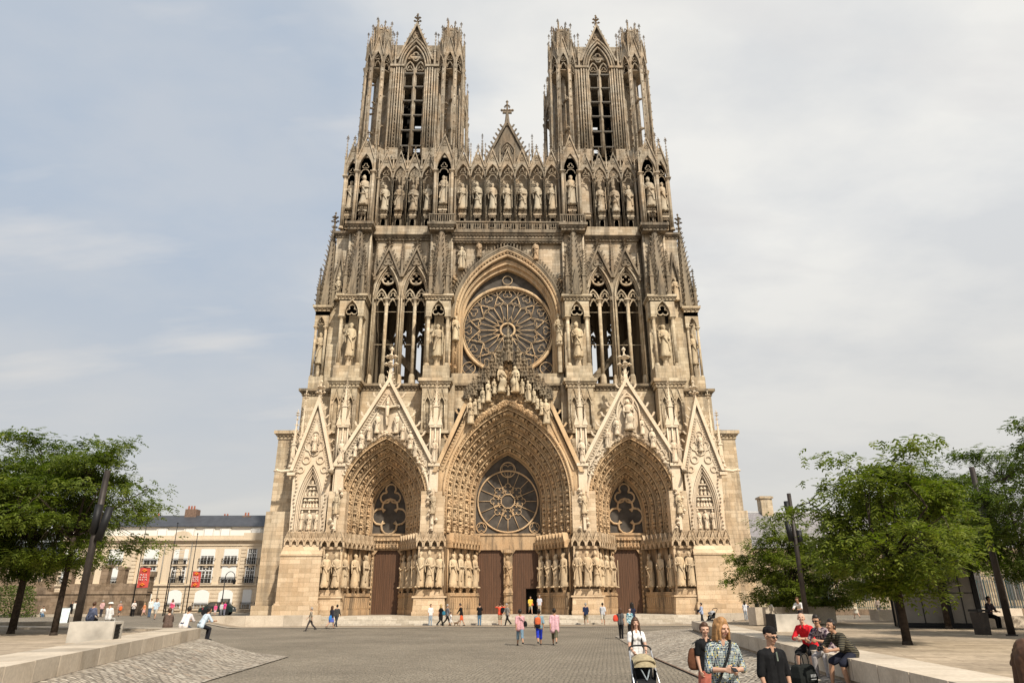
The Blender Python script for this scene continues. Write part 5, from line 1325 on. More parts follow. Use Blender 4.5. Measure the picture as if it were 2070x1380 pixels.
    if big:
        cz,R=12.15,3.28
        bar(circ(cx,cz,R,48),.17,True); bar(circ(cx,cz,.75,20),.10,True)
        for i in range(16):
            an=2*PI*i/16; bar([(cx+1.9*math.cos(an),cz+1.9*math.sin(an)),(cx+R*math.cos(an),cz+R*math.sin(an))],.06) if i%2==0 else bar([(cx+1.25*math.cos(an),cz+1.25*math.sin(an)),(cx+R*math.cos(an),cz+R*math.sin(an))],.06)
        for i in range(8):
            an=2*PI*i/8+PI/8*0; bar(foil(cx+1.3*math.cos(an),cz+1.3*math.sin(an),.32,.3,4,an),.07,True)
        bar(circ(cx,15.55,.82,24),.11,True); bar(foil(cx,15.55,.36,.36,3,-PI/2),.06,True)
        for s in (-1,1): bar(circ(cx+s*2.85,9.35,.55,20),.09,True); bar(foil(cx+s*2.85,9.35,.24,.25,3),.05,True)
    else:
        bar(foil(cx,10.55,1.02,.84,4,PI/2,9),.14,True)
        bar(foil(cx,12.85,.62,.56,3,PI/2,8),.13,True)
    w=tr.build('portal_window',MT['warm'],po); g.build('glass',MT['glass'],po)
    return po
def doors(po,x0,x1,z0=.75,z1=7.05,y=-.45,open_wicket=False):
    d=MB()
    for q in range(int((x1-x0)/.28)): d.box(x0+.04+q*.28,x0+.30+q*.28,y-.022-(q%2)*.006,y-.002,z0+(2.5 if open_wicket and q>3 else 0),z1)
    if open_wicket:
        d.panel([(x0,z0),(x1-1.35,z0),(x1-1.35,z0+2.45),(x1-.2,z0+2.45),(x1-.2,z0),(x1,z0),(x1,z1),(x0,z1)],[],y,y+.12)
    else: d.box(x0,x1,y,y+.12,z0,z1)
    for i in range(6):
        z=z0+.5+i*1.05
        if open_wicket and z<z0+2.5: continue
        d.box(x0+.1,x1-.1,y-.03,y,z,z+.07)
    o=d.build('door',MT['door'],po)
    if open_wicket:
        o['label']='brown door with a small open wicket'
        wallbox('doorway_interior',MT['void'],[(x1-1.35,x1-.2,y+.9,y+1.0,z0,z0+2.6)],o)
    return o
PC=portal(0,6.45,12.0,21.4,3.65,12.0,17.4,5,7.35,(7.35,14.4,30.5),0,True,0)
doors(PC,-3.2,-.45); doors(PC,.45,3.2,open_wicket=True)
PL=portal(-12.75,4.55,11.4,18.2,1.95,10.9,14.6,5,5.2,(5.2,14.6,24.0),-12.7,False,0); doors(PL,-14.08,-11.32)
PR=portal(12.75,4.55,11.4,18.2,1.95,10.9,14.6,5,5.2,(5.2,14.6,24.0),12.55,False,0); doors(PR,11.17,13.93)
# trumeau with its statue
tm=MB(); tm.rings([(0,-1.0,.75,.5,.4),(0,-1.0,2.6,.42,.36),(0,-1.0,2.8,.55,.45),(0,-1.0,3.3,.4,.35),(0,-1.0,3.5,.5,.42)],8,PI/8)
for i in range(3): tm.frustum(0,-1.0,1.2+i*.7,1.3+i*.7,.5,.5,8,PI/8)
tm.box(-.2,.2,-.95,-.72,3.4,6.7); tm.rings([(0,-1.0,6.6,.3,.3),(0,-1.0,6.75,.52,.45),(0,-1.0,7.05,.45,.4)],8,PI/8)
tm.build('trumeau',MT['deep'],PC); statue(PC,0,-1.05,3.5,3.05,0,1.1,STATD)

# gables of the portals ---------------------------------------------------
def foliage(mb,pts,y,n,s,r):
    for i in range(n):
        t=r.random()*(len(pts)-1); k=int(t); f=t-k
        x=pts[k][0]+(pts[min(k+1,len(pts)-1)][0]-pts[k][0])*f; z=pts[k][1]+(pts[min(k+1,len(pts)-1)][1]-pts[k][1])*f
        mb.blob((x+r.uniform(-.18,.18),y+r.uniform(-.12,.05),z+r.uniform(-.12,.25)),s*r.uniform(.5,1),s*.7,s*r.uniform(.5,1))
for sgn in (-1,1):
    cx=12.75*sgn; po=PL if sgn<0 else PR
    gb=MB(); rake(gb,cx,5.2,14.6,24.0,-5.75,-4.8,.42,9,.42)
    # inner ribbed border of the gable
    for q in (-1,1):
        for i in range(34):
            t=(i+.5)/34; x=cx+q*(5.2*(1-t)-.32); z=14.6+9.4*t
            if abs(x-cx)<.3: continue
            gb.blob((x,-5.45,z),.2,.06,.07)
        gb.tube([(cx+q*4.55,-5.45,14.6),(cx,-5.45,22.85)],.08,5)
    A=archl(cx,4.72,12,11.5,18.55,14)[1:-1]
    r=random.Random(3); foliage(gb,A[4:-4],-5.5,160,.24,r)
    gb.tube(xz(A,-5.45),.16,6)
    # base roundels beside the arch
    for q in (-1,1):
        for (dx,z,R) in ((3.35,16.3,.42),(3.95,15.3,.36),(4.3,14.4,.28)): gb.tube(xz(circ(cx+q*dx,z,R,14),-5.45),.08,5,True)
    finial(gb,cx,-5.3,25.2,2.7); spire(gb,cx,-5.3,23.6,26.2,.5,4,4,.26,PI/4,0)
    gb.build('gable',MT['pale'],po)
    if sgn<0:
        cr=MB(); cr.box(cx-.14,cx+.14,-5.75,-5.5,19.3,22.3); cr.box(cx-1.25,cx+1.25,-5.75,-5.5,21.2,21.45); cr.build('cross',MT['pale'],po)
        fg=MB(); fg.caps((cx,-5.9,21.2),(cx,-5.9,20.3),.22,.18,8); fg.caps((cx-.06,-5.9,20.3),(cx,-5.85,19.3),.13,.08,7); fg.ball((cx,-6.0,21.55),.14,.15,.18,8,5)
        for q in (-1,1): fg.caps((cx+q*.2,-5.9,21.15),(cx+q*1.15,-5.85,21.4),.09,.06,7)
        fg.build('crucified_figure',MT['pale'],po)
        for dx,z,h in ((-1.0,18.75,2.2),(-1.75,18.0,1.9),(-2.55,17.1,1.9),(1.0,18.75,2.2),(1.75,18.0,1.9),(2.55,17.1,1.9),(-3.1,16.3,1.4),(3.1,16.3,1.4)):
            statue(po,cx+dx,-5.75,z-.35,h,RND.uniform(-.5,.5),1.25,STATP)
    else:
        o=link('statue',SEAT[0].copy(),po,(cx,-5.8,18.75),0,(3.8,3.8,3.3)); o.data.materials[0]=MT['pale']
        nb=MB(); nb.tube(xz(circ(cx,21.9,.62,18),-5.5),.12,6,True); nb.tube(xz(archl(cx,1.2,18.8,20.5,22.9,8),-5.5),.12,6); nb.build('niche',MT['pale'],po)
        for dx,z,h in ((-1.35,18.6,1.9),(1.35,18.6,1.9),(-2.35,17.2,2.1),(2.35,17.2,2.1)):
            statue(po,cx+dx,-5.75,z-.35,h,RND.uniform(-.4,.4),1.25,STATP)
# central gable: raking bars, foliage band and the canopied coronation group
gb=MB(); r=random.Random(4)
for s in (-1,1):
    k=(30.5-14.4)/7.35
    gb.prism([(s*7.35,14.4),(s*7.8,14.4),(s*4.3,22.7),(s*3.85,22.7)],-5.8,-4.8)
    for i in range(6):
        t=(i+.5)/6; crk(gb,(s*(7.8-3.5*t),-5.3,14.4+8.3*t),(s*.9,0,.4),.4)
    gb.tube([(s*6.75,-5.45,14.6),(s*3.6,-5.45,21.6)],.1,5)
    for i in range(24):
        t=(i+.5)/24; gb.blob((s*(7.05-3.4*t),-5.45,14.6+7.8*t),.16,.06,.08)
A=archl(0,6.62,12,12.05,21.75,14)[1:-1]; gb.tube(xz(A,-5.45),.17,6)
foliage(gb,A[9:-9],-5.6,420,.27,r)
for x,z in A[2:-2]:
    for j in range(2): gb.blob((x+r.uniform(-.1,.1),-5.5,z+r.uniform(-.2,.2)),.16,.14,.16)
for i in range(420):
    z=r.uniform(20.8,26.6); w=3.9*(27.6-z)/6.8+.2; xx=r.uniform(-w,w)
    if z<22.0-.5*abs(xx): continue
    gb.blob((xx,-5.35+r.uniform(-.15,.1),z),r.uniform(.12,.34),.25,r.uniform(.14,.4))
gb.panel([(-3.9,20.4),(-3.0,20.3),(-1.5,21.3),(0,21.9),(1.5,21.3),(3.0,20.3),(3.9,20.4),(0,28.0)],[],-5.3,-5.0)
gb.build('gable',MT['warm'],PC)
cn=MB()
for x,zb,h in ((0,26.3,4.8),(-1.0,25.4,3.4),(1.0,25.4,3.4),(-1.75,24.6,3.0),(1.75,24.6,3.0),(-2.45,23.9,2.7),(2.45,23.9,2.7),(-3.1,23.1,2.5),(3.1,23.1,2.5),(-3.75,22.5,2.2),(3.75,22.5,2.2),(-4.3,22.1,1.8),(4.3,22.1,1.8)):
    big=(x==0); w=.62 if big else .42
    cn.frustum(x,-5.7,zb,zb+h*.22,w*.9,w,8,PI/8)
    for q in range(8):
        a=q*PI/4; cn.tube([(x+w*math.cos(a),-5.7+w*math.sin(a),zb-.15),(x+w*math.cos(a),-5.7+w*math.sin(a),zb+h*.16)],.05,4,r1=.03)
        for e in range(4): cn.blob((x+w*math.cos(a)*(1-.2*e)+RND.uniform(-.08,.08),-5.75+w*math.sin(a)*(1-.2*e),zb+h*(.18+.14*e)+RND.uniform(-.1,.1)),.15,.14,.2)
        cn.prism([(-.17,zb),(.17,zb),(0,zb+.55)],-w-.06,-w+.02,M=Matrix.Translation((x,-5.7,0))@Matrix.Rotation(a+PI/8,4,'Z'))
    spire(cn,x,-5.7,zb+h*.2,zb+h*.9,w*.7,6,6,.16,0,h*.16)
    for q in (-1,1): pinn(cn,x+q*w*.8,-5.9,zb+.2,zb+h*.62,.13,4,3,.1)
cn.build('canopy',MT['dark'],PC)
wallbox('canopy_shade_slab',MT['void'],[(-1.5,1.5,-5.2,-5.0,24.0,26.6)],PC)  # near-black slab painting the shade between the canopies
for x,z,h,sd in ((-.75,22.75,2.5,1),(.75,22.75,2.5,2)):
    o=link('statue',SEAT[sd],PC,(x,-6.05,z),.5*(1 if x<0 else -1),(3.2,3.2,h*1.2)); o['label']='seated statue of the crowning group'
for x,z,h in ((-2.15,21.75,2.4),(2.15,21.75,2.4),(-4.0,19.35,2.8),(4.0,19.35,2.8),(-3.05,20.9,1.5),(3.05,20.9,1.5),(-1.5,22.6,1.7),(1.5,22.6,1.7),(-2.7,21.6,1.7),(2.7,21.6,1.7),(-3.5,20.3,1.8),(3.5,20.3,1.8),(0,22.4,1.2)):
    statue(PC,x,-6.0,z,h,(.5 if x<0 else -.5),1.2)

# ================= piers between the portals and the corner blocks
def pier_low(sgn,x0,x1,n):
    c=(x0+x1)/2; m=MB()
    m.box(x0,x1,-5.55,-3.2,.6,8.2)
    m.prism([(x0-.35,-.3),(x1+.35,-.3),(x1+.35,1.2),(x1+.28,2.3),(x1+.1,2.75),(x1+.0,3.1),(x0,3.1),(x0-.1,2.75),(x0-.28,2.3),(x0-.35,1.2)],-5.95,-5.0)
    m.box(x0-.45,x1+.45,-6.05,-5.0,2.35,2.5); m.box(x0-.42,x1+.42,-6.1,-5.0,-.3,1.1)
    m.box(x0-.05,x1+.05,-5.75,-5.5,6.85,7.1)
    m.box(x0,x1,-5.55,-3.2,8.2,12.5)
    for x in (x0+.05,x1-.05): m.tube([(x,-5.6,3.1),(x,-5.6,7.0)],.13,8)
    o=m.build('pier',MT['paleb'],cath)
    z=MB(); zigzag(z,(x0-.25,-5.5),(x1+.25,-5.5),7.05,8.55,n,.6,.06)
    z.build('canopy',MT['paleb'],o)
    # slim tabernacle pinnacle rising between the gables
    t=MB()
    t.box(c-.45,c+.45,-5.6,-4.9,12.4,15.2); t.box(c-.6,c+.6,-5.85,-4.9,15.0,15.3)
    for dx in (-.5,0,.5): t.tube([(c+dx,-5.55,15.3),(c+dx,-5.55,19.2)],.085,6)
    t.box(c-.62,c+.62,-5.7,-4.9,19.1,19.35)
    for dx in (-.45,.45): t.prism([(c+dx-.3,19.3),(c+dx+.3,19.3),(c+dx,20.4)],-5.75,-5.5); 
    for dx in (-.5,.5): pinn(t,c+dx,-5.4,19.3,21.2,.15,4,3,.1)
    t.box(c-.5,c+.5,-5.45,-4.95,15.2,19.2); pinn(t,c,-5.4,19.3,23.8,.34,4,6,.2)
    for i in range(10): t.blob((c+RND.uniform(-.5,.5),-5.75,8.8+i*.42),.22,.2,.25)
    t.box(c-.14,c+.14,-5.78,-5.5,8.6,12.6)
    t.build('tabernacle',MT['pale'],o)
    statue(o,c,-5.6,15.35,2.6,0,1.0,STATP)
    statue(o,c,-5.72,10.2,2.2,0,1.1)
    return o
for sgn in (-1,1):
    o=pier_low(sgn,*sorted((sgn*6.45,sgn*8.85)),4)
    for dx in (-.72,.72): statue(o,sgn*7.65+dx*1.25,-5.95,3.3,3.3,dx*.5)
    statue(o,sgn*7.65,-6.15,3.3,3.3)
    o=pier_low(sgn,*sorted((sgn*16.4,sgn*18.2)),3)
    for x in (16.75,17.75): statue(o,sgn*x,-6.0,3.3,3.3)
    # broad corner block with its weathered slope, chevron band, blind arch and slender gable
    x0,x1=sorted((sgn*18.2,sgn*22.2)); c=sgn*20.2
    m=MB()
    m.box(x0,x1,-6.2,-1.5,-.4,6.3); m.box(x0-.18,x1+.18,-6.45,-1.5,-.4,1.75); m.box(x0-.1,x1+.1,-6.32,-1.5,1.75,1.9)
    m.box(x0-.06,x1+.06,-6.28,-1.5,6.2,6.36)
    m.add([(x0,-6.2,6.36),(x1,-6.2,6.36),(x1,-5.3,7.3),(x0,-5.3,7.3),(x0,-2,6.36),(x1,-2,6.36),(x0,-2,7.3),(x1,-2,7.3)],[(0,1,2,3),(0,3,6,4),(1,5,7,2)])
    m.box(x0+.1*(1-sgn)+.0,x1-.1*(1+sgn),-5.2,-1.5,7.3,8.6)
    blk=m.build('corner_block',MT['paleb'],cath)
    z=MB(); zigzag(z,(x0,-5.15),(x1-.0,-5.15),7.2,8.65,6,.35,.06); z.build('canopy',MT['paleb'],blk)
    g=MB(); xa,xb=c-1.75,c+1.75
    A=archl(c,1.38,8.6,10.6,15.3,10)
    g.panel([(xb,8.6),(xb+.2,14.6),(c,21.4),(xa-.2,14.6),(xa,8.6)]+A,[],-5.1,-4.4)
    g.box(xa,xb,-4.45,-1.5,8.6,15.0)
    rake(g,c,1.95,14.6,21.6,-5.4,-4.4,.34,8,.34)
    for q in (1.28,1.15,1.0): g.tube(xz(archl(c,q,8.6,10.6,15.3-(1.38-q)*2.6,10),-5.1+(1.4-q)*.9),.08,5)
    for q in (-1,1):
        for i in range(26):
            t=(i+.5)/26; x=c+q*(1.95*(1-t)-.2)
            if abs(x-c)>.15: g.blob((x,-5.15,14.6+7*t),.13,.05,.07)
        g.tube([(c+q*1.5,-5.12,14.8),(c,-5.12,20.2)],.06,5)
        for i in range(16): g.blob((c+q*(1.5+.08*math.sin(i)),-5.2,8.8+i*.38),.12,.12,.14)
        g.tube(xz(circ(c+q*.72,15.75,.36,14),-5.15),.09,5,True); g.tube(xz(circ(c+q*1.2,14.75,.3,14),-5.15),.08,5,True)
    g.tube(xz(foil(c,17.2,.5,.5,4),-5.15),.09,5,True); g.tube(xz(circ(c,18.35,.42,14),-5.15),.08,5,True)
    finial(g,c,-4.9,22.4,1.9); spire(g,c,-4.9,21.2,22.9,.32,4,3,.18,PI/4,0)
    # relief rows in the blind arch
    rr=random.Random(8)
    for zrow,nw,s in ((11.0,7,.7),(12.2,6,.65),(13.4,3,.6)):
        for i in range(nw):
            w=1.0 if zrow<13 else .45
            figure(g,(c-w+2*w*i/(nw-1),-4.55,zrow-.1),(rr.uniform(-.2,.2),0,1),s,rr)
        g.box(c-1.15+(.3 if zrow>13 else 0),c+1.15-(.3 if zrow>13 else 0),-4.7,-4.4,zrow-.2,zrow-.08)
    g.build('blind_gable',MT['pale'],blk)
    for dx in (-.75,0,.75): statue(blk,c+dx,-4.62,8.75,2.0,0,1.0,STATP)
    statue(blk,c,-5.25,16.6,1.9,0,1.1,STATP)
    # flanking pinnacles and gargoyles
    g=MB()
    for q in (2.25,2.0):
        g=MB(); pinn(g,c+sgn*q,-4.7+(2.25-q)*6,14.8,20.5+(2.25-q)*9,.28,4,5,.18); g.build('pinnacle',MT['pale'],blk)
    g=MB(); pinn(g,c-sgn*2.1,-4.8,14.8,19.5,.22,4,4,.15); g.build('pinnacle',MT['pale'],blk)
    gg=MB(); M=Matrix.Translation((c+sgn*2.1,-5.0,14.6))@Matrix.Rotation(0 if sgn>0 else PI,4,'Z')
    gg.tube([M@Vector(p) for p in ((-.3,0,.1),(.5,0,.05),(1.1,0,-.02),(1.55,0,.1),(1.9,0,.05))],.2,7,r1=.1)
    gg.blob(M@Vector((1.6,0,.16)),.22,.16,.14); gg.blob(M@Vector((.2,0,.45)),.35,.3,.35); gg.blob(M@Vector((.2,0,.95)),.22,.2,.28); gg.box(c+sgn*2.1-.4,c+sgn*2.1+.4,-5.4,-4.6,14.15,14.45)
    gg.build('gargoyle',MT['pale'],blk)
    gg=MB(); M=Matrix.Translation((c-sgn*2.1,-5.5,14.2))@Matrix.Rotation(-PI/2,4,'Z')
    gg.tube([M@Vector(p) for p in ((-.3,0,.2),(.4,0,.1),(.9,0,.05),(1.25,0,.12))],.22,7,r1=.12); gg.blob(M@Vector((.1,0,.3)),.3,.3,.4)
    gg.build('gargoyle',MT['dark'],blk)
    # outermost buttress
    b=MB(); xa,xb=sorted((sgn*21.5,sgn*24.9))
    b.box(xa,xb,-2.6,8,10.8,18.7); b.box(xa,xb+(.25 if sgn>0 else 0),-3.0,8,.5,10.8) if sgn>0 else b.box(xa-.25,xb,-3.0,8,.5,10.8)
    b.box(xa-.5*(sgn<0),xb+.5*(sgn>0),-3.4,8,-.4,1.7)
    cornice(b,xa,xb,-2.6,8,18.5,.9,.42,True)
    b.build('buttress',MT['stone'],cath)

# entrance steps
st=MB()
for i in range(4): st.box(-18.4+i*.02,18.4-i*.02,-9.6+i*.55,-.3,-.4,.18+i*.19)
st.build('steps',stone('step_stone',(1.15,1.14,1.12),.2,True,False,flat=(.50,.45,.38)),cath)

# ================= wall zone behind the gables (z 14 - 25)
w=MB()
for s in (-1,1):
    w.box(*sorted((s*6.7,s*6.0)),-2.2,0,13,25.0)
    w.box(*sorted((s*9.4,s*16.6)),-1.6,-.4,16.5,24.4)
    w.box(*sorted((s*19.4,s*23.0)),-1.9,8,13,24.0)
w.box(-6.7,6.7,-1.4,-.4,18.2,25.1)
w.box(-6.45,6.45,-1.45,-.9,25.1,26.4)
w.build('wall',MT['stone'],cath)
c=MB()
for s in (-1,1):
    cornice(c,*sorted((s*9.4,s*16.6)),-1.6,-.2,24.3,.75,.35)
    cornice(c,*sorted((s*19.5,s*23.0)),-1.9,6,23.6,.75,.4)
cornice(c,-6.7,6.7,-1.45,-.3,24.5,.6,.3)
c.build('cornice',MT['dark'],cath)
for s in (-1,1):   # dark arched passage openings beside the central gable
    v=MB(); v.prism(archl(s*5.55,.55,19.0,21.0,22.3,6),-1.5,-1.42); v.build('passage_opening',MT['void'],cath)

# ================= buttress piers of the rose storey
def pier_high(cx,outer):
    m=MB(); h=1.42
    m.box(cx-h,cx+h,-3.0,3,14.5,24.3)
    m.box(cx-h-.25,cx+h+.25,-3.4,-2.5,19.0,19.35)
    hol=[]
    for i in range(3):
        x=cx-h+.25+(2*h-.5)*(i+.5)/3; wq=(2*h-.5)/6*.86
        A=archl(x,wq,19.9,22.2,23.1,6); m.tube(xz(A,-3.27),.07,5); hol.append(archl(x,wq*.92,19.9,22.2,23.0,6))
        m.tube([(x-wq*1.15,-3.3,22.75),(x,-3.3,24.15),(x+wq*1.15,-3.3,22.75)],.085,4)
        for q in (-1,1): m.tube([(x+q*wq,-3.3,19.6),(x+q*wq,-3.3,22.2)],.075,6); m.blob((x+q*wq,-3.3,22.25),.14,.14,.14)
    m.panel([(cx-h,19.36),(cx+h,19.36),(cx+h,24.3),(cx-h,24.3)],hol,-3.25,-3.0)
    cornice(m,cx-h-.1,cx+h+.1,-3.28,2,24.2,1.0,.36)
    # tabernacle storey
    m.box(cx-h-.05,cx+h+.05,-3.1,1,25.2,26.8); m.box(cx-h,cx+h,-1.35,3,26.8,35.0)
    m.box(cx-.55,cx+.55,-1.5,-1.3,27.0,33.5)
    for s in (-1,1):
        colonnette(m,cx+s*1.12,-2.75,26.85,32.85,.2)
        m.box(cx+s*1.3-.12,cx+s*1.3+.12,-1.5,-1.2,26.8,33)
    A=archl(cx,.8,32.9,33.0,34.75,8)
    m.panel([(cx+h-.0,32.9),(cx+h,35.0),(cx-h,35.0),(cx-h,32.9)]+A,[],-3.0,-2.5)
    for s in (-1,1): m.panel([(-2.5,32.9),(-2.5,35.0),(-1.3,35.0),(-1.3,32.9)],[],cx+s*h-.2,cx+s*h,M=Matrix(((0,1,0,0),(1,0,0,0),(0,0,1,0),(0,0,0,1))))
    m.tube(xz(archl(cx,.86,32.9,33.0,34.85,8),-3.02),.09,5)
    m.tube(xz(foil(cx,33.62,.36,.36,3),-2.8),.09,5,True)
    m.box(cx-h,cx+h,-3.0,1,34.8,35.0)
    cornice(m,cx-h-.05,cx+h+.05,-3.05,1,34.9,.65,.3)
    m.rings([(cx,-2.3,26.8,.42,.36),(cx,-2.3,27.1,.36,.3),(cx,-2.3,27.6,.3,.26),(cx,-2.3,27.85,.45,.4),(cx,-2.3,28.0,.5,.42)],8,PI/8)
    # shaft of the buttress behind the spire
    m.box(cx-1.3,cx+1.3,-1.5,3,35.4,44.6)
    for s in (-1,1):
        m.tube([(cx+s*1.25,-1.5,35.4),(cx+s*1.25,-1.5,44.4)],.16,6)
    o=m.build('buttress_pier',MT['stone'],cath)
    wallbox('niche_shade',MT['void'],[(cx-.95,cx+.95,-1.42,-1.36,32.6,34.7)],o)  # near-black sheet on the back wall, painted shade behind the trefoil
    mb=MB(); mb.tube(xz(circ(cx,31.75,.48,16),-1.75),.06,5,True); mb.build('halo',MT['statue'],o)
    statue(o,cx,-2.3,28.0,4.3,0,1.15,label='large standing statue in a pillared niche')
    s=MB()
    spire(s,cx,-2.1,35.5,46.3,1.42,8,15,.31,PI/8,1.7)
    for k in range(4):
        a=PI/4+k*PI/2; pinn(s,cx+1.4*math.cos(a),-2.1+1.2*math.sin(a),35.5,41.0,.32,4,7,.22)
    for q in range(4):
        M=Matrix.Translation((cx,-2.1,0))@Matrix.Rotation(q*PI/2,4,'Z')
        s.prism([(-.7,35.6),(.7,35.6),(0,39.2)],-1.3,-1.15,M=M)
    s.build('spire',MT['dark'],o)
    t=MB(); cornice(t,cx-1.35,cx+1.35,-2.5,3,44.5,.95,.4)
    if not outer:
        t.box(cx-1.6,cx+1.6,-2.8,-2.65,46.45,46.6)
        for i in range(12): t.tube([(cx-1.5+i*.27,-2.72,45.4),(cx-1.5+i*.27,-2.72,46.5)],.06,4)
    t.build('cornice',MT['dark'],o)
    return o
for cx in (-18.1,-8.07,8.07,18.1): pier_high(cx,abs(cx)>10)

# lateral niche buttress with spire at the very edge
for sgn in (-1,1):
    m=MB(); x0,x1=sorted((sgn*19.4,sgn*21.15))
    m.box(x0,x1,-.9,8,24.2,44.6); a,b=sorted((sgn*21.1,sgn*22.7))
    m.box(a,b,.2,6,24.3,34.4); m.box(a,b,-1.4,6,24.3,26.0)
    xm=sgn*21.95
    for q in (-.58,.58): colonnette(m,xm+q,-1.05,26.0,32.2,.15)
    A=archl(xm,.45,32.2,32.3,33.4,6); m.panel([(b,32.2),(b,34.2),(a,34.2),(a,32.2)]+A,[],-1.3,-.8)
    m.tube(xz(foil(xm,32.85,.2,.2,3),-1.1),.06,5,True)
    m.box(a,b,-1.3,.3,33.6,34.3)
    cornice(m,a,b,-1.35,4,34.1,.7,.3)
    m.box(*sorted((sgn*21.1,sgn*22.4)),.5,6,34.4,38)
    o=m.build('corner_buttress',MT['stone'],cath)
    statue(o,xm,-.55,27.7,4.0,0,1.0); 
    mb=MB(); mb.frustum(xm,-.55,26.0,27.7,.2,.35,8); mb.build('pedestal',MT['stone'],o)
    s=MB(); spire(s,sgn*21.75,-.3,34.7,46.4,1.25,8,17,.31,PI/8,1.8)
    for q in (-1,1): pinn(s,sgn*21.75+q*.9,-1.1,34.8,39.5,.26,4,6,.15)
    # half gable with a carved angel
    rake(s,sgn*20.35,.75,36.5,41.2,-1.2,-.9,.2,7,.16)
    s.build('spire',MT['dark'],o)
    statue(o,sgn*20.35,-1.1,35.6,3.2,0,1.1)
    t=MB(); cornice(t,*sorted((sgn*19.4,sgn*21.2)),-.9,6,44.2,.8,.35); t.build('cornice',MT['dark'],o)
# ================= rose window bay
w=MB()
AO=archl(0,6.0,26.4,33.2,41.7,16)
w.panel([(6.7,26.4),(6.7,44.2),(-6.7,44.2),(-6.7,26.4)]+AO,[],-1.1,.2)
w.build('wall',MT['stone'],cath)
ra=MB()
for wq,za,y,r in ((6.35,42.35,-1.25,.24),(6.0,41.7,-1.15,.20),(5.82,41.2,-.7,.16),(5.62,40.8,-.3,.14)):
    ra.tube(xz(archl(0,wq,26.4,33.2,za,18),y),r,6)
ra.band(archl(0,6.02,26.4,33.2,41.7,16),archl(0,5.6,26.4,33.2,40.75,16),-.75,-.4)
ra.band(archl(0,5.65,26.4,33.2,40.8,16),archl(0,5.3,26.4,33.2,40.2,16),-.35,.9)
rr=random.Random(21)
A=arch(0,6.55,33.2,42.55,26)
for i,(x,z) in enumerate(A):
    for j in range(2): crk(ra,(x,-1.3,z),Vector((x*.12,-.3,1)).normalized(),.3)
    ra.blob((x*.955,-1.3,33.2+(z-33.2)*.94),.2,.18,.2)
for s in (-1,1):   # ragged carved strip on the jambs
    for i in range(70): ra.blob((s*rr.uniform(5.95,6.7),-1.25+rr.uniform(-.1,.1),rr.uniform(26.6,39)),rr.uniform(.12,.3),.2,rr.uniform(.12,.3))
RA=ra.build('archivolt',MT['warm'],cath)
hd=MB()
for q,r_ in ((6.62,.2),(6.42,.14)): hd.tube(xz(archl(0,q,33.2,33.3,42.45+(q-6.35)*1.3,18),-1.4),r_,6)
for i,(x,z) in enumerate(arch(0,6.75,33.2,42.9,30)): crk(hd,(x,-1.4,z),Vector((x*.14,-.3,1)).normalized(),.36)
hd.build('hood_mould',MT['dark'],RA)
CZ=32.35
rw=MB(); y=.2
def rb(pts,r,cl=False,yy=y): rw.tube(xz(pts,yy),r*(.62 if r<.12 else .9),6,cl)
rb(circ(0,CZ,5.55,56),.24,True,y-.1); rb(circ(0,CZ,5.25,56),.1,True); rb(circ(0,CZ,.85,24),.16,True)
for i in range(12):
    an=2*PI*i/12; ca,sa=math.cos(an),math.sin(an)
    def P(rho,off): return (rho*math.cos(an+off),CZ+rho*math.sin(an+off))
    d=PI/12
    rb([P(.95,0),P(3.35,0)],.085)
    # petal heads: two small lancets then a big arch between neighbouring spokes
    rb([P(3.3,0),P(3.75,.12),P(4.25,.21),P(4.55,d)],.075); rb([P(3.3,0),P(3.75,-.12),P(4.25,-.21),P(4.55,-d)],.075)
    rb([P(1.9,d+.0),P(3.3,d)],.06); 
    rb([P(1.15,.02),P(1.55,.18),P(1.9,d),P(1.55,2*d-.18),P(1.15,2*d-.02)],.065)
    rb([P(3.25,.05),P(3.55,.13),P(3.3,d),P(3.55,2*d-.13),P(3.25,2*d-.05)],.055)
    rb(foil(*P(3.95,d),.27,.27,3,an+d),.06,True)
    rb(foil(*P(4.72,0),.26,.27,3,an),.06,True)
    rb([P(4.55,d),P(5.2,d)],.06); rb([P(4.55,-d),P(4.9,-.2),P(5.2,-.12)],.05); rb([P(4.55,d),P(4.9,.2),P(5.2,.12)],.05)
rb(circ(0,38.95,.58,22),.08,True)
for s in (-1,1):
    rb(circ(s*4.55,27.55,.75,22),.09,True); rb([(s*4.55-.5,27.05),(s*4.55+.5,28.05)],.035); rb([(s*4.55+.5,27.05),(s*4.55-.5,28.05)],.035)
rw.box(-5.4,5.4,-.05,.3,26.3,26.55)
RW=rw.build('rose_window',MT['warm'],cath)
g=MB(); g.prism(archl(0,5.4,26.4,33.2,40.4,16),.38,.42); g.build('glass',MT['glass'],RW)
# reliefs and figures above the rose
f=MB()
for x,z,h in ((-2.6,43.0,1.8),(-1.2,43.1,1.1),(0,43.0,1.7),(1.6,43.0,2.0)):
    f=MB(); f.tube([(x,-1.25,z-.6),(x,-1.25,z+h*.6)],.07,5)
    for j in range(5):
        for q in (-1,1): f.blob((x+q*.35*(1-j*.12),-1.25,z-.35+h*.21*j),.3,.14,.1)
    f.build('carved_tree_relief',MT['dark'],cath)
f=MB()
for i in range(40): f.blob((rr.uniform(-6.2,-5.2),-1.25,rr.uniform(39.5,43.2)),rr.uniform(.15,.35),.2,rr.uniform(.15,.35))
f.build('relief_carving',MT['dark'],cath)
statue(cath,3.45,-1.45,40.9,2.7,0,1.1,STATD); statue(cath,-3.5,-1.45,41.2,2.4,0,1.1,STATD); statue(cath,-5.6,-1.5,39.6,3.2,0,1.2,STAT)
statue(cath,6.05,-1.6,30.1,3.6,-.3,1.1); statue(cath,-6.1,-1.6,30.3,3.2,.3,1.1)
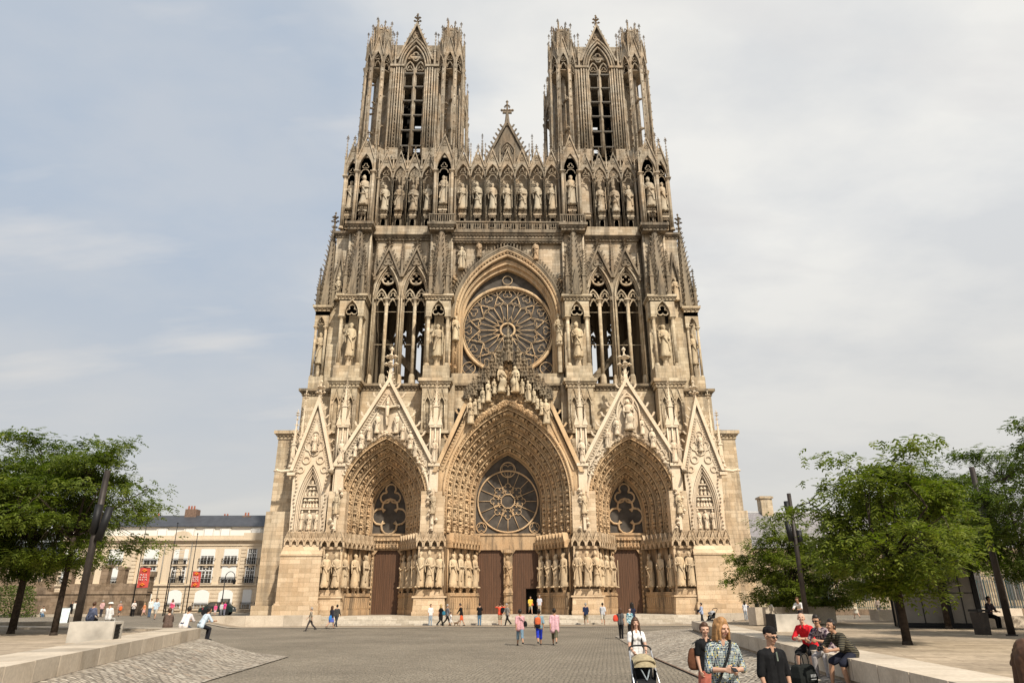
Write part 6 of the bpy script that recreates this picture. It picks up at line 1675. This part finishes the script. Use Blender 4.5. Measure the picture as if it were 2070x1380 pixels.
cb=MB(); cb.rings([(6.05,-1.6,26.4,.3,.3),(6.05,-1.6,29.5,.28,.28),(6.05,-1.6,29.8,.5,.5),(6.05,-1.6,30.1,.5,.5)],8); cb.build('pedestal',MT['stone'],cath)
c=MB(); cornice(c,-6.6,6.6,-1.7,1,43.7,1.15,.4); cornice(c,-6.6,6.6,-1.55,1,43.2,.4,.2)
for i in range(44):
    x=-6.3+12.6*i/43; c.tube([(x,-1.85,44.85),(x,-1.85,45.85)],.055,4); 
    if i<43: c.tube(xz(arch(x+.146,.12,45.5,45.8,2),-1.85),.035,4)
c.box(-6.5,6.5,-1.97,-1.72,45.85,46.05); c.build('balustrade',MT['dark'],cath)

# ================= open twin-lancet bays of the towers (rose storey)
def twin(mb,cx,wq,zb,zs,za,y,r=.1,mull=True):
    """two cusped lancets under a foiled circle, tracery bars"""
    h=wq/2
    for s in (-1,1):
        c=cx+s*h
        mb.tube(xz(arch(c,h-.04,zs-.2,zs+h*1.75,6),y),r,6)
        mb.tube(xz(arch(c,h*.62,zs-.9,zs-.1,5),y),r*.7,5)
        mb.tube(xz(foil(c,zs+.28,h*.36,h*.33,3),y),r*.7,5,True)
    mb.tube(xz(circ(cx,za-wq*1.08,wq*.56,18),y),r*1.05,6,True)
    mb.tube(xz(foil(cx,za-wq*1.08,wq*.27,wq*.25,4,PI/4),y),r*.7,5,True)
for sgn in (-1,1):
    T=12.9*sgn; cs=(T-1.72,T+1.72)
    m=MB(); x0,x1=T-3.35,T+3.35
    arcs=[archl(c,1.52,25.2,36.3,40.6,10) for c in cs]
    outl=[(x1,25.2),(x1,44.4),(x0,44.4),(x0,25.2)]+arcs[0]+arcs[1]
    m.panel(outl,[],-.5,.35)
    # jamb shafts and moulded arches
    for c in cs:
        for q,y in ((1.58,-.6),(1.46,-.3),(1.38,0)):
            m.tube(xz(archl(c,q,25.2,36.3,40.65-(1.58-q)*2,10),y),.11,6)
        for q in (-1.42,1.42): m.frustum(c+q,-.5,36.0,36.4,.2,.32,8)
        colonnette(m,c,-.1,25.3,36.2,.22,.4); m.rings([(c,-.1,25.2,.42,.42),(c,-.1,26.4,.36,.36),(c,-.1,26.7,.26,.26)],8)
        for q in (-1.5,1.5): m.rings([(c+q,-.3,25.2,.42,.42),(c+q,-.3,26.4,.34,.34),(c+q,-.3,26.6,.2,.2)],8)
        twin(m,c,1.42,25.2,36.3,40.5,-.1,.12)
        m.tube([(c-1.3,-.05,34.6),(c+1.3,-.05,34.6)],.03,4); m.tube([(c-1.3,-.05,30.4),(c+1.3,-.05,30.4)],.03,4)
    tb=m.build('tower_bay',MT['stone'],cath)
    g=MB()
    for c in cs:
        rake(g,c,1.5,38.9,42.6,-.95,-.55,.24,7,.27); g.tube(xz(foil(c,40.95,.3,.28,3),-.75),.08,5,True)
        g.panel([(c-1.3,39.2),(c,42.5),(c+1.3,39.2),(c+.9,39.9),(c,40.55),(c-.9,39.9)],[],-.7,-.52)
        finial(g,c,-.75,42.9,1.7)
    pinn(g,T,-.75,39.0,44.2,.2,4,6,.12); 
    for q in (-3.25,3.25): pinn(g,T+q,-.75,38.5,43.2,.18,4,6,.12)
    g.build('gable',MT['dark'],tb)
    c=MB(); cornice(c,T-3.4,T+3.4,-.7,1,44.0,.75,.4); c.box(T-3.6,T+3.6,-1.0,.5,44.6,45.9); c.build('cornice',MT['dark'],tb)
    # chamber behind: side walls, floors, rear wall with foiled openings and a raking flyer
    v=MB()
    for x in (T-3.5,T+3.5): v.box(x-.3,x+.3,.4,11,25,46)
    v.box(T-3.6,T+3.6,.4,11.5,24.2,24.9); v.box(T-3.6,T+3.6,.4,11.5,44.5,45.2)
    holes=[]
    bl=[]
    for cc in (T-1.6,T+1.6): bl+=archl(cc,.95,28.5,35.2,37.8,8)
    v.panel([(T+3.4,25),(T+3.4,45),(T-3.4,45),(T-3.4,25),(T-3.3,25)]+[(T-3.3,28.5)]+bl+[(T+3.3,28.5),(T+3.3,25)],[],11,11.6)
    for cc in (T-1.6,T+1.6):
        v.tube([(cc,11.1,27),(cc,11.1,36)],.3,6); twin(v,cc,.9,28.5,35.0,37.7,11.1,.2)
        for q in (-.55,.55): v.box(cc+q-.5,cc+q+.5,10.9,11.3,29.6,30.0); 
    v.box(T-3.4,T+3.4,11,11.6,25,28.6)
    v.prism([(T-sgn*3.3,26.0),(T+sgn*3.2,33.0),(T+sgn*3.2,34.0),(T-sgn*3.3,27.2)],5,6)
    v.box(T-.35,T+.35,8,8.6,25,44)
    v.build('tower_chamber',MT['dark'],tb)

# ================= gallery of standing figures
def bay(mb,c,hw,zb,zs,za,zg,y,back=True,yb=.7,col=.13):
    for s in (-1,1): colonnette(mb,c+s*hw,y+.15,zb,zs+.1,col,.3); mb.box(c+s*hw-.14,c+s*hw+.14,y+.25,yb,zb,zs)
    A=archl(c,hw-.10,zs,zs+.05,za,7)
    mb.panel([(c+hw+.04,zs),(c+hw+.04,za-.9),(c+.25,zg-.55),(c-.25,zg-.55),(c-hw-.04,za-.9),(c-hw-.04,zs)]+A,[],y,y+.4)
    mb.tube(xz(archl(c,hw-.06,zs,zs+.05,za+.06,7),y-.03),.07,5)
    mb.tube(xz(archl(c,hw*.5,zs-.15,zs-.1,zs+.45,5),y+.15),.06,5)
    mb.tube([(c-hw*.9,y+.15,zs-.1),(c-hw*.5,y+.15,zs-.15)],.06,5); mb.tube([(c+hw*.9,y+.15,zs-.1),(c+hw*.5,y+.15,zs-.15)],.06,5)
    mb.tube(xz(foil(c,zs+.95,.22,.2,3),y+.15),.05,5,True)
    rake(mb,c,hw,za-.8,zg,y-.15,y+.1,.14,4,.13)
    mb.tube(xz(foil(c,zg-1.25,.15,.13,3),y-.03),.045,5,True)
    finial(mb,c,y,zg+.1,.9)
    if back: mb.box(c-hw-.05,c+hw+.05,yb,yb+.3,zb-.3,zg-1.2)
def ped(mb,c,y,z0,z1,w=.5):
    mb.box(c-w*.72,c+w*.72,y-.05,y+.6,z0,z0+(z1-z0)*.72)
    for q in (-.6,-.2,.2,.6): mb.blob((c+q*w,y-.2,z0+(z1-z0)*.60),.15,.18,.2); mb.prism([(c-w*.55,z0+.2),(c+w*.55,z0+.2),(c+w*.55,z0+(z1-z0)*.4),(c,z0+(z1-z0)*.62),(c-w*.55,z0+(z1-z0)*.4)],y-.16,y-.1)
    mb.box(c-w,c+w,y-.25,y+.6,z0+(z1-z0)*.7,z0+(z1-z0)*.82)
    for q in (-.8,-.4,0,.4,.8): mb.blob((c+q*w,y-.22,z1-(z1-z0)*.10),.15,.2,.2)
gal=MB()
for i in range(7):
    c=(i-3)*1.9; bay(gal,c,.95,44.9,52.7,54.6,56.7,-1.6,True,-.55)
for i in range(7): ped(gal,(i-3)*1.9,-1.0,45.6,48.1,.52)
for i in range(8): pinn(gal,(i-3.5)*1.9,-1.6,54.2,57.6,.12,4,4,.1)
gal.box(-6.6,6.6,-.78,-.4,44.9,48.0); G=gal.build('gallery',MT['tower'],cath)
for i in range(7): statue(G,(i-3)*1.9,-.95,48.1,4.15,0,1.2)
gc=MB()   # gable crowning the gallery between the towers
gc.panel([(-2.75,55.4),(2.75,55.4),(0,61.6)],[],-.6,0)
rake(gc,0,2.75,55.6,61.8,-.85,.2,.35,9,.42); gc.tube(xz(arch(0,1.0,57.0,58.8,6),-.65),.13,6); gc.tube(xz(arch(0,.7,57.0,58.4,6),-.65),.08,6)
for s in (-1,1): gc.tube([(s*1.0,-.65,55.6),(s*1.0,-.65,57.0)],.12,6); pinn(gc,s*3.3,-.7,55.3,59.6,.17,4,5,.12); pinn(gc,s*5.1,-.7,55.3,59.0,.15,4,5,.12); pinn(gc,s*6.2,-.7,55.3,59.6,.15,4,5,.12)
gc.frustum(0,-.35,61.4,64.0,.42,.16,8); gc.box(-.62,.62,-.5,-.2,63.7,63.95); gc.tube([(0,-.35,63.8),(0,-.35,65.6)],.13,6)
gc.box(-.85,.85,-.45,-.25,64.1,64.3)
for q in (-.75,-.35,.35,.75): gc.blob((q,-.35,64.2),.2,.2,.28)
gc.blob((0,-.35,65.0),.4,.25,.25); gc.blob((0,-.35,65.6),.22,.2,.35)
for q in (-.3,.3): gc.blob((q,-.35,64.75),.18,.18,.2)
CG=gc.build('gable',MT['dark'],cath); statue(CG,0,-.95,55.9,2.3,0,1.1,STATT)
for sgn in (-1,1):
    T=12.9*sgn; m=MB(); xs=[T+(i-1.5)*1.83 for i in range(4)]
    for i,c in enumerate(xs):
        dark=i in (1,2)
        bay(m,c,.915,45.6,52.7,54.6,56.6,-1.1,not dark,-.05)
        ped(m,c,-.6,45.8,48.1,.46)
        if dark: m.tube(xz(foil(c,53.6,.3,.26,3),-.9),.08,5,True)
    for i in range(5): pinn(m,T+(i-2)*1.83,-1.15,54.2,57.8,.12,4,4,.1)
    m.box(T-3.7,T+3.7,-1.2,1,44.6,45.75); m.box(T-3.65,T+3.65,-.28,.2,45.7,48.0)
    o=m.build('gallery',MT['tower'],cath)
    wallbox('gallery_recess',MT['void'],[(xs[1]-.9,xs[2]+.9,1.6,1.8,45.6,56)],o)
    for i,c in enumerate(xs):
        if sgn>0 and i==0:
            wallbox('niche_back',MT['paleb'],[(c-.72,c+.72,-.25,.28,48.1,54)],o); continue
        statue(o,c,-.55,48.1,4.1,0,1.2,STATT if i in (1,2) else STAT)
# taller niches on the buttresses
def bniche(c,y,hw=1.05):
    m=MB(); bay(m,c,hw,45.4,52.9,55.6,58.2,y,True,y+1.5,.2)
    m.box(c-hw-.1,c+hw+.1,y+1.5,y+3.2,44.5,56)
    for s in (-1,1):
        m.box(c+s*hw-.16,c+s*hw+.16,y+.3,y+1.6,45.4,53); pinn(m,c+s*(hw+.12),y,53.0,58.6,.17,4,6,.12)
        m.tube([(c+s*hw*.72,y+.2,45.6),(c+s*hw*.72,y+.2,52.8)],.09,6)
    ped(m,c,y+.4,45.5,48.0,.55)
    o=m.build('gallery_niche',MT['tower'],cath); statue(o,c,y+.55,48.2,4.5,0,1.15); return o
for s in (-1,1):
    bniche(s*8.05,-2.6); bniche(s*18.05,-2.3); bniche(s*19.95,-1.2,.82)

# ================= belfry towers
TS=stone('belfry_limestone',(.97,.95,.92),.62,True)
def turret_mb():
    m=MB(); R=1.93; rot=PI/8
    m.frustum(0,0,56.0,58.0,2.1,2.0,8,rot)
    V=[(R*math.cos(rot+i*PI/4),R*math.sin(rot+i*PI/4)) for i in range(8)]
    for x,y in V:
        m.tube([(x,y,57.5),(x,y,71.4)],.22,6)
        for q in (-1,1):
            a=math.atan2(y,x); tx,ty=-math.sin(a),math.cos(a)
            m.tube([(x*1.06+tx*q*.2,y*1.06+ty*q*.2,58),(x*1.06+tx*q*.2,y*1.06+ty*q*.2,71.3)],.085,5)
        m.frustum(x,y,70.9,71.5,.26,.42,8,rot)
        for i in range(9): m.blob((x*1.13,y*1.13,59+i*1.4),.1,.1,.12)
    for i in range(8):
        M=Matrix.Rotation(i*PI/4+PI/2,4,'Z'); d=-R*math.cos(PI/8); h=R*math.sin(PI/8)
        A=archl(0,h-.16,71.4,71.5,73.6,7)
        m.panel([(h,71.4),(h,73.2),(.1,76.4),(-.1,76.4),(-h,73.2),(-h,71.4)]+A,[],d-.05,d+.35,M=M)
        m.tube(xz(archl(0,h-.1,71.4,71.5,73.75,7),d-.1),.08,5,M=M)
        m.tube(xz(foil(0,72.75,.2,.2,3),d+.1),.06,5,True,M=M); m.tube(xz(archl(0,h*.45,71.2,71.3,72.2,5),d+.1),.06,5,M=M)
        for s in (-1,1): m.prism([(s*h,73.1),(s*(h+.14),73.1),(0,76.7),(0,76.3)],d-.2,d+.1,M=M)
        for s in (-1,1):
            for q in range(4):
                t=(q+.5)/4; p=M@Vector((s*(h+.1)*(1-t),d-.05,73.2+3.4*t)); crk(m,p,(M@Vector((s*.8,-.2,.5))).normalized(),.13)
        pv=M@Vector((h,d,0)); pinn(m,pv.x*1.03,pv.y*1.03,73.0,77.6,.13,4,4,.1)
        # crown drum
        r2=1.2; d2=-r2*math.cos(PI/8); h2=r2*math.sin(PI/8)
        m.tube([M@Vector((h2,d2,73)),M@Vector((h2,d2,79.0+.5*(i%3)))],.13,5)
        m.tube([M@Vector((h2*.33,d2-.03,73)),M@Vector((h2*.33,d2-.03,78.2))],.06,4); m.tube([M@Vector((-h2*.33,d2-.03,73)),M@Vector((-h2*.33,d2-.03,78.2))],.06,4)
        pp=M@Vector((h2,d2,0)); pinn(m,pp.x*1.22,pp.y*1.22,74.5,79.3+.5*(i%2),.13,4,5,.11)
        m.prism([(-h2,73),(h2,73),(h2,78.5),(h2*.3,79.0),(-h2*.3,78.7),(-h2,78.5)],d2+.05,d2+.2,M=M)
        m.tube(xz(archl(0,h2*.62,76.2,78.2,79.3,5),d2),.07,5,M=M)
        for q in range(5): m.blob(M@Vector((h2,d2-.1,75+q)),.1,.1,.13)
        pt=M@Vector((h2,d2,0))
        if i%2==0: m.tube([(pt.x,pt.y,78.4),(pt.x,pt.y,80.0)],.10,4,r1=.02)
    m.frustum(0,0,78.4,78.75,1.25,1.2,8,rot); m.frustum(0,0,73.0,73.6,1.8,1.5,8,rot)
    # inner stair core
    m.tube([(0,0,56),(0,0,73)],.36,8)
    for i in range(26):
        a=i*.7; m.box(-.1,1.05,-.14,.14,57.5+i*.55,57.6+i*.55,M=Matrix.Rotation(a,4,'Z'))
    m.frustum(0,0,70.9,71.0,1.8,1.8,8,rot)
    return m
TUR=turret_mb().mesh('turret',TS)
def tower(sgn):
    T=12.9*sgn; m=MB()
    def wall(M,full=True):
        op=archl(0,1.45,57.9,71.8,75.6,9)
        m.panel([(3.4,56.5),(3.4,73.4),(2.4,74.0),(0,79.0),(-2.4,74.0),(-3.4,73.4),(-3.4,56.5),(-1.6,56.5),(-1.6,57.9)]+op+[(1.6,57.9),(1.6,56.5)],[],0,.8,M=M)
        for s in (-1,1):
            for q,y in ((1.55,-.12),(1.8,-.28),(2.15,-.30),(2.5,-.30),(2.85,-.2),(3.15,0)):
                m.tube([(s*q,y,57.0),(s*q,y,71.9)],.125,6,M=M); m.frustum
            for i in range(22):
                p=M@Vector((s*2.33,-.4,58+i*.63)); m.blob(p,.1,.1,.13)
            m.box(*sorted((s*1.45,s*3.4)),-.5,.2,71.8,72.15,M=M)
            m.box(*sorted((s*1.6,s*3.3)),-.42,.1,56.4,58.2,M=M)
        for q,y,za in ((1.5,-.15,75.7),(1.85,-.3,76.35),(2.15,-.35,76.9)):
            m.tube(xz(arch(0,q,71.9,za,9),y),.14,6,M=M)
        m.tube([(0,.15,57.5),(0,.15,71.7)],.3,8,M=M); m.tube([(0,-.12,57.5),(0,-.12,71.7)],.14,6,M=M)
        for s in (-1,1):
            m.tube(xz(arch(s*.74,.62,71.6,73.1,6),.15),.12,6,M=M); m.tube(xz(foil(s*.74,71.9,.24,.22,3),.15),.07,5,True,M=M)
            for e in (.12,1.36): m.tube([(s*e,.15,57.5),(s*e,.15,71.7)],.09,5,M=M)
        m.tube(xz(foil(0,74.0,.42,.36,4,PI/2),.15),.13,6,True,M=M)
        for s in (-1,1):
            m.prism([(s*2.35,73.0),(s*2.65,73.0),(0,79.9),(0,79.2)],-.5,.3,M=M)
            for i in range(8):
                t=(i+.5)/8; crk(m,M@Vector((s*2.6*(1-t),-.1,73.2+6.6*t)),(M@Vector((s*.9,0,.4))-M@Vector((0,0,0))).normalized(),.24)
        m.tube(xz(foil(0,77.6,.3,.28,3),-.05),.09,5,True,M=M)
        p=M@Vector((0,-.1,79.6)); finial(m,p.x,p.y,p.z,2.0)
        for s in (-1,1): p=M@Vector((s*2.75,-.3,0)); pinn(m,p.x,p.y,72.0,77.5,.18,4,5,.13)
    cx,cy=T,6.0
    for k in range(4):
        M=Matrix.Translation((cx,cy,0))@Matrix.Rotation(k*PI/2,4,'Z')@Matrix.Translation((0,-5.7,0))
        wall(M)
    # diagonal faces linking window walls to the turrets
    for k in range(4):
        M=Matrix.Translation((cx,cy,0))@Matrix.Rotation(k*PI/2+PI/4,4,'Z')
        m.box(-1.6,1.6,-5.7,-5.3,56.5,76.0,M=M)
    m.prism_z([(cx+x,cy+y) for x,y in ((-3.4,-5.6),(3.4,-5.6),(5.6,-3.4),(5.6,3.4),(3.4,5.6),(-3.4,5.6),(-5.6,3.4),(-5.6,-3.4))],73.6,74.1)
    m.prism_z([(cx+x,cy+y) for x,y in ((-3.4,-5.6),(3.4,-5.6),(5.6,-3.4),(5.6,3.4),(3.4,5.6),(-3.4,5.6),(-5.6,3.4),(-5.6,-3.4))],56.2,56.6)
    # parapet ring
    m.prism_z([(cx+x,cy+y) for x,y in ((-3.6,-4.4),(3.6,-4.4),(4.4,-3.6),(4.4,3.6),(3.6,4.4),(-3.6,4.4),(-4.4,3.6),(-4.4,-3.6))],74,77.2)
    # lower solid stage behind the gallery
    m.box(T-7.2,T+7.2,.9,12.5,44.8,56.3)
    o=m.build('tower',TS,cath)
    if sgn>0: pass
    for dx,dy in ((-5.05,1.0),(4.95,1.0),(-5.05,11.2),(4.95,11.2)):
        link('turret',TUR,o,(T+dx*1.0,dy,0))
    for fy,yy in ((.35,.45),(11.6,11.2)):
        l=MB()
        for s in (-1,1):
            for z in (58.9,61.4,63.9,66.3,68.7,71.0):
                if fy>5 and z in (61.4,66.3): continue
                M=Matrix.Translation((T+s*.74,yy,z))@Matrix.Rotation(.5,4,'X')
                l.box(-.6,.6,-.45,.6,-.05,.07,M=M)
        l.build('louvre',MT['louver'],o)
    # bell frame inside
    b=MB()
    for dx in (-2.6,-1.0,1.0,2.6): b.box(T+dx-.25,T+dx+.25,4,8,57,70.5)
    for z in (60,64,68): b.box(T-3.2,T+3.2,4,8,z,z+.5)
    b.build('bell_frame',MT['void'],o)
    return o
TL=tower(-1); TR_=tower(1)
# body of the church behind the front (nave flank seen only past the edges)
wallbox('nave_wall',MT['stone'],[(-22.5,22.5,8.2,9,0,24),(-6.7,6.7,8,9,24,42),(-20.2,-16.4,.3,12,24,45),(16.4,20.2,.3,12,24,45)])
# ------------------------------------------------------------------ camera, light, sky
R3=(Matrix.Rotation(-math.radians(1.0),3,'Z')@Matrix.Rotation(PI/2+math.radians(20.65),3,'X')@Matrix.Rotation(math.radians(-0.25),3,'Z'))
cam=bpy.data.cameras.new('camera'); cam.lens=24.0; cam.sensor_width=36; cam.clip_end=5000; cam.clip_start=.1
co=bpy.data.objects.new('camera',cam); COL.objects.link(co); co.matrix_world=Matrix.Translation((-.8,-76,2.2))@R3.to_4x4()
sc.camera=co
SUN_EL=math.radians(47); sdir=Vector((.42,-.80,0)).normalized()*math.cos(SUN_EL)+Vector((0,0,math.sin(SUN_EL)))
sl=bpy.data.lights.new('sun','SUN'); sl.energy=5.0; sl.angle=math.radians(1.2); sl.color=(1,.92,.79)
so=bpy.data.objects.new('sun',sl); COL.objects.link(so); so.rotation_euler=sdir.to_track_quat('Z','Y').to_euler(); so.location=(30,-60,90)
wd=bpy.data.worlds.new('World'); sc.world=wd; wd.use_nodes=True; nt=wd.node_tree; nt.nodes.clear()
out=nt.nodes.new('ShaderNodeOutputWorld')
sky=nt.nodes.new('ShaderNodeTexSky'); sky.sky_type='NISHITA'; sky.sun_disc=False; sky.sun_elevation=SUN_EL; sky.sun_rotation=math.atan2(sdir.x,sdir.y); sky.dust_density=3.0; sky.air_density=1.0
b1=nt.nodes.new('ShaderNodeBackground'); b1.inputs[1].default_value=.10; nt.links.new(sky.outputs[0],b1.inputs[0])
tc=nt.nodes.new('ShaderNodeTexCoord').outputs['Generated']
sp=nt.nodes.new('ShaderNodeSeparateXYZ'); nt.links.new(tc,sp.inputs[0])
# project direction onto a cloud layer
zc=mth(nt,'ADD',mth(nt,'MAXIMUM',sp.outputs[2],0.0),.22)
cv=nt.nodes.new('ShaderNodeCombineXYZ'); nt.links.new(mth(nt,'DIVIDE',sp.outputs[0],zc),cv.inputs[0]); nt.links.new(mth(nt,'DIVIDE',sp.outputs[1],zc),cv.inputs[1])
n1=tex(nt,'ShaderNodeTexNoise',mapping(nt,cv.outputs[0],(.75,1.0,1),loc=(2.3,4.1,0)),Scale=1.0,Detail=7.0,Roughness=.52,Distortion=.25)
n2=tex(nt,'ShaderNodeTexNoise',mapping(nt,cv.outputs[0],(1.1,1.4,1),loc=(7.3,1.1,0)),Scale=1.7,Detail=6.0,Roughness=.55)
# more cloud towards the right, haze near the ground
bias=mth(nt,'MULTIPLY',sp.outputs[0],.42)
low=mth(nt,'MULTIPLY',mth(nt,'SUBTRACT',.42,sp.outputs[2]),.55)
cf=mth(nt,'ADD',mth(nt,'ADD',n1.outputs[0],bias),mth(nt,'MAXIMUM',low,0.0))
mask=ramp(nt,cf,[(.43,0.0),(.565,1.0)],'EASE')
veil=mix(nt,mask,(.48,.565,.68),(.95,.935,.89))
veil=mix(nt,ramp(nt,n2.outputs[0],[(.40,.0),(.64,.62)]),veil,(.645,.675,.715))
n3=tex(nt,'ShaderNodeTexNoise',mapping(nt,cv.outputs[0],(1.5,4.2,1),(0,0,.25),loc=(3.1,9.4,0)),Scale=1.0,Detail=5.0,Roughness=.5)
veil=mix(nt,ramp(nt,n3.outputs[0],[(.57,.0),(.72,.75)]),veil,(.80,.79,.78))
veil=mix(nt,ramp(nt,sp.outputs[2],[(.06,.9),(.22,.55),(.46,0.0)]),veil,(.69,.67,.63))
b2=nt.nodes.new('ShaderNodeBackground'); nt.links.new(veil,b2.inputs[0]); b2.inputs[1].default_value=1.0
ms=nt.nodes.new('ShaderNodeMixShader'); ms.inputs[0].default_value=.9; nt.links.new(b1.outputs[0],ms.inputs[1]); nt.links.new(b2.outputs[0],ms.inputs[2])
nt.links.new(ms.outputs[0],out.inputs[0])
sc.view_settings.view_transform='Standard'; sc.view_settings.look='None'; sc.view_settings.exposure=0; sc.view_settings.gamma=1
sc.cycles.max_bounces=5; sc.cycles.diffuse_bounces=3; sc.cycles.use_denoising=True
